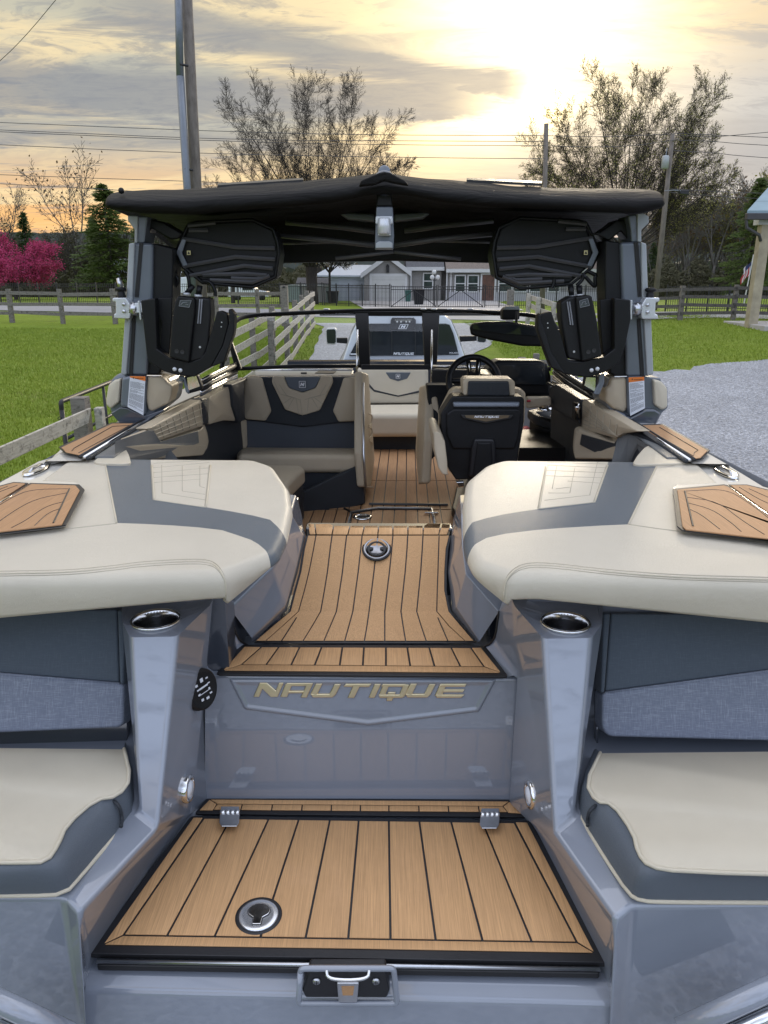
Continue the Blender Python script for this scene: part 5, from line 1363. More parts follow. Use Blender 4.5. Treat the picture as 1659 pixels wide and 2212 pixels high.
slab('arch_plate', [fA(*qc(*p), 3.75) for p in [(905,400),(1190,382),(1120,435),(905,460)]], (0,.06,0), M['towerg'], B, bevel=.01)
slab('arch_beam', [fA(*qc(*p), 3.95) for p in [(-600,400),(0,380),(760,440),(905,440),(1659,380),(2300,400),(2300,770),(1659,762),(1200,752),(905,746),(400,755),(0,765),(-600,770)]], (0,.10,0), M['blackm'], B, bevel=.01)
# centre pylon with camera / light
slab('tow_pylon', [fA(*qc(*p), 3.18) for p in [(766,180),(900,180),(900,230),(885,260),(895,345),(770,345),(780,260),(766,235)]], (0,.1,0), M['blackm'], B, bevel=.012)
MB().lathe(fA(*qc(832,172), 3.17), (0,-1,.15), [(.045,-.03),(.045,.01),(.040,.018),(0,.02)], 32).build('pylon_cap', M['geld'], B, smooth=True)
MB().lathe(fA(*qc(832,92), 3.2), (0,-1,.1), [(.024,-.06),(.024,.01),(.02,.015),(0,.016)], 24).build('anchor_light', M['towerg'], B, smooth=True)
MB().tube([fA(*qc(772,205), 3.15), fA(*qc(832,232), 3.14), fA(*qc(892,205), 3.15)], .004, 6).build('pylon_trim', M['steel'], B)
hs = slab('stern_light_housing', [fA(*qc(*p), 3.17) for p in [(772,345),(896,345),(905,560),(900,662),(762,662),(764,560)]], (0,.06,0), M['towerg'], B, bevel=.006)
slab('stern_light_bracket', [fA(*qc(*p), 3.14) for p in [(766,440),(770,415),(890,415),(896,440),(895,470),(862,478),(862,530),(880,545),(880,560),(784,560),(784,545),(798,530),(798,478),(766,470)]], (0,.04,0), M['alu'], hs, bevel=.006)
MB().lathe(fA(*qc(831,500), 3.14)-UP*.025, UP, [(.02,0),(.026,.005),(.026,.055),(.02,.06),(0,.06)], 24).build('stern_light_lens', M['alu'], hs, smooth=True)
slab('stern_light_foot', [fA(*qc(*p), 3.15) for p in [(768,615),(795,600),(868,600),(895,615),(893,655),(768,655)]], (0,.03,0), M['towerl'], hs, bevel=.005)

# ---- bimini canopy
aft_top = [(x_, y_-8) for x_, y_ in [(222,432),(232,424),(262,417),(400,411),(560,401),(700,389),(790,383),(829,374),(868,383),(960,391),(1100,404),(1260,412),(1400,410),(1428,418),(1441,430)]]
aft_bot = [(222,448),(240,460),(290,466),(420,470),(560,460),(700,448),(790,432),(829,428),(868,430),(960,446),(1100,456),(1260,464),(1380,468),(1425,458),(1441,444)]
rings = []
AY_ = 3.12; FYs = 4.75
N_ = 90
def samp(poly, t):
    # t in 0..1 by x
    x = poly[0][0]+(poly[-1][0]-poly[0][0])*t
    for a, b in zip(poly, poly[1:]):
        if a[0] <= x <= b[0]: return (x, a[1]+(b[1]-a[1])*(x-a[0])/max(1e-6, b[0]-a[0]))
    return poly[-1]
rnd = random.Random(3)
wob = [rnd.uniform(-1, 1) for _ in range(400)]
def wv_(i, k): return wob[(i*7+k*31) % 400]
topF, topA, botA, botF = [], [], [], []
for i in range(N_+1):
    t = i/N_
    a = Vector(D(*samp(aft_top, t), AY_+.26)); b = Vector(D(*samp(aft_bot, t), AY_+.03))
    w1 = math.sin(t*31)*.003+math.sin(t*83+1)*.002; w2 = math.sin(t*23+2)*.004+math.sin(t*71)*.002
    a.z += w1*.6; b.z += w2*.7
    aa = Vector(D(*samp(aft_top, t), AY_)); m1_ = (aa*.6+b*.4)+Vector((0, -.02+w2, 0)); m2_ = (aa*.25+b*.75)+Vector((0, -.03+w1, 0))
    sx = 1-.03*1
    ftz = CAMZ+.13-.02*abs(t-.5)*2
    F1 = Vector((a.x*1.02, FYs, ftz)); F2 = Vector((a.x*1.02, FYs, ftz-.03))
    T1 = a+Vector((0,.15,.005)) ; T2 = a*.6+F1*.4+Vector((0,0,.07));  
    U1 = b+Vector((0,.14,.05)); U2 = b*.5+F2*.5+Vector((0,0,.10))
    rings.append([F1, T2, T1, a, m1_, m2_, b, U1, U2, F2])
nr_ = len(rings[0])
mb = MB().loft(rings, closed=True)
mb.f.append(tuple(range(nr_))); mb.m.append(0); mb.f.append(tuple(range(N_*nr_+nr_-1, N_*nr_-1, -1))); mb.m.append(0)
bim = mb.build('bimini_canopy', M['canvas'], B, smooth=True, subsurf=1)
for p in ((262,412),): MB().ball(D(*p, 3.2), .012).build('canopy_snap', M['blackm'], bim, smooth=True)
slab('canopy_patch', [D(1008,388,3.36), D(1170,396,3.36), D(1170,391,3.6), D(1008,384,3.6)], (0,0,-.01), M['rub'], bim, bevel=0)
slab('canopy_patch', [D(470,400,3.36), D(655,388,3.36), D(655,384,3.6), D(470,396,3.6)], (0,0,-.01), M['rub'], bim, bevel=0)
slab('canopy_collar', [fA(*qc(*p), 3.07) for p in [(640,195),(660,150),(790,95),(832,85),(875,92),(990,155),(1015,188),(905,170),(832,150),(765,180)]], (0,.04,0), M['canvas'], bim, bevel=.008)

# ---- windshield
def wf(x, y, Y): return D(x, y, Y)
# top rail: from port wing corner over to starboard
rail = [(478,795,4.35),(500,706,4.5),(512,690,4.6),(535,682,4.7),(600,678,4.78),(766,671,4.85),(860,670,4.86),(950,671,4.85),(1080,675,4.8),(1170,683,4.72),(1196,697,4.6),(1212,725,4.5),(1226,795,4.3)]
P3 = chaik([wf(*p) for p in rail], 2)
MB().tube(P3, .013, 10).build('windshield_rail', M['blackp'], B, smooth=True)
for px_ in ([(530,697,4.7),(600,684,4.78),(768,678,4.85)], [(944,678,4.85),(1080,682,4.8),(1180,694,4.7)]):
    pass
# posts
def post(pts, nm='windshield_post', d=.03): return slab(nm, [wf(*p) for p in pts], (0,d,0), M['blackp'], B, bevel=.006)
post([(766,672,4.84),(796,672,4.84),(800,796,4.56),(777,796,4.56)])
post([(911,672,4.84),(950,672,4.84),(944,790,4.56),(917,790,4.56)])
post([(492,740,4.52),(500,735,4.52),(522,798,4.36),(508,800,4.34)])
post([(780,672,4.84),(944,672,4.84),(944,683,4.83),(784,683,4.83)], 'door_frame')
post([(780,788,4.56),(930,788,4.56),(930,799,4.55),(780,799,4.55)], 'door_frame')
MB().tube([wf(505,797,4.40), wf(640,791,4.52), wf(778,790,4.58)], .011, 8).build('windshield_sill', M['blackp'], B, smooth=True)
MB().tube([wf(918,790,4.58), wf(1060,795,4.52), wf(1190,797,4.40)], .013, 8).build('windshield_sill', M['blackp'], B, smooth=True)
slab('rail_cap', [wf(690,673,4.83), wf(1110,673,4.83), wf(1110,682,4.83), wf(690,682,4.83)], (0,.02,0), M['blackp'], B, bevel=.004)
def pane(top_, bot_): MB().loft([[wf(*p) for p in top_], [wf(*p) for p in bot_]]).build('windshield_glass', M['glass'], B, smooth=True)
pane([(508,702,4.56),(535,686,4.68),(600,681,4.77),(680,676,4.81),(768,674,4.84)], [(520,797,4.40),(545,796,4.42),(620,793,4.50),(690,791,4.54),(778,790,4.57)])
pane([(948,674,4.84),(1020,676,4.81),(1090,679,4.79),(1165,688,4.70),(1195,706,4.58)], [(930,790,4.57),(1000,791,4.55),(1070,793,4.52),(1140,796,4.46),(1185,798,4.40)])
pane([(796,682,4.84),(912,682,4.84)], [(800,790,4.57),(918,790,4.57)])
# wing window frames along the coaming
for s in (-1, 1):
    pts = [qs(640,95), qs(560,130), qs(470,175), qs(395,215)] if s < 0 else [(1196,792),(1225,815),(1262,838),(1300,862)]
    dd = [4.40, 4.15, 3.9, 3.7]
    for k, (o_, r_, m_) in enumerate(((0, .008, 'chrome'), (6, .012, 'rub'), (13, .007, 'chrome'), (19, .010, 'rub'), (26, .008, 'chrome'), (31, .009, 'geld'))):
        MB().tube([D(p[0]+(0 if s < 0 else 0), p[1]+o_-6, d_) for p, d_ in zip(pts, dd)], r_, 8).build('wing_track', M[m_], B, smooth=True)
g_ = [D(*qs(580,0), 4.42), D(*qs(640,95), 4.40), D(*qs(395,215), 3.7), D(*qs(150,190), 3.55), D(*qs(330,110), 3.8)]
# rear-view mirror on the rail
def qm(x, y): return (1120+.2411*x)/1.15737, (620+.2411*y)/1.15737
mh = slab('mirror_clamp', [D(*qm(*p), 4.6) for p in [(565,640),(610,605),(730,605),(745,640),(745,745),(560,748)]], (0,.09,0), M['blackm'], B, bevel=.012)
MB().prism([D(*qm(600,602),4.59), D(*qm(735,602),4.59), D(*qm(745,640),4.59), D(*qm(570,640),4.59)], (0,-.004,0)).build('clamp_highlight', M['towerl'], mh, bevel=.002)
MB().tube([D(*qm(715,660),4.55), D(*qm(705,830),4.5), D(*qm(670,880),4.5)], .008, 8).build('mirror_stem', M['blackm'], mh, smooth=True)
mp = [(1015,706),(1022,698),(1050,695),(1100,695),(1165,705),(1230,716),(1252,728),(1245,742),(1200,749),(1130,748),(1060,735),(1018,724)]
mo = slab('rear_view_mirror', [D(x, y, 4.45) for x, y in mp], (0,.04,0), M['blackp'], B, bevel=.014, seg=4)
slab('mirror_face', [D(x, y, 4.44) for x, y in [(1020,700),(1100,699),(1180,710),(1225,722),(1180,727),(1090,722),(1022,712)]], (0,.01,0), M['dglass'], mo, bevel=.003)
# rail lights (small chrome nubs)
for x in (915, 938, 972, 1016, 705):
    MB().ball(D(x, 668, 4.84), .010, 10, sc=(2.2,1,.6)).build('rail_fitting', M['alu'], B, smooth=True)
# ================================================================= GROUND, ROADS
def gmat():
    m, t, b, co = newmat('lawn')
    n1 = t.noise(co, .35, 5, .6); n2 = t.noise(t.mapping(co, (1, 3.2, 1)), 2.6, 5, .7); n3 = t.noise(t.mapping(co, (1, 1.6, 1)), 22, 4, .7)
    c = t.mix(t.rng(n1, .3, .7), (.15, .235, .010, 1), (.26, .35, .020, 1))
    c = t.mix(t.rng(t.noise(co, .16, 6, .65), .46, .66, 0, .6), c, (.21, .24, .03, 1))
    c = t.mix(t.rng(n2, .38, .66, 0, .75), c, (.11, .18, .010, 1))
    c = t.mix(t.rng(n3, .45, .75, 0, .8), c, (.32, .40, .07, 1))
    c = t.mix(t.rng(t.noise(co, .9, 3, .5), .62, .75, 0, .5), c, (.16, .15, .05, 1))
    t.l(c, b.inputs['Base Color']); b.inputs['Roughness'].default_value = .85; b.inputs['Specular IOR Level'].default_value = .2
    bump(t, b, t.m('ADD', n3, t.noise(co, 70, 3, .6)), .05, .9); return m
def rockmat(name, a, b_, sc, bd, tint=None):
    m, t, b, co = newmat(name)
    v = t.n('ShaderNodeTexVoronoi'); t.l(co, v.inputs['Vector']); v.inputs['Scale'].default_value = sc
    sp_ = t.n('ShaderNodeSeparateXYZ'); t.l(v.outputs['Color'], sp_.inputs[0])
    c = t.mix(sp_.outputs[0], a+(1,), b_+(1,))
    c = t.mix(t.rng(t.noise(co, .7, 5, .6), .35, .7, 0, .4), c, tuple(x*.75 for x in a)+(1,))
    c = t.mix(t.rng(t.noise(t.mapping(co, (1.1, .12, 1)), 1.4, 4, .6), .5, .68, 0, .35), c, tuple(x*.62 for x in b_)+(1,))
    t.l(c, b.inputs['Base Color']); b.inputs['Roughness'].default_value = .8
    bump(t, b, t.m('ADD', t.rng(v.outputs['Distance'], 0, .6, 1, 0), t.noise(co, sc*.4, 3, .6)), bd, 1.0); return m
M['lawn'] = gmat(); M['gravel'] = rockmat('gravel', (.24, .25, .275), (.54, .56, .60), 30, .035)
M['asphalt'] = rockmat('asphalt', (.22, .22, .23), (.30, .30, .31), 60, .004); M['concrete'] = pm('concrete', (.42, .40, .38), .8, var=.12, vs=2, bs=40)
def sheet(name, x0, x1, y0, y1, nx, ny, mat, dz=0, fx=None, kind='structure'):
    vs = []; fs = []
    for j in range(ny+1):
        y = y0+(y1-y0)*j/ny
        a, b = (x0, x1) if fx is None else fx(y)
        for i in range(nx+1):
            x = a+(b-a)*i/nx; vs.append((x, y, gz(x, y)+dz))
    for j in range(ny):
        for i in range(nx):
            k = j*(nx+1)+i; fs.append((k, k+1, k+nx+2, k+nx+1))
    o = obj(name, vs, fs, mat, smooth=True); o['kind'] = kind; return o
# one ground sheet, finer near the boat
def axis(a, b, c, d, n1, n2):
    import itertools
    return [a+(b-a)*(1-(1-i/n1)**2.5) for i in range(n1)] + [b+(c-b)*i/n2 for i in range(n2)] + [c+(d-c)*(i/n1)**2.5 for i in range(n1+1)]
xs = axis(-900, -40, 40, 900, 20, 120); ysx = axis(-300, -5, 75, 1600, 20, 120)
vs = [(x, y, gz(x, y)) for y in ysx for x in xs]; nx = len(xs); fs = [(j*nx+i, j*nx+i+1, (j+1)*nx+i+1, (j+1)*nx+i) for j in range(len(ysx)-1) for i in range(nx-1)]
g_ = obj('ground', vs, fs, M['lawn'], smooth=True); g_['kind'] = 'structure'
Lb = G(667,786); Lt = G(700,707); Re = G(1000,735)
# gravel: the drive, and the wide yard to starboard bounded by a traced edge
EP = [G(1040,806), G(1190,818), G(1330,812), G(1405,803), G(1520,787), G(1659,776), G(1900,740)]
def edge_y(x):                       # far edge of the gravel yard as a function of x
    P = EP
    if x <= P[0].x: return P[0].y
    for a, b in zip(P, P[1:]):
        if a.x <= x <= b.x: return a.y+(b.y-a.y)*(x-a.x)/(b.x-a.x) + .05*math.sin(x*3.1)+.04*math.sin(x*7.7)
    return P[-1].y
vs = []; fs = []; nX, nY = 120, 60
for i in range(nX+1):
    x = -1.75+(45+1.75)*(i/nX)**1.3
    yt = edge_y(x)
    for j in range(nY+1):
        y = -8+(yt+8)*j/nY; vs.append((x, y, gz(x, y)+.012*(1-(j/nY)**12)))
for i in range(nX):
    for j in range(nY): k = i*(nY+1)+j; fs.append((k, k+1, k+nY+2, k+nY+1))
o = obj('gravel_yard', vs, fs, M['gravel'], smooth=True); o['kind'] = 'structure'
def dr2(y):
    l = -1.75 if y < Lb.y else Lb.x+(Lt.x-Lb.x)*(y-Lb.y)/(Lt.y-Lb.y)
    if y < Lb.y: l = -1.75+(Lb.x+1.75)*sst(6, Lb.y, y)
    if y > Lt.y: l = Lt.x-(y-Lt.y)*.25
    return (l+.03*math.sin(y*2.3), max(2.4, Re.x)+max(0, y-22)*.3+.08*math.sin(y*1.9))
sheet('driveway', 0, 0, 6, 33, 10, 80, M['gravel'], .016, dr2)
# public road crossing beyond the drive, slightly oblique
ra, rb_, rc_, rd_ = G(-200,667), G(-200,652), G(1860,680), G(1860,694)
nn = 60; vs = []
for i in range(nn+1):
    t_ = -.6+2.2*i/nn
    a = ra*(1-t_)+rd_*t_; b = rb_*(1-t_)+rc_*t_
    vs += [(a.x, a.y, gz(a.x, a.y)+.03), (b.x, b.y, gz(b.x, b.y)+.03)]
fs = [(2*i, 2*i+2, 2*i+3, 2*i+1) for i in range(nn)]
o = obj('road', vs, fs, M['asphalt'], smooth=True); o['kind'] = 'structure'
# concrete apron before the garage
vs = [G(815,668,.02), G(1046,668,.02), G(1020,652,.02), G(905,652,.02)]
ap = [(-.8, 48), (6.8, 48), (8.5, 65.5), (-3.5, 65.5)]
vs = []; fs = []
for j in range(9):
    y = 46+(65.8-46)*j/8; 
    for i in range(2): x = (-1.0-1.9*j/8, 8.2+1.0*j/8)[i]; vs.append((x, y, gz(x, y)+.035))
fs = [(2*j, 2*j+1, 2*j+3, 2*j+2) for j in range(8)]
o = obj('garage_apron', vs, fs, M['concrete']); o['kind'] = 'structure'

# grass blades near enough to tell apart (one uncountable mass)
def blades(name, n, x0, x1, y0, y1, seed, ok):
    rnd = random.Random(seed); vs = []; fs = []; k = 0
    while k < n:
        u = rnd.random(); y = y0+(y1-y0)*u**1.35; x = rnd.uniform(x0, x1)
        if not ok(x, y): continue
        k += 1
        z = gz(x, y); h = rnd.uniform(.03, .075); w_ = rnd.uniform(.005, .011)*(1+y*.03); a = rnd.uniform(0, 6.28); lx, ly = rnd.gauss(0, .02), rnd.gauss(0, .02)
        b = len(vs); ca, sa = math.cos(a)*w_, math.sin(a)*w_
        vs += [(x-ca, y-sa, z-.005), (x+ca, y+sa, z-.005), (x+lx, y+ly, z+h)]; fs.append((b, b+1, b+2))
    me = bpy.data.meshes.new(name); me.from_pydata(vs, [], fs); me.materials.append(M['blade'])
    o = bpy.data.objects.new(name, me); COL.objects.link(o); return o
m, t, b, co = newmat('grass_blade')
t.l(t.mix(t.noise(co, 1.1, 5, .7), (.13, .21, .008, 1), (.34, .41, .05, 1)), b.inputs['Base Color']); b.inputs['Roughness'].default_value = .6; M['blade'] = m
o = blades('grass', 120000, -22, -3.0, 7.5, 30, 1, lambda x, y: abs(x) < y*.62+1 and x < -1.9)
setp(o, 'short bright green grass of the lawn left of the fence', 'grass', kind='stuff')
o = blades('grass', 45000, 3.4, 24, 13, 34, 2, lambda x, y: y > edge_y(x)-.1 and x < y*.62+1)
setp(o, 'short green grass on the rise right of the gravel', 'grass', kind='stuff')
o = blades('grass', 14000, -4.6, -1.4, 9, 30, 3, lambda x, y: x < dr2(y)[0])
setp(o, 'grass verge between the board fence and the driveway', 'grass', kind='stuff')

# ================================================================= FENCES
def woodmat(name, a, b_):
    m, t, b, co = newmat(name)
    g = t.noise(t.mapping(co, (3, 3, 30)), 2, 5, .7); h = t.noise(co, 14, 6, .75)
    c = t.mix(t.rng(g, .3, .7), a+(1,), b_+(1,)); c = t.mix(t.rng(h, .52, .66, 0, .85), c, tuple(x*.22 for x in a)+(1,))
    t.l(c, b.inputs['Base Color']); b.inputs['Roughness'].default_value = .85; bump(t, b, t.m('ADD', g, h), .006, .8); return m
M['board'] = woodmat('weathered_board', (.30, .28, .24), (.52, .49, .42)); M['wpost'] = woodmat('weathered_post', (.13, .115, .10), (.24, .22, .19))
M['dwood'] = woodmat('dark_rail', (.07, .065, .06), (.13, .12, .115)); M['iron'] = pm('black_iron', (.012, .012, .013), .5)
def plank_fence(label, posts, H, rails, mp, mr, pw=.13, rh=.13, group=None, side=.07, jit=.02):
    f = empty('rail_fence', posts[0], label, 'fence', group); rnd = random.Random(len(posts)+int(posts[0].x*7))
    for p in posts:
        q = pw/2*rnd.uniform(.85, 1.15); h = H+rnd.uniform(-.03, .08)
        MB().prism([p+Vector((-q,-q,-.1)), p+Vector((q,-q,-.1)), p+Vector((q,q,-.1)), p+Vector((-q,q,-.1))], (rnd.gauss(0,.012),rnd.gauss(0,.012),h+.1)).build('post', mp, f, bevel=.008, seg=1)
    for a, b in zip(posts, posts[1:]):
        d = (b-a).normalized(); n = d.cross(UP).normalized()*side
        for r in rails:
            j0, j1 = rnd.gauss(0, jit), rnd.gauss(0, jit); a2 = a-d*.05+n+UP*(r+j0); b2 = b+d*.05+n+UP*(r+j1)
            MB().prism([a2+UP*rh*.5, a2-UP*rh*.5, b2-UP*rh*.5, b2+UP*rh*.5], n.normalized()*.028).build('rail', mr, f, bevel=.004, seg=1)
    return f
def gpt(x, y): return Vector((x, y, gz(x, y)))
def line(a, b, n): return [gpt(a[0]+(b[0]-a[0])*i/n, a[1]+(b[1]-a[1])*i/n) for i in range(n+1)]
# across the lawn, left
a, b = G(27,697), G(620,703)
st = (b-a)/5.3
pts = [a-st*1.0, a, a+st*1.02, a+st*2.05, a+st*3.05, a+st*4.0, a+st*4.78, b]
pts = [gpt(p.x, p.y) for p in pts]
plank_fence('weathered grey three-rail fence running across the left lawn before the road', pts, 1.38, [.42, .78, 1.22], M['wpost'], M['wpost'], .16, .14)
# across the lawn, right
a, b = G(1468,692), G(1583,692)
st = b-a; pts = [gpt((a+st*k).x, (a+st*k).y) for k in (-1.6,-.85, 0, 1, 2, 3)]
plank_fence('dark four-rail fence with pale square posts at the right edge of the lawn', pts, 1.30, [.28, .58, .88, 1.18], M['wpost'], M['dwood'], .17, .12)
# along the drive, left side
ps = [gpt(-3.02, 15.2)]; 
pA = [(-3.25, 13.2), (-3.15, 15.4), (-3.0, 17.8), (-2.9, 20.2)]
plank_fence('pale four-board fence left of the driveway, nearest section before the stair-step', [gpt(*p) for p in pA], 1.42, [.22, .58, .94, 1.30], M['wpost'], M['board'], .13, .15, 'board fences beside the driveway', side=.08)
pB = [(-2.55, 17.5), (-2.5, 20.0), (-2.55, 22.4), (-2.6, 24.8), (-2.65, 27.2), (-2.7, 29.6)]
plank_fence('pale four-board fence left of the driveway, far section reaching the road', [gpt(*p) for p in pB], 1.42, [.22, .58, .94, 1.30], M['wpost'], M['board'], .13, .15, 'board fences beside the driveway', side=.08)
# near board with its post at the lower left
pC = [gpt(-3.05, 4.6), gpt(-3.05, 7.85)]
fn_ = empty('board_fence', pC[1], 'single mossy grey board nailed to a square post left of the boat', 'fence')
a, b = X(-80, 1002, -3.05), X(197, 881, -3.05); a2, b2 = X(-80, 1045, -3.05), X(192, 914, -3.05)
MB().prism([a, b, b2, a2], (-.03,0,0)).build('board', M['board'], fn_, bevel=.005, seg=2)
MB().box((-3.24, b.y-.06, -.1), (-3.09, b.y+.10, b.z+.11)).build('post', M['wpost'], fn_, bevel=.01)
MB().box((-3.02, b.y-.02, -.1), (-2.94, b.y+.08, b.z+.0)).build('post', M['board'], fn_, bevel=.008)
ch = MB(); p_ = X(129, 903, -3.5); q_ = X(196, 886, -3.1)
for i in range(15):
    t_ = i/14; c_ = p_*(1-t_)+q_*t_ - UP*.10*math.sin(math.pi*t_); dd = (q_-p_).normalized(); s_ = dd.cross(UP) if i % 2 else UP
    ch.tube([c_+dd*.028*math.cos(k*math.pi/4)+s_*.013*math.sin(k*math.pi/4) for k in range(9)], .0045, 5, cap=False)
setp(ch.build('chain', M['iron']), 'dark chain hanging between the pipe gate and the fence post', 'chain')
# steel pipe gate
gt = empty('pipe_gate', gpt(-3.6, 8.5), 'dark steel tube gate standing open on the lawn beside the boat', 'gate')
p1 = X(137, 985, -3.55); p2 = X(131, 868, -3.55); p3 = X(237, 826, -3.55); p4 = X(250, 930, -3.55); 
MB().tube([Vector((p2.x, p2.y, .12)), Vector((p2.x, p2.y, p2.z-.09))]+chaik([Vector((p2.x, p2.y, p2.z-.09)), p2, p2+(p3-p2)*.05], 3)+[p3, Vector((p3.x, p3.y+1.2, p3.z+.02)), Vector((p3.x, p3.y+1.2, .3))], .026, 10).build('gate_frame', M['pipe'] if 'pipe' in M else M['iron'], gt, smooth=True)
for dz in (.42, .80):
    MB().tube([Vector((p2.x, p2.y, p2.z-dz)), Vector((p3.x, p3.y+1.2, p3.z+.02-dz))], .02, 8).build('gate_bar', M['iron'], gt, smooth=True)
MB().tube([Vector((p3.x, p3.y-.25, p3.z)), Vector((p3.x, p3.y-.25, .25))], .02, 8).build('gate_stile', M['iron'], gt, smooth=True)
# right of the drive
pD = [G(1151,676), G(1180,688), G(1212,702), G(1260,718)]
pD = [gpt(4.95, 27), gpt(4.9, 25.0), gpt(4.95, 22.9), gpt(5.3, 20.6)]
plank_fence('whitish four-board fence right of the driveway behind the helm', pD, 1.4, [.3, .64, .98, 1.3], M['board'], M['board'], .13, .16, side=-.08)
pE = [gpt(2.75, 15.6), gpt(3.2, 16.2), gpt(4.1, 16.6)]
plank_fence('low grey rail fence on the grass right of the pickup', pE, .85, [.30, .62], M['wpost'], M['wpost'], .13, .13)

def iron_fence(label, A, B_, n, H, name='iron_fence', gap=.13, rails=(.12, .86), taper=None):
    f = empty(name, A, label, 'fence'); d = (B_-A); L = d.length; u = d.normalized(); n2 = u.cross(UP).normalized()
    mb = MB(); k = int(L/gap)
    for i in range(k+1):
        p = A+u*(i*gap); w_ = .011
        mb.prism([p-u*w_-n2*w_, p+u*w_-n2*w_, p+u*w_+n2*w_, p-u*w_+n2*w_], (0,0,H))
    mb.build('pickets', M['iron'], f)
    for r in list(rails)+[.97]:
        a = A+UP*H*r; b = B_+UP*H*r; MB().prism([a-n2*.02-UP*.016, a+n2*.02-UP*.016, a+n2*.02+UP*.016, a-n2*.02+UP*.016], b-a).build('rail', M['iron'], f)
    for i in range(n+1):
        p = A+d*i/n; MB().prism([p+Vector((-.035,-.035,0)), p+Vector((.035,-.035,0)), p+Vector((.035,.035,0)), p+Vector((-.035,.035,0))], (0,0,H*1.06)).build('post', M['iron'], f)
    return f
def pz(x, Yd, off=0): p = D(x, 640, Yd); return Vector((p.x, p.y, gz(p.x, p.y)+off))
iron_fence('long black iron fence behind the road, left of the house', pz(-80, 60), pz(696, 56), 18, 1.45, gap=.15)
A_, B2_ = pz(785, 51), pz(843, 50)
iron_fence('short black iron fence panel left of the double gate', pz(700, 55.5), pz(842, 50.5), 5, 1.4)
iron_fence('black iron fence in front of the house, right of the double gate', pz(1048, 50.5), pz(1420, 50), 12, 1.35)
iron_fence('black iron fence beyond the dark rail fence at far right', pz(1440, 45), pz(1800, 45), 8, 1.4)
gg = empty('double_gate', pz(944, 50.3), 'black iron double driveway gate in front of the garage', 'gate')
for (x0, x1) in ((845, 943), (946, 1044)):
    A, B3 = pz(x0, 50.3), pz(x1, 50.3); H = 1.3; u = (B3-A).normalized(); k = int((B3-A).length/.14); mb = MB()
    for i in range(k+1):
        p = A+u*(i*.14)+UP*.05; mb.prism([p-u*.011+Vector((0,-.011,0)), p+u*.011+Vector((0,-.011,0)), p+u*.011+Vector((0,.011,0)), p-u*.011+Vector((0,.011,0))], (0,0,H))
    lf = mb.build('gate_leaf', M['iron'], gg)
    m_ = (A+B3)/2
    for a, b in ((A+UP*.08, B3+UP*.08), (A+UP*H, B3+UP*H), (A+UP*H*.87, B3+UP*H*.87), (A+UP*.1, m_+UP*H*.85), (m_+UP*H*.85, B3+UP*.1), (A, A+UP*(H+.12)), (B3, B3+UP*(H+.12))):
        MB().tube([a, b], .024, 4).build('gate_bar', M['iron'], lf)

# ================================================================= HOUSES
def sid(name, col, sc=7.5, dirty=.1):
    m, t, b, co = newmat(name); sp_ = t.n('ShaderNodeSeparateXYZ'); t.l(co, sp_.inputs[0])
    fr = t.m('FRACT', t.m('MULTIPLY', sp_.outputs[2], sc)); e = t.rng(fr, 0, .12, 1, 0)
    c = t.mix(t.rng(t.noise(co, 1.2, 4), .3, .7), tuple(x*.9 for x in col)+(1,), tuple(x*1.06 for x in col)+(1,))
    c = t.mix(t.m('MULTIPLY', e, .45), c, tuple(x*.35 for x in col)+(1,)); t.l(c, b.inputs['Base Color']); b.inputs['Roughness'].default_value = .7
    bump(t, b, fr, .02, .6); return m
M['sidg'] = sid('siding_grey', (.27,.26,.245)); M['sidw'] = sid('siding_white', (.46,.50,.57), 3); M['brickg'] = sid('painted_brick', (.42,.415,.43), 11)
M['trim'] = pm('trim_white', (.54,.54,.53), .5, var=.04); M['shing'] = pm('shingle_grey', (.10,.10,.105), .9, var=.35, vs=9); M['shingb'] = pm('shingle_brown', (.19,.155,.13), .9, var=.3, vs=9)
M['mroof'] = pm('metal_roof_white', (.52,.56,.61), .5, var=.05); M['gdoor'] = sid('garage_door_panels', (.50,.50,.475), 2.1); M['wdoor'] = sid('garage_door_white', (.48,.51,.58), 2.1)
M['door'] = pm('dark_wood_door', (.10,.045,.03), .35, var=.35, vs=4); M['curt'] = pm('dark_window', (.035,.05,.045), .12, var=.5, vs=3)
def qh(x, y): return ((760+.2411*x)/1.15737, (620+.2411*y)/1.15737)
HY = 66.0
def h(x, y, o=0, q=qh): return D(*q(x, y), HY-o)
def wallp(name, pts, mat, root, o=0, th=.25, q=qh): return MB().prism([h(*p, o=o, q=q) for p in pts], (0, th, 0)).build(name, mat, root)
def window(root, x0, y0, x1, y1, q=qh, o=.1, mid=True):
    f = MB(); a, b = h(x0, y0, o, q), h(x1, y1, o, q); t_ = .10
    f.box((a.x-t_, a.y-.03, b.z-t_), (a.x, a.y+.1, a.z+t_)).box((b.x, a.y-.03, b.z-t_), (b.x+t_, a.y+.1, a.z+t_)).box((a.x, a.y-.03, a.z), (b.x, a.y+.1, a.z+t_)).box((a.x, a.y-.05, b.z-t_), (b.x, a.y+.1, b.z))
    zm = (a.z+b.z)/2
    if mid: f.box((a.x, a.y-.02, zm-.035), (b.x, a.y+.05, zm+.035))
    w_ = f.build('window', M['trim'], root)
    MB().box((a.x, a.y+.03, b.z), (b.x, a.y+.06, a.z)).build('pane', M['curt'], w_); return w_
hz0 = gz(0, 66)-.1
house = empty('house', (10, 66, hz0), 'long grey sided single-storey house with white trimmed windows and wooden door', 'house')
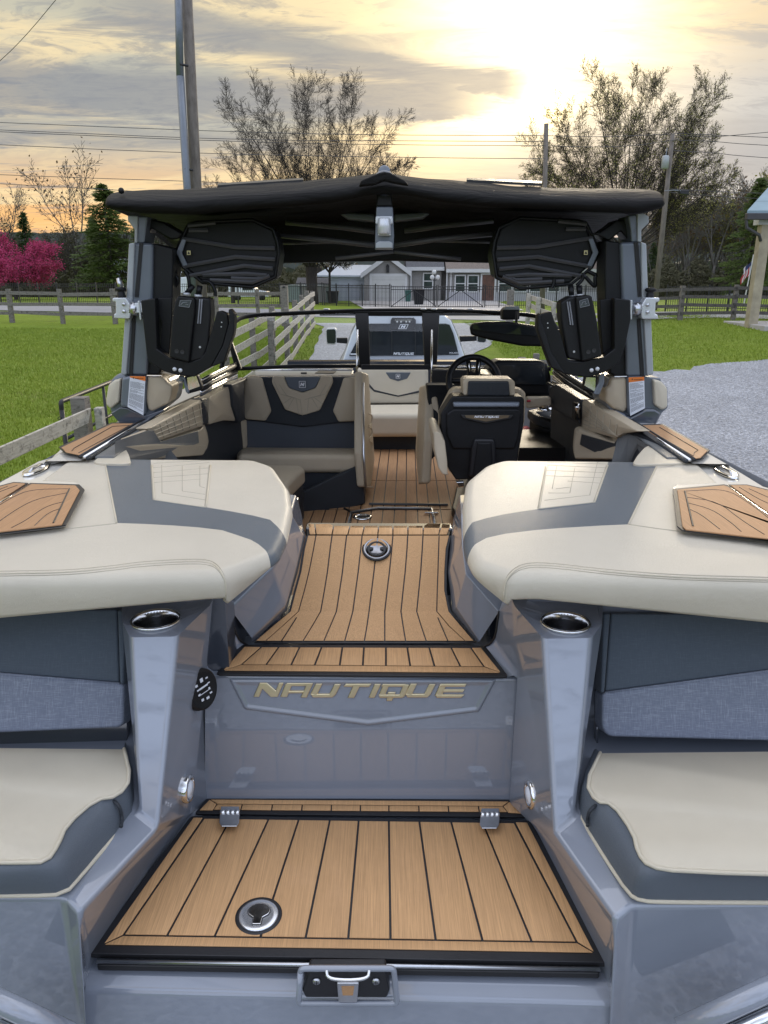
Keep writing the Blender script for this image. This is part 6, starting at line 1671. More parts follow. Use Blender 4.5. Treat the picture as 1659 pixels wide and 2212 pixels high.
# middle section
def boxwall(name, x0, x1, ytop, mat, depth, q=qh, o=0, root=house):
    a = h(x0, ytop, o, q); b = h(x1, ytop, o, q); return MB().box((a.x, a.y, hz0), (b.x, a.y+depth, a.z)).build(name, mat, root)
def hroof(name, x0, x1, ye, pitch, run, mat, q=qh, o=.5, root=house, over=.2):
    a = h(x0, ye, o, q); b = h(x1, ye, o, q); r = UP*pitch*run
    mb = MB(); A1, B1 = a-Vector((over,0,0)), b+Vector((over,0,0)); A2, B2 = A1+Vector((0,run,0))+r, B1+Vector((0,run,0))+r; A3, B3 = A1+Vector((0,2*run,0)), B1+Vector((0,2*run,0))
    mb.prism([A1, B1, B2, A2], (0,0,.16)); mb.prism([A2, B2, B3, A3], (0,0,.16))
    mb.add([A1, A2, A3, B1, B2, B3], [(0,1,2), (5,4,3)])
    o_ = mb.build(name, mat, root); MB().box((A1.x, A1.y-.06, A1.z-.12), (B1.x, A1.y-.002, A1.z+.16)).build('gutter', M['trim'], root); return o_
boxwall('wall', 1085, 1425, 228, M['sidg'], 8); hroof('roof', 1085, 1430, 218, .5, 4.3, M['shing'])
window(house, 1245, 268, 1328, 418)
boxwall('wall', 1425, 1500, 228, M['sidg'], 6, o=-1.2); hroof('roof', 1425, 1500, 222, .5, 4, M['shing'], o=-.9)
boxwall('wall', 1500, 3300, 250, M['sidg'], 8, o=.6); hroof('roof', 1500, 3300, 238, .45, 4.4, M['shingb'], o=1.1)
wa_ = h(1500, 455, .72); wb = h(3300, 455, .72); MB().box((wa_.x, wa_.y, hz0), (wb.x, wa_.y+.1, wa_.z)).build('brick_base', M['brickg'], house)
for x0, x1 in ((82, 170), (214, 305), (535, 655), (690, 815), (860, 960), (1050, 1150)): window(house, x0, 290, x1, 448, q=qm, o=.75)
a, b = h(358, 278, .76, qm), h(474, 548, .76, qm); MB().box((a.x-.15, a.y-.03, b.z), (b.x+.15, a.y+.05, a.z+.15)).build('door_frame', M['trim'], house)
dd = MB().box((a.x, a.y-.06, b.z), (b.x, a.y-.031, a.z)).build('door', M['door'], house, bevel=.01); MB().ball((a.x+.1, a.y-.1, (a.z+b.z)/2), .04).build('door_handle', M['steel'], dd)
MB().box((a.x-.4, a.y-1.4, hz0), (b.x+.6, a.y-.1, b.z+.02)).build('door_step', M['concrete'], house)
for x in (1105, 1478, 1520): p = h(x, 235, .7); MB().box((p.x, p.y, hz0), (p.x+.1, p.y+.1, p.z)).build('downspout', M['trim'], house)
# gabled garage
gar = empty('garage', (2, 65.5, hz0), 'grey gabled garage with white rimmed door and wall lantern', 'garage')
def hb_(x, y): p = h(x, y, .9); return Vector((p.x, p.y, max(p.z, hz0)))
gw = [h(625, 560, .9), h(625, 292, .9), h(868, 92, .9), h(1090, 260, .9), h(1090, 560, .9)]; gw[0].z = gw[4].z = hz0
MB().prism(gw, (0, 8, 0)).build('wall', M['sidg'], gar)
pk = h(868, 82, 1.2); el_, er_ = h(588, 290, 1.2), h(1040, 222, 1.2); er_ = h(1112, 268, 1.2)
for e in (el_, er_): MB().prism([e, pk, pk+UP*.18, e+UP*.18], (0, 8.6, 0)).build('roof', M['shing'], gar); MB().prism([e-UP*.2, pk-UP*.2, pk+UP*.2, e+UP*.2], (0, -.06, 0)).build('barge_board', M['trim'], gar)
a, b = h(705, 292, .95), h(1045, 545, .95); MB().box((a.x-.2, a.y-.02, hz0), (b.x+.2, a.y+.04, a.z+.2)).build('door_frame', M['trim'], gar)
MB().box((a.x, a.y-.05, hz0), (b.x, a.y-.021, a.z)).build('garage_door', M['gdoor'], gar)
p = h(868, 222, 1.0); MB().box(p-Vector((.12,.1,.25)), p+Vector((.12,.1,.25))).lathe(p+UP*.25, UP, [(.16,0),(.02,.15)], 8).build('wall_lantern', M['iron'], gar)
# white outbuilding
wsd = empty('outbuilding', (-5, 67, hz0), 'white metal outbuilding with a white roof beside the garage', 'outbuilding')
a, b = h(250, 298, -.2), h(626, 298, -.2); MB().box((a.x, a.y, hz0), (b.x, a.y+8, a.z)).build('wall', M['sidw'], wsd)
a, b = h(110, 296, .4), h(700, 300, .4); a2, b2 = h(330, 190, -5), h(700, 190, -5); b2.x = b.x; a2.x = a.x+1.2; MB().prism([a, b, Vector((b.x, a2.y, a2.z)), a2], (0,0,.12)).build('roof', M['mroof'], wsd)
a, b = h(360, 335, -.15), h(578, 555, -.15); MB().box((a.x, a.y, hz0), (b.x, a.y+.04, a.z)).build('garage_door', M['wdoor'], wsd)
# small green shed
q6 = lambda x, y: ((520+.1929*x)/1.15737, (640+.1929*y)/1.15737)
sh = empty('shed', (-9, 63, hz0), 'low pale green ribbed shed with a dark grey roof behind the iron fence', 'shed')
a, b = D(*q6(1032, 350), 62), D(*q6(1560, 375), 62); M['shed'] = sid('ribbed_metal', (.25,.30,.28), 5)
MB().box((a.x, 62, hz0), (b.x, 65, b.z)).build('wall', M['shed'], sh); MB().prism([D(*q6(1140,370),61.7), D(*q6(1565,372),61.7), D(*q6(1560,298),63.5), D(*q6(1160,296),63.5)], (0,0,.1)).build('roof', M['shing'], sh)
MB().prism([D(*q6(1165,372),61.65), D(*q6(1562,374),61.65), D(*q6(1562,388),61.65), D(*q6(1165,386),61.65)], (0,-.03,0)).build('fascia', M['trim'], sh)
a, b = D(*q6(1205,395),61.9), D(*q6(1530,560),61.9); MB().box((a.x, 61.9, hz0), (b.x, 61.95, a.z)).build('door', M['sidg'], sh)
# distant white house at left
fh_ = empty('house', (-24, 98, .3), 'white house far beyond the left lawn, partly behind the pickup', 'house')
a, b = D(375, 603, 98), D(500, 648, 98); MB().box((a.x, 98, .3), (b.x, 105, a.z)).build('wall', M['sidw'], fh_)
MB().prism([D(368,604,97.5), D(505,604,97.5), D(495,590,101), D(380,590,101)], (0,0,.2)).build('roof', M['mroof'], fh_)
fh2 = empty('shed', (-34, 92, .3), 'white shed glimpsed through the trees left of the tower', 'shed')
a, b = D(250, 572, 92), D(290, 600, 92); MB().box((a.x, 92, .3), (b.x, 95, a.z)).build('wall', M['sidw'], fh2); MB().prism([D(246,572,91.8), D(296,572,91.8), D(292,562,93.5), D(252,562,93.5)], (0,0,.15)).build('roof', M['mroof'], fh2)
# porch at the right edge
po = empty('porch', G(1640, 700), 'open porch corner with blue metal roof, dark gutter and square wooden post', 'porch')
PYd = 27.0
pp = lambda x, y, o=0: D(x, y, PYd-o)
M['pwood'] = pm('porch_timber', (.36,.31,.22), .8, var=.2, vs=3); M['proof'] = sid('ribbed_blue_roof', (.24,.33,.37), 2); M['gut'] = pm('gutter_brown', (.05,.047,.05), .5)
t0_, b0_ = pp(1652, 486), pp(1617, 700); pw_ = .14
bx = (b0_.x+t0_.x)/2
MB().box((t0_.x-.16, PYd-.16, gz(t0_.x, PYd)-.1), (t0_.x+.16, PYd+.16, t0_.z+.1)).build('post', M['pwood'], po, bevel=.01)
MB().box((t0_.x-.3, PYd-.2, t0_.z), (t0_.x+9, PYd+.2, t0_.z+.42)).build('beam', M['trim'], po)
e0 = pp(1598, 470); MB().box((e0.x, PYd-.55, e0.z-.1), (e0.x+9, PYd-.35, e0.z+.10)).build('gutter', M['gut'], po, bevel=.02)
MB().prism([Vector((e0.x, PYd-.5, e0.z+.1)), Vector((e0.x+9, PYd-.5, e0.z+.1)), Vector((e0.x+9, PYd+4, e0.z+1.9)), Vector((e0.x+3.2, PYd+4, e0.z+1.9))], (0,0,.08)).build('roof', M['proof'], po)
MB().tube([pp(1612,476,.45), pp(1613,492,.45), pp(1640,508,.3), pp(1643,520,.2), ], .055, 8).build('downspout', M['gut'], po)
MB().box((t0_.x-.1, PYd-1.2, gz(e0.x, PYd)-.2), (e0.x+9, PYd+2, gz(t0_.x, PYd)+.12)).build('slab', M['concrete'], po, bevel=.02)
MB().box((t0_.x+6, PYd+5, 0), (t0_.x+9, PYd+5.3, 4)).build('house_wall', M['trim'], po)
# ================================================================= TREES
def barkm(name, a, b_):
    m, t, b, co = newmat(name); g = t.noise(t.mapping(co, (6, 6, 1.5)), 1.5, 5, .7)
    t.l(t.mix(t.rng(g, .3, .7), a+(1,), b_+(1,)), b.inputs['Base Color']); b.inputs['Roughness'].default_value = .9; bump(t, b, g, .03, .7); return m
def leafm(name, a, b_, tr=.3):
    m, t, b, co = newmat(name); g = t.noise(co, 1.3, 4, .7); oi = t.noise(co, 14, 2, .6)
    c = t.mix(t.rng(t.m('ADD', t.m('MULTIPLY', g, .6), t.m('MULTIPLY', oi, .4)), .35, .65), a+(1,), b_+(1,)); t.l(c, b.inputs['Base Color']); b.inputs['Roughness'].default_value = .7
    b.inputs['Specular IOR Level'].default_value = .2
    if tr:
        nt = m.node_tree; o = nt.nodes['Material Output']; tl = t.n('ShaderNodeBsdfTranslucent'); t.l(c, tl.inputs[0]); mx = t.n('ShaderNodeMixShader'); mx.inputs[0].default_value = tr
        t.l(b.outputs[0], mx.inputs[1]); t.l(tl.outputs[0], mx.inputs[2]); t.l(mx.outputs[0], o.inputs[0])
    return m
M['bark'] = barkm('bark_dark', (.020,.016,.013), (.05,.040,.033)); M['barkg'] = barkm('bark_grey', (.085,.078,.070), (.15,.14,.125)); M['pole'] = barkm('pole_wood', (.10,.085,.072), (.20,.175,.15))
M['bud'] = leafm('buds_green', (.16,.16,.03), (.34,.32,.09)); M['budb'] = leafm('buds_brown', (.10,.06,.03), (.17,.12,.07)); M['pink'] = leafm('redbud_pink', (.30,.018,.075), (.58,.09,.22), .3)
M['con'] = leafm('conifer', (.012,.030,.010), (.06,.095,.022), .1); M['conl'] = leafm('conifer_light', (.03,.055,.012), (.11,.15,.03), .15); M['orl'] = leafm('spring_leaves_rust', (.13,.07,.02), (.26,.16,.05)); M['whl'] = leafm('blossom_white', (.45,.42,.38), (.7,.66,.62))
M['grl'] = leafm('leaves_green', (.035,.07,.012), (.11,.15,.035)); M['brush'] = leafm('brush', (.035,.035,.018), (.09,.085,.045), .1)
def grow(mb, p, d, L, r, lev, rnd, P, tips):
    n = P['seg'][lev]; pts = [p]; rs = [r]; q = p.copy(); dd = d.copy(); kids = []
    for i in range(n):
        dd = (dd + Vector((rnd.gauss(0, 1), rnd.gauss(0, 1), rnd.gauss(0, 1)))*P['wig'] + UP*P['up'][lev]).normalized()
        q = q + dd*(L/n); pts.append(q.copy()); rs.append(max(P['rmin'], r*(1-(i+1)/n*P['tap'])))
        if lev < P['lev'] and (i+1)/n > P['start'][lev]:
            for _ in range(P['kids'][lev]): kids.append((q.copy(), dd.copy(), rs[-1], 1-(i+1)/n))
    mb.tube(pts, rs, P['sides'][lev], cap=False)
    if lev >= P['lev']-1: tips += pts[1:]
    for (kp, kd, kr, rem) in kids:
        ax = kd.orthogonal().normalized(); ax.rotate(__import__('mathutils').Quaternion(kd, rnd.uniform(0, 6.28)))
        a = R(rnd.uniform(*P['ang'])); nd = (kd*math.cos(a)+ax*math.sin(a)).normalized()
        grow(mb, kp, nd, L*P['len'][lev]*(.55+.45*rem+rnd.uniform(-.1, .1)), max(P['rmin'], kr*P['rk']), lev+1, rnd, P, tips)
def leaves(name, pts, n, spread, size, mat, root, rnd, asp=1.0):
    vs = []; fs = []
    for _ in range(n):
        c = rnd.choice(pts)+Vector((rnd.gauss(0, spread), rnd.gauss(0, spread), rnd.gauss(0, spread))); s = size*rnd.uniform(.5, 1.3)
        a = Vector((rnd.gauss(0,1), rnd.gauss(0,1), rnd.gauss(0,1))).normalized(); b = a.orthogonal().normalized()
        k = len(vs); vs += [c-a*s*asp, c+b*s*.6, c+a*s*asp, c-b*s*.6]; fs.append((k, k+1, k+2, k+3))
    me = bpy.data.meshes.new(name); me.from_pydata([tuple(v) for v in vs], [], fs); me.materials.append(mat); o = bpy.data.objects.new(name, me); COL.objects.link(o); par(o, root); return o
def hero_tree(base, H, fork, W, nst, seed, label, leafmat, nleaf, stem_r=.10, spread=.10, lsz=.06, name='tree'):
    rnd = random.Random(seed); root = empty(name, base, label, 'tree')
    tr = MB(); tr.tube([base-UP*.2, base+UP*fork*.5, base+UP*fork], [.55, .42, .38], 12); tips = []; lb = MB()
    P = dict(seg=[9, 6, 4, 3], wig=.05, up=[.014, .05, .06, .03], rmin=.0085, tap=.9, lev=3, start=[.3, .12, .1, 0], kids=[2, 2, 2, 0], ang=(24, 56), len=[.27, .48, .55, .5], rk=.38, sides=[6, 4, 3, 3])
    for i in range(nst+16):
        low = i >= nst
        u = (i+.5)/nst*2-1 if not low else ((i-nst+.5)/16*2-1)
        lean = u*R(W)+rnd.gauss(0, .03) if not low else math.copysign(R(34+34*abs(u)), u)+rnd.gauss(0, .05); dy_ = rnd.gauss(0, .26)
        d = Vector((math.sin(lean), dy_*.8, math.cos(lean))).normalized()
        L = (H-fork)*(1.0-.10*abs(u)**2)*rnd.uniform(.92, 1.0)*(.78 if low else 1)
        grow(lb, base+UP*(fork*(.72+.26*rnd.random()))+Vector((u*.3, dy_, 0)), d, L, stem_r*rnd.uniform(.7, 1.15), 0, rnd, P, tips)
    tr.build('trunk', M['bark'], root, smooth=True); lb.build('branches', M['bark'], root)
    if nleaf: leaves('crown', tips, nleaf, spread, lsz, leafmat, root, rnd, 1.4)
    return root
def hb0(x, Yd): p = D(x, 640, Yd); return Vector((p.x, p.y, gz(p.x, p.y)))
hero_tree(hb0(688, 74), 18.6, 5.0, 34, 15, 5, 'tall bare tree with many upright stems rising behind the left half of the bimini', M['budb'], 0, stem_r=.08, spread=.08, lsz=.04)
hero_tree(hb0(1335, 62), 15.8, 4.4, 40, 18, 11, 'broad many-stemmed tree in small green leaf behind the right half of the bimini', M['bud'], 26000, stem_r=.08, spread=.12, lsz=.05)

# background kinds, then copies
def bare_kind(seed, H=11, nleaf=0, mat=None, bark='barkg', label='', cat='tree', group=None):
    rnd = random.Random(seed); root = empty('bare_tree', (0,0,0), label, cat, group); mb = MB(); tips = []
    P = dict(seg=[7, 5, 3], wig=.09, up=[.05, .06, .04], rmin=.018, tap=.8, lev=2, start=[.3, .15, 0], kids=[3, 2, 0], ang=(25, 55), len=[.42, .45, .5], rk=.5, sides=[6, 4, 3])
    tr = MB(); tr.tube([Vector((0,0,-.2)), Vector((.05,0,H*.18)), Vector((0,.05,H*.3))], [.2, .15, .13], 8); tr.build('trunk', M[bark], root, smooth=True)
    for i in range(3): grow(mb, Vector((0,0,H*.28)), Vector((rnd.gauss(0,.28), rnd.gauss(0,.28), 1)).normalized(), H*.72*rnd.uniform(.8,1), .10, 0, rnd, P, tips)
    mb.build('branches', M[bark], root)
    if nleaf: leaves('crown', tips, nleaf, .35, .16, M[mat], root, rnd)
    return root
def con_kind(seed, H=10, W=2.6, mat='con', label='', group=None, n=6500, name='pine_tree', spr=.0):
    rnd = random.Random(seed); root = empty(name, (0,0,0), label, 'tree', group)
    MB().tube([Vector((0,0,-.2)), Vector((0,0,H*.96))], [.2, .03], 8).build('trunk', M['bark'], root, smooth=True)
    vs = []; fs = []
    for lv in range(int(H*3.2)):
        z = H*.10 + (H*.9)*lv/(H*3.2); Rr = W*(1-(z/H))**.75*rnd.uniform(.6, 1.15)+.15
        for b_ in range(9):
            if rnd.random() < .15: continue
            a = rnd.uniform(0, 6.28); dv = Vector((math.cos(a), math.sin(a), -.12+rnd.gauss(0,.1))); 
            for k in range(max(3, int(n/(H*3.2*9)))):
                t_ = rnd.random()**.6; c = Vector((0,0,z))+dv*Rr*t_+Vector((rnd.gauss(0,.10), rnd.gauss(0,.10), rnd.gauss(0,.07)-.12*t_)); s = rnd.uniform(.07, .17)
                u = (dv+Vector((rnd.gauss(0,.4), rnd.gauss(0,.4), rnd.gauss(0,.3)))).normalized(); w_ = u.orthogonal().normalized()
                q = len(vs); vs += [c-u*s*1.3, c+w_*s*.4, c+u*s*1.3, c-w_*s*.4]; fs.append((q, q+1, q+2, q+3))
    me = bpy.data.meshes.new('crown'); me.from_pydata([tuple(v) for v in vs], [], fs); me.materials.append(M[mat]); o = bpy.data.objects.new('crown', me); COL.objects.link(o); par(o, root); return root
def put(root, x, Yd, sc=1, rz=0, label=None, first=False, ch=None, dz=0, sxy=None):
    if first: r = root
    else:
        r = root.copy(); COL.objects.link(r)
        for c in [k for k in bpy.data.objects if k.parent == root]: d = c.copy(); COL.objects.link(d); d.parent = r
    p = D(x, 640, Yd); r.location = (p.x, p.y, gz(p.x, p.y)+dz); r.scale = (sc*(sxy or 1), sc*(sxy or 1), sc); r.rotation_euler = (0, 0, rz)
    if label: r['label'] = label
    return r
rnd = random.Random(77)
GW = 'bare trees of the wood behind the right fence'; GL = 'bare trees of the wood behind the left fence'
kinds = [bare_kind(20+i, 12, 900 if i == 2 else 260, 'bud' if i == 2 else 'budb', 'barkg', 'slim bare tree standing in the wood beyond the right fence', group=GW) for i in range(4)]
used = [False]*4
for i in range(62):
    k = i % 4; x = 1385+ (i*37 % 62)/62*330+rnd.uniform(-5, 5); Yd = rnd.uniform(88, 125)
    put(kinds[k], x, Yd, rnd.uniform(.85, 1.15)*(.78+.22*(x-1385)/330), rnd.uniform(0, 6.28), first=not used[k]); used[k] = True
kl = [bare_kind(40+i, 11, 500, 'brush', 'bark', 'slim bare tree standing in the wood beyond the left lawn', group=GL) for i in range(3)]
used = [False]*3
for i in range(58):
    k = i % 3; x = 20+(i*23 % 58)/58*570+rnd.uniform(-6, 6); Yd = rnd.uniform(84, 120)
    put(kl[k], x, Yd, rnd.uniform(.42, .72), rnd.uniform(0, 6.28), first=not used[k]); used[k] = True
# single ones that stand out
b1 = bare_kind(61, 13, 200, 'budb', 'barkg', 'wide bare tree standing above the left wood beside the green evergreen'); put(b1, 182, 92, 1.06, 0, first=True)
b2 = bare_kind(62, 12, 100, 'budb', 'barkg', 'small bare tree at the left edge of the photo behind the pink tree'); put(b2, 22, 110, 1.05, .5, first=True)
c1 = con_kind(1, 10, 2.5, 'con', 'dark pointed evergreen directly right of the pink tree', n=7000); put(c1, 72, 90, .92, 0, first=True)
c2 = con_kind(2, 13, 3.4, 'conl', 'large mid-green evergreen just left of the tower leg', n=16000); put(c2, 246, 82, .86, 0, first=True, sxy=1.55)
c3 = con_kind(3, 11, 3.6, 'conl', 'broad green pine left of the porch post', n=14000, name='pine_tree'); put(c3, 1610, 78, 1.02, 0, first=True)
c4 = put(c3, 1668, 82, .9, 2, 'green pine seen behind the porch post at the right edge'); 
c5 = put(c1, 1402, 95, .62, 1, 'small dark evergreen beside the right tower leg')
c6 = put(c2, 215, 88, .66, 1.2, 'lower green evergreen left of the large one'); c7 = put(c1, 120, 92, .55, 2, 'low dark evergreen in the left wood')
c8 = put(c2, 320, 90, .8, 2.2, 'green evergreen hidden partly by the left tower leg')
# pink redbud
rr = random.Random(8); pk_ = empty('redbud_tree', hb0(35, 70), 'round redbud tree in full magenta pink blossom at the left', 'tree'); mb = MB(); tips = []
P = dict(seg=[6, 5, 3], wig=.10, up=[-.01, -.02, -.03], rmin=.012, tap=.8, lev=2, start=[.2, .1, 0], kids=[3, 3, 0], ang=(25, 60), len=[.5, .45, .4], rk=.5, sides=[5, 4, 3])
bs = hb0(35, 70)
for i in range(11):
    a = i/11*6.28; grow(mb, bs+UP*1.0, Vector((math.cos(a)*1.1, math.sin(a)*1.1, .75+rr.random()*.7)).normalized(), 3.6*rr.uniform(.85, 1.15), .09, 0, rr, P, tips)
mb.tube([bs-UP*.2, bs+UP*1.1], [.2, .15], 8); mb.build('branches', M['bark'], pk_); leaves('crown', tips, 26000, .16, .075, M['pink'], pk_, rr)
# tree by the shed with rust coloured leaves, and a white blossom tree
sx = q6(1350, 300)[0]
ts = empty('tree', hb0(sx, 58), 'thick trunked tree with rust coloured young leaves in front of the small shed', 'tree'); mb = MB(); tips = []; bs = hb0(sx, 58)
P = dict(seg=[6, 5, 3], wig=.10, up=[.02, .0, 0], rmin=.02, tap=.8, lev=2, start=[.2, .1, 0], kids=[3, 3, 0], ang=(25, 60), len=[.5, .45, .4], rk=.5, sides=[6, 4, 3])
for i in range(9): a = i/9*6.28; grow(mb, bs+UP*2.4, Vector((math.cos(a)*.9, math.sin(a)*.9, .9)).normalized(), 5, .16, 0, rr, P, tips)
MB().tube([bs-UP*.2, bs+UP*1, bs+UP*2.6], [.50, .40, .42], 12).build('trunk', M['bark'], ts, smooth=True); mb.build('branches', M['bark'], ts); leaves('crown', [q for q in tips if q.z < bs.z+5 or rr.random() < .5], 26000, .25, .09, M['orl'], ts, rr)
sx = qh(270, 200)[0]; bs = hb0(sx, 59)
tw = empty('tree', bs, 'small tree in white blossom in front of the white outbuilding', 'tree'); mb = MB(); tips = []
for i in range(8): a = i/8*6.28; grow(mb, bs+UP*2.2, Vector((math.cos(a)*.8, math.sin(a)*.8, .8)).normalized(), 2.4, .06, 0, rr, P, tips)
mb.tube([bs-UP*.1, bs+UP*2.3], [.1, .08], 8); mb.build('branches', M['bark'], tw); leaves('crown', tips, 2600, .14, .085, M['whl'], tw, rr)
# undergrowth and far ridge
vs = []; fs = []; ru = random.Random(5)
for i in range(52000):
    left = ru.random() < .55
    x = ru.uniform(-60, 700) if left else ru.uniform(1330, 1800); Yd = ru.uniform(84, 112); p = D(x, 640, Yd)
    hmax = (4.2 if left else 4.4)*(.6+.4*math.sin(x*.045)**2)
    z = gz(p.x, p.y)+hmax*ru.random()**1.5; s = ru.uniform(.08, .26)
    u = Vector((ru.gauss(0,1), ru.gauss(0,1), ru.gauss(0,1.4))).normalized(); w_ = u.orthogonal().normalized(); c = Vector((p.x, p.y, z)); k = len(vs)
    vs += [c-u*s*1.6, c+w_*s*.5, c+u*s*1.6, c-w_*s*.5]; fs.append((k, k+1, k+2, k+3))
o = obj('undergrowth', vs, fs, M['brush']); setp(o, 'tangled brown and green brush filling the woods behind the fences', 'undergrowth', kind='stuff')
def ridge(name, Yd, x0, x1, ytop, mat, amp, n=260, seed=1):
    r_ = random.Random(seed); vs = []; fs = []
    for i in range(n+1):
        x = x0+(x1-x0)*i/n; p = D(x, ytop(x)+amp*(r_.random()+math.sin(i*.31)*.5), Yd); vs += [Vector((p.x, p.y, -2)), p, Vector((p.x*1.1, p.y*1.15, p.z*.98)), Vector((p.x*1.3, p.y*1.3, -2))]
    for i in range(n):
        for k in range(3): a = i*4+k; fs.append((a, a+4, a+5, a+1))
    o = obj(name, vs, fs, mat); o['kind'] = 'structure'; return o
M['ridge'] = pm('ridge_wood', (.075,.08,.078), .95, var=.35, vs=.25); M['ridge2'] = pm('wood_edge', (.045,.05,.032), .95, var=.5, vs=.5)
ridge('hills', 320, -700, 2400, lambda x: 500 if x < 500 else 512, M['ridge'], 3, seed=2)
ridge('hills', 320, -700, 2400, lambda x: 0, M['ridge'], 0, n=2) if False else None
vs = []; fs = []; r_ = random.Random(9)
for i in range(121):
    a = math.pi*(1.08+.84*i/120); h_ = 9+4*math.sin(i*.5)+3*r_.random(); vs += [(85*math.cos(a), 85*math.sin(a), -1), (85*math.cos(a), 85*math.sin(a), h_), (95*math.cos(a), 95*math.sin(a), -1)]
for i in range(120): fs += [(3*i, 3*i+3, 3*i+4, 3*i+1), (3*i+1, 3*i+4, 3*i+5, 3*i+2)]
o = obj('reflection_tree_line', vs, fs, M['ridge2']); o['kind'] = 'structure'  # unseen, added behind the camera to give the gelcoat a dark horizon to reflect
ridge('hills', 135, -500, 700, lambda x: 560+18*math.sin(x*.012), M['ridge2'], 7, seed=3)
ridge('hills', 135, 700, 2200, lambda x: 575-25*sst(1350, 1650, x), M['ridge2'], 7, seed=4)

# ================================================================= POLES AND WIRES
def pole(px, Yd, xt, yt, r0, r1, label, mat='pole', group=None):
    top = D(xt, yt, Yd); base = Vector((D(px, 660, Yd).x, Yd, gz(D(px, 660, Yd).x, Yd))); root = empty('utility_pole', base, label, 'utility pole', group)
    MB().tube([base-UP*.3, (base+top)/2, top], [r0, (r0+r1)/2, r1], 14).build('pole', M[mat], root, smooth=True); return root, base, top
r1_, b_, tp = pole(434, 21.5, 401, -60, .155, .13, 'thick wooden utility pole with a grey conduit, nearest, left of the bimini peak')
pc = [D(384, -60, 21.2), D(387, 60, 21.2), D(389, 121, 21.2), D(391, 165, 21.2), D(404, 400, 21.2), D(416, 640, 21.2)]
MB().tube([D(384,-60,21.2), D(389,165,21.2)], .092, 10).build('conduit', M['towerg'], r1_, smooth=True)
MB().tube([D(389,165,21.2), D(404,400,21.2), D(417,640,21.2)], .098, 10).build('conduit', M['towerg'], r1_, smooth=True)
for y in (139, 420*.868): MB().tube([D(384+y*.045-2, y, 21.12), D(400+y*.045, y+3, 21.25)], .03, 8).build('strap', M['iron'], r1_)
r2__, b_, tp2 = pole(1172, 46, 1180, 267, .16, .12, 'plain dark utility pole in front of the leafy tree')
r3_, b_, tp3 = pole(1414, 47, 1453, 289, .17, .12, 'weathered leaning utility pole with a transformer at right')
c = D(1437, 350, 46.7); MB().lathe(c-UP*.35, UP, [(0,0),(.2,.01),(.2,.6),(.16,.68),(0,.7)], 16).build('transformer', M['towerl'], r3_, smooth=True)
MB().tube([c+UP*.3, D(1441, 320, 46.7)], .03, 6).build('bushing', M['towerg'], r3_); MB().tube([D(1452,305,46.8), D(1466,300,46.5)], .05, 6).build('crossarm', M['pole'], r3_)
MB().tube([D(1436,412,46.8), D(1456,411,46.2), D(1470,412,46)], .03, 6).build('lamp_arm', M['towerg'], r3_); slab('lamp_head', [D(1466,410,46), D(1490,411,46), D(1488,421,46), D(1470,419,46)], (0,.3,0), M['iron'], r3_, bevel=.03)
wires = [((-60,262),(520,286),(850,292),(1178,293),45,'topmost wire crossing behind the left bare tree'), ((-60,278),(520,303),(850,304),(1178,306),45,'second wire from the top of the left group'), ((-60,282),(520,307),(850,313),(1178,315),45,'third wire, just below the second, of the left group'),
 ((-60,310),(400,331),(850,340),(1178,343),45,'fourth wire, lower middle of the left group'), ((-60,375),(200,385),(395,391),(560,398),45,'wire second from the bottom at the left above the bimini'), ((-60,394),(100,402),(260,411),(400,420),45,'lowest wire at the left above the bimini'),
 ((1455,292),(1540,296),(1600,291),(1720,280),47,'wire rising to the right edge above the porch'), ((1455,288),(1530,291),(1600,294),(1720,300),47,'upper wire sloping down at the right edge'), ((1455,303),(1540,305),(1600,311),(1720,317),47,'second sloping wire at the right edge'),
 ((1453,325),(1540,330),(1600,337),(1720,345),47,'third sloping wire at the right edge'), ((1440,408),(1540,413),(1600,416),(1720,420),47,'upper of the two low wires at the right edge'), ((1440,415),(1540,423),(1600,427),(1720,433),47,'lower of the two low wires at the right edge'),
 ((1180,293),(1270,296),(1360,294),(1455,289),46,'upper wire between the two right poles'), ((1180,315),(1270,318),(1360,316),(1455,303),46,'lower wire between the two right poles')]
M['wire'] = pm('wire', (.06,.055,.06), .6)
for w_ in wires:
    o = MB().tube(chaik([D(*p, w_[4]) for p in w_[:4]], 2), .016, 4).build('power_line', M['wire']); setp(o, w_[5], 'power line')
o = MB().tube(chaik([D(-20,150,24), D(50,85,23), D(145,-30,21.5)], 2), .010, 4).build('power_line', M['wire']); setp(o, 'thin wire crossing the top left corner of the sky', 'power line')

# ================================================================= STREET THINGS
lp_ = empty('lamp_post', hb0(qh(1350,500)[0], 53), 'black post lamp with a cluster of white globes before the house', 'lamp post'); yq = 53
MB().tube([hb0(qh(1350,500)[0], yq), D(*qh(1350,270), yq)], .045, 8).build('post', M['iron'], lp_)
for x, y in ((1350,250),(1330,304),(1386,304)): MB().ball(D(*qh(x,y), yq), .155, 16).build('globe', M['trim'], lp_, smooth=True)
MB().tube([D(*qh(1322,322), yq), D(*qh(1350,340), yq), D(*qh(1390,322), yq)], .03, 6).build('arm', M['iron'], lp_)
def bin_(x, y0, y1, w_, Yd, label, mat):
    b = hb0(x, Yd); hh = max(.8, D(x, y0, Yd).z-b.z); r_ = empty('trash_bin', b, label, 'trash bin')
    MB().loft([[b+Vector((sx*w_*k, sy*w_*k, z)) for sx, sy in ((-1,-1),(1,-1),(1,1),(-1,1))] for k, z in ((.8,0),(1,hh))], closed=True, cap=True).build('bin_body', mat, r_, bevel=.03); MB().box(b+Vector((-w_*1.08,-w_*1.15,hh)), b+Vector((w_*1.08,w_*1.08,hh+.09))).build('bin_lid', mat, r_, bevel=.03)
M['bing'] = pm('bin_green', (.02,.09,.07), .5)
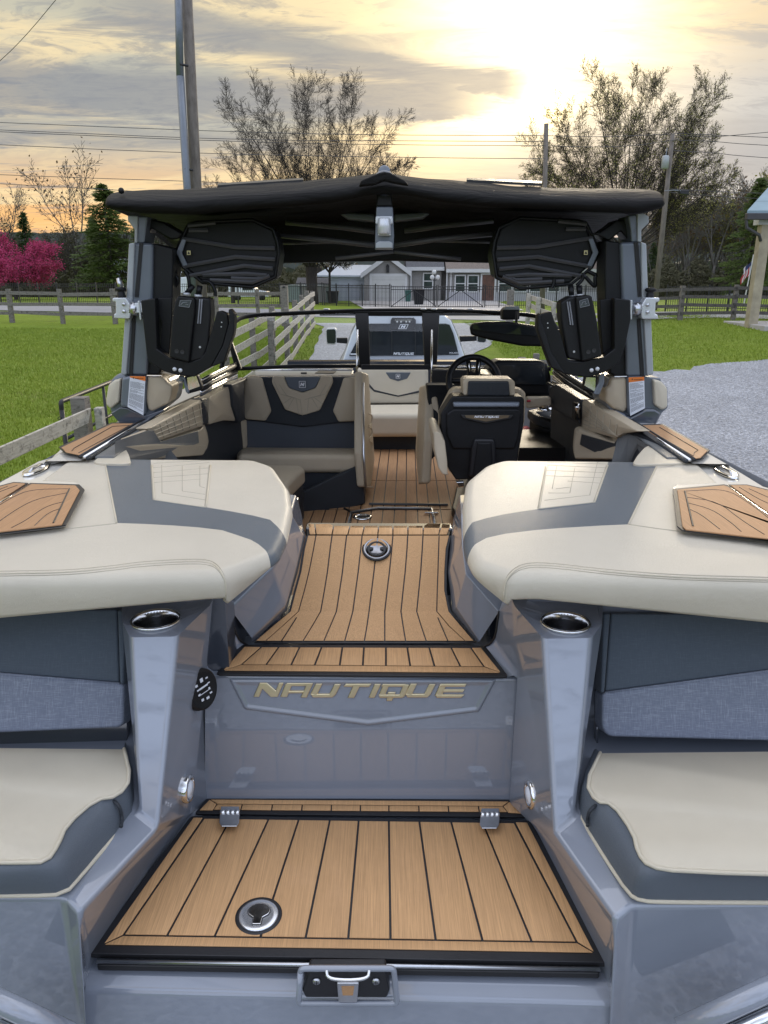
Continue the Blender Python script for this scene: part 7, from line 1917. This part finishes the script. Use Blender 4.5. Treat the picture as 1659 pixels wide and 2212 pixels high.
bin_(qh(1190,500)[0], qh(0,440)[1], 0, .38, 56, 'large black wheeled bin beside the house wall', M['blackm'])
bin_(qh(1078,500)[0], qh(0,450)[1], 0, .24, 63, 'teal bin next to the garage door', M['bing'])
bin_(qh(300,500)[0], qh(0,492)[1], 0, .42, 60, 'black bin in front of the white outbuilding', M['blackm'])
pst = empty('gate_post', hb0(614, 31.5), 'tall grey square post where the left lawn fence meets the driveway', 'post')
b = hb0(614, 31.5); MB().box(b+Vector((-.14,-.14,-.1)), Vector((b.x+.14, b.y+.14, D(614,617,31.5).z))).build('post_shaft', M['wpost'], pst, bevel=.02); MB().box(Vector((b.x-.03, b.y-.17, D(614,622,31.5).z)), Vector((b.x+.06, b.y-.141, D(614,617,31.5).z-.02))).build('post_plate', M['iron'], pst)
b = hb0(1103, 29); o = MB().box(b+Vector((-.12,-.12,-.1)), Vector((b.x+.12, b.y+.12, D(1103,626,29).z))).build('gate_post', M['wpost'], bevel=.02); setp(o, 'grey square post right of the road gate, behind the mirror', 'post')
b = hb0(438, 60); o = MB().tube([hb0(503, 60), D(503, 600, 60)], .16, 8).build('dark_post', M['bark']); setp(o, 'short dark post in front of the white pickup', 'post')
# flag
fg = empty('flag_pole', hb0(1607, 40), 'white pole with a limp american flag beside the porch post', 'flag'); fy = 40
MB().tube([D(1606, 660, fy), D(1628, 550, fy)], .03, 6).build('pole', M['trim'], fg); fw = MB()
rows = []
for j in range(9):
    t_ = j/8; rows.append([D(1627-9*t_, 560+34*t_, fy)+Vector((-.42*i/6*(1-.1*t_)+.03*math.sin(i+j), .05*math.sin(i*1.7+j*.6), -.08*i)) for i in range(7)])
fw.loft(rows); fw.m = [(1 if (k % 6) % 2 else 0) if (k//6) > 2 else (2 if (k % 6) < 4 else 0) for k in range(len(fw.f))]
M['flagw'] = pm('flag_white', (.6,.55,.55), .8); M['flagr'] = pm('flag_red', (.4,.04,.05), .8); M['flagb'] = pm('flag_blue', (.03,.04,.12), .8)
fw.build('flag', [M['flagw'], M['flagr'], M['flagb']], fg, smooth=True)
o = slab('parked_car', [D(1562,652,85), D(1566,642,85), D(1580,634,85), D(1600,634,85), D(1612,642,85), D(1616,652,85)], (0,1.6,0), M['carw'], None, bevel=.1); setp(o, 'white vehicle far away at right beneath the pine', 'car'); 

# ================================================================= TOW PICKUP
def qt(x, y): return ((560+.4822*x)/1.15737, (780+.4822*y)/1.15737)
TK = empty('pickup_truck', (.55, 11.5, 0), 'white pickup towing the boat, seen through the boat windshield', 'pickup truck')
CY_ = 11.0
ft = lambda x, y, o=0: D(*qt(x, y), CY_-o)
rear = [ft(600,268), ft(655,110), ft(688,45), ft(745,18), ft(830,12), ft(1080,12), ft(1150,18), ft(1185,45), ft(1215,110), ft(1268,262)]
cxx = sum(p.x for p in rear)/len(rear)
def sc_(ps, k, dy, dz): return [Vector((cxx+(p.x-cxx)*k, p.y+dy, p.z+dz)) for p in ps]
body = MB().loft([sc_(rear, .97, .12, -.0), sc_(rear, 1.0, .25, .01), sc_(rear, 1.0, 1.6, .02), sc_(rear, .95, 1.9, -.03), [Vector((p.x, p.y+2.6, min(p.z, rear[0].z+.05)-.02)) for p in rear]]); body.build('cab', M['carw'], TK, smooth=True, bevel=.02)
MB().prism(sc_(rear, .975, .10, -.003), (0,.04,0)).build('cab_back', M['carw'], TK, bevel=.02)
wn = [ft(648,228,-.07), ft(705,118,-.07), ft(732,68,-.07), ft(755,60,-.07), ft(1150,60,-.07), ft(1170,66,-.07), ft(1190,112,-.07), ft(1218,222,-.07)]
wo = MB().prism(wn, (0,.02,0)).build('rear_window', M['dglass'], TK, bevel=.006)
bl = slab('third_brake_light', [ft(865,42,-.05), ft(872,30,-.05), ft(985,30,-.05), ft(995,42,-.05), ft(995,92,-.05), ft(862,92,-.05)], (0,.05,0), M['blackm'], TK, bevel=.01)
MB().prism([ft(885,38,-.04), ft(972,38,-.04), ft(972,48,-.04), ft(885,48,-.04)], (0,.005,0)).build('light_bar', M['chrome'], bl)
for x in (898, 918, 945, 962): MB().ball(ft(x, 51, -.04), .014, 8).build('light_bulb', M['trim'], bl)
c_ = ft(930, 76, -.045); u = (ft(950,76,-.045)-c_); v = Vector((0,0,u.x*.55)); e = MB(); k = .25
for a, b in (((-1,-1),(1,-1)),((1,-1),(1,1)),((1,1),(-1,1)),((-1,1),(-1,-1))): e.tube([c_+u*(a[0]+a[1]*k)+v*a[1], c_+u*(b[0]+b[1]*k)+v*b[1]], .004, 4)
e.prism([c_-u*.7-v*.6, c_-u*.35-v*.6, c_-u*.05+v*.6, c_-u*.4+v*.6], (0,-.002,0)).prism([c_+u*.0-v*.6, c_+u*.35-v*.6, c_+u*.65+v*.6, c_+u*.3+v*.6], (0,-.002,0)).prism([c_-u*.35+v*.6, c_-u*.1+v*.6, c_+u*.3-v*.6, c_+u*.05-v*.6], (0,-.003,0))
e.build('window_logo', M['whitep'], TK)
wordmark('window_lettering', lambda x, y: ft(878+(x-170)*.0875, 209+(y-104)*.155, -.052), Vector((0,-1,0)), .002, M['whitep'], wo)
a = ft(1168, 217, -.05); txo('window_decal', 'POLARIS', a, Vector((1,0,0)), UP, .035, M['whitep'], wo)
MB().prism([ft(655,215,-.05), ft(690,215,-.05), ft(690,222,-.05), ft(655,222,-.05)], (0,-.002,0)).build('window_sticker', M['whitep'], wo)
for x in (760, 868, 990): MB().prism([ft(x,95 if x == 868 else 70,-.055), ft(x+4,95 if x == 868 else 70,-.055), ft(x+4,222,-.055), ft(x,222,-.055)], (0,-.004,0)).build('window_seam', M['ink'], wo)
bt = MB(); z_ = rear[0].z+.05; xl, xr = rear[0].x-.04, rear[-1].x+.04
bt.box((xl, 8.7, z_-.65), (xl+.12, 10.98, z_)).box((xr-.12, 8.7, z_-.65), (xr, 10.98, z_)).build('bed_sides', M['carw'], TK, bevel=.04)
MB().box((xl+.10, 8.75, z_-.06), (xr-.10, 10.98, z_+.015)).build('bed_cover', M['towerg'], TK, bevel=.01)
MB().box((xl, 8.62, z_-.62), (xr, 8.72, z_-.01)).build('tailgate', M['carw'], TK, bevel=.03)
for x0 in (xl, xr):
    sx = -1 if x0 == xl else 1
    MB().box((x0-.06, 12.2, z_-1.0), (x0+.06, 15.2, z_-.12)).build('side_panel', M['carw'], TK, bevel=.05)
    for yy in (9.9, 13.9):
        c = Vector((x0-sx*.12, yy, .42)); w2 = MB().lathe(c-Vector((.13,0,0)), (1,0,0), [(.22,0),(.38,.01),(.42,.05),(.42,.21),(.38,.25),(.22,.26)], 28).build('wheel', M['rub'], TK, smooth=True); MB().lathe(c-Vector((.12,0,0)), (1,0,0), [(.0,.02),(.22,.0),(.24,.02),(.24,.22),(.22,.24),(0,.22)], 20).build('rim', M['steel'], w2, smooth=True)
MB().box((xl+.05, 8.8, .55), (xr-.05, 14.4, z_-.62)).build('chassis', M['blackm'], TK); MB().box((xl+.02, 12.9, z_-1.0), (xr-.02, 15.2, z_-.14)).build('hood', M['carw'], TK, bevel=.08)
for pts, arm in (([(527,95),(532,84),(575,82),(584,92),(584,160),(575,170),(535,168),(530,158)], [(584,135),(640,135),(640,165),(584,160)]), ([(1311,125),(1318,118),(1352,118),(1362,128),(1362,150),(1352,160),(1318,158),(1311,150)], [(1222,126),(1311,124),(1311,150),(1222,155)])):
    m_ = slab('towing_mirror', [ft(*p, -1.7) for p in pts], (0,.15,0), M['trim'], TK, bevel=.025)
    c0_ = sum((ft(*p, -1.69) for p in pts), Vector())/len(pts); MB().prism([c0_+(ft(*p, -1.69)-c0_)*.84 for p in pts], (0,-.004,0)).build('mirror_glass', M['dglass'], m_)
    slab('mirror_arm', [ft(*p, -1.72) for p in arm], (0,.1,0), M['blackm'], m_, bevel=.01)
# far pickup and the trailer behind the left fence
def far_truck(x0, x1, y0, y1, Yd, label):
    W_ = x1-x0; f = lambda u, v, o=0: D(x0+W_*u, y0+(y1-y0)*v, Yd-o); r_ = empty('pickup_truck', f(.5, 1), label, 'pickup truck')
    MB().prism([f(0,.35), f(.30,.30), f(.32,.30), f(.34,.02), f(.58,.0), f(.68,.32), f(.93,.42), f(1,.60), f(1,.82), f(0,.82)], (0,1.9,0)).build('body', M['carw'], r_, bevel=.06)
    MB().prism([f(0,.34,.01), f(.30,.32,.01), f(.33,.02,.01), f(.02,.06,.01)], (0,1.8,0)).build('bed_cap', M['carw'], r_, bevel=.06)
    MB().prism([f(.36,.09,.03), f(.55,.07,.03), f(.64,.33,.03), f(.36,.35,.03)], (0,.02,0)).build('side_window', M['dglass'], r_)
    for u in (.2, .8): c = f(u, .82, .05); MB().lathe(c, (0,1,0), [(0,0),(.38,.02),(.4,.2),(.38,.25),(0,.25)], 18).build('wheel', M['rub'], r_, smooth=True)
    MB().prism([f(.98,.55,.02), f(1.01,.55,.02), f(1.01,.68,.02), f(.98,.68,.02)], (0,.3,0)).build('headlight', M['alu'], r_)
far_truck(492, 580, 616, 647, 68, 'white pickup with a bed cap parked far away beyond the left fence')
tr_ = slab('cargo_trailer', [D(376,600,76), D(404,598,76), D(404,640,76), D(376,640,76)], (0,2,0), M['carw'], None, bevel=.05); setp(tr_, 'white box trailer glimpsed between the left tower leg and board rack', 'trailer')
# ================================================================= CAMERA, SKY, LIGHT
cam = bpy.data.cameras.new('camera'); co_ = bpy.data.objects.new('camera', cam); COL.objects.link(co_)
co_.location = CAM; co_.rotation_euler = (R(90)-PITCH, 0, 0)
cam.sensor_fit = 'VERTICAL'; cam.angle = 2*math.atan(1106/F); cam.clip_end = 3000; cam.clip_start = .05
scn.camera = co_
scn.view_settings.view_transform = 'Standard'; scn.view_settings.look = 'None'; scn.view_settings.exposure = 0.38; scn.view_settings.gamma = 1
SUN_DIR = Vector((.243, 1.0, .235)).normalized()
w = bpy.data.worlds.new('World'); scn.world = w; w.use_nodes = True
nt = w.node_tree; nt.nodes.clear(); t = NT(nt)
out = t.n('ShaderNodeOutputWorld'); bg = t.n('ShaderNodeBackground'); t.l(bg.outputs[0], out.inputs[0])
gen = t.n('ShaderNodeTexCoord').outputs['Generated']
nv = t.n('ShaderNodeVectorMath', operation='NORMALIZE'); t.l(gen, nv.inputs[0]); d = nv.outputs[0]
sep = t.n('ShaderNodeSeparateXYZ'); t.l(d, sep.inputs[0]); dx, dy, dz = sep.outputs
el = t.m('MAXIMUM', dz, 0.0)
az = t.m('ARCTAN2', dx, dy)
sky = t.n('ShaderNodeTexSky', sky_type='NISHITA'); sky.sun_disc = False; sky.sun_elevation = R(12.8); sky.sun_rotation = R(12.5 )
sky.air_density = 1.5; sky.dust_density = 3; t.l(d, sky.inputs[0])
# evening sky in direction space: e = elevation (sine), az = azimuth
sx_ = t.m('MULTIPLY', az, 1.0)
warm = t.rng(az, -.15, .42, 1, 0, True)
hz = t.mix(warm, (.36, .39, .45, 1), (.82, .46, .18, 1))
midc = t.mix(warm, (.36, .39, .43, 1), (.40, .40, .35, 1))
hi = t.mix(warm, (.56, .45, .30, 1), (.45, .43, .34, 1))
c = t.mix(t.rng(el, .05, .17, 0, 1, True), hz, midc)
c = t.mix(t.rng(el, .17, .28, 0, 1, True), c, hi)
c = t.mix(t.rng(el, .42, .85, 0, 1, True), c, (1.40, 1.48, 1.72, 1))
bk = t.rng(dy, .35, -.6, 0, 1, True)
c = t.mix(bk, c, (1.05, 1.22, 1.62, 1))
# cloud sheets seen in perspective
den = t.m('ADD', dz, .09)
px = t.m('DIVIDE', dx, den); py = t.m('DIVIDE', dy, den)
cv = t.n('ShaderNodeCombineXYZ'); t.l(px, cv.inputs[0]); t.l(py, cv.inputs[1]); cv = cv.outputs[0]
n1 = t.noise(t.mapping(cv, (.50, .85, 1), (0, 0, R(10))), 1.5, 9, .60, .8)
n2 = t.noise(t.mapping(cv, (.9, 2.2, 1), (0, 0, R(-14)), (3.1, 1.7, 0)), 1.6, 10, .66, 1.2)
n3 = t.noise(t.mapping(cv, (3.0, 5.5, 1), (0, 0, R(20))), 2.2, 8, .65, .6)
def band(a0, e0, a1, e1, w_, soft, amp=.05):
    tt = t.m('DIVIDE', t.m('SUBTRACT', az, a0), a1-a0)
    ee = t.m('MULTIPLY_ADD', tt, e1-e0, e0)
    wob = t.m('MULTIPLY', t.m('SUBTRACT', n2, .5), amp*2)
    dd = t.m('ABSOLUTE', t.m('ADD', t.m('SUBTRACT', dz, ee), wob))
    inx = t.m('MULTIPLY', t.rng(tt, -.15, .1, 0, 1, True), t.rng(tt, .90, 1.05, 1, 0, True))
    return t.m('MULTIPLY', t.rng(dd, w_, w_+soft, 1, 0, True), inx)
grey = t.mix(warm, (.23, .26, .31, 1), (.205, .22, .25, 1))
br = t.mix(warm, (.42, .43, .43, 1), (.78, .62, .36, 1))
m1 = band(-.95, .190, .17, .197, .014, .022, .035)
m2 = band(-.30, .275, .18, .203, .007, .018, .030)
m3 = band(-.9, .155, -.05, .150, .006, .014, .03)
m4 = band(.0, .135, 1.0, .125, .020, .03, .03)
mm = t.m('MAXIMUM', m1, t.m('MULTIPLY', m2, .9)); mm = t.m('MAXIMUM', mm, t.m('MULTIPLY', m3, .6)); mm = t.m('MAXIMUM', mm, t.m('MULTIPLY', m4, .75))
c = t.mix(t.m('MULTIPLY', t.rng(n1, .44, .62, 0, 1, True), .75), c, br)
c = t.mix(t.m('MULTIPLY', t.rng(n3, .52, .66, 0, 1, True), t.m('MULTIPLY', t.rng(el, .08, .2), .5)), c, grey)
c = t.mix(t.m('MULTIPLY', t.rng(n2, .52, .64, 0, 1, True), .6), c, grey)
c = t.mix(t.m('MULTIPLY', mm, t.rng(n3, .3, .6, 1.0, .72)), c, grey)
def lobe(dirv, power):
    dp = t.n('ShaderNodeVectorMath', operation='DOT_PRODUCT'); t.l(d, dp.inputs[0]); dp.inputs[1].default_value = Vector(dirv).normalized()
    return t.m('POWER', t.m('MAXIMUM', dp.outputs['Value'], 0), power)
def ad(a, v, col):
    x = t.n('ShaderNodeVectorMath', operation='SCALE'); x.inputs[0].default_value = col; t.l(v, x.inputs['Scale'])
    y = t.n('ShaderNodeVectorMath', operation='ADD'); t.l(a, y.inputs[0]); t.l(x.outputs[0], y.inputs[1]); return y.outputs[0]
open_ = t.m('SUBTRACT', 1.0, t.m('MULTIPLY', t.m('MAXIMUM', m1, m2), .93))
rays = t.rng(n2, .38, .60, 1.0, .55)
c = ad(c, t.m('MULTIPLY', t.m('MULTIPLY', lobe(ray(1140, -10), 150), open_), rays), (1.7, 1.32, .68))
c = ad(c, t.m('MULTIPLY', t.m('MULTIPLY', lobe(ray(1290, 60), 170), open_), rays), (.45, .34, .16))
c = ad(c, t.m('MULTIPLY', lobe(ray(1180, 222), 5200), 1.0), (4.0, 3.0, 1.3))
c = ad(c, t.m('MULTIPLY', lobe(ray(1080, 240), 1500), open_), (1.1, .85, .40))
c = ad(c, t.m('MULTIPLY', lobe(ray(960, 258), 900), open_), (.75, .55, .22))
c = ad(c, t.m('MULTIPLY', lobe(ray(840, 275), 300), open_), (.35, .22, .06))
c = ad(c, lobe((.22, 1, .3), 14), (.05, .038, .015))
# a share of the physical sky on top
x = t.n('ShaderNodeVectorMath', operation='SCALE'); t.l(sky.outputs[0], x.inputs[0]); x.inputs['Scale'].default_value = .003
y = t.n('ShaderNodeVectorMath', operation='ADD'); t.l(c, y.inputs[0]); t.l(x.outputs[0], y.inputs[1])
# dull ground colour below the horizon
c = t.mix(t.rng(dz, -.02, 0, 1, 0), y.outputs[0], (.16, .17, .14, 1))
t.l(c, bg.inputs[0]); bg.inputs[1].default_value = 1.0
sl = bpy.data.lights.new('sun', 'SUN'); sl.energy = 1.3; sl.angle = R(12); sl.color = (1, .86, .66)
so_ = bpy.data.objects.new('sun', sl); COL.objects.link(so_); so_.rotation_euler = SUN_DIR.to_track_quat('Z', 'Y').to_euler()
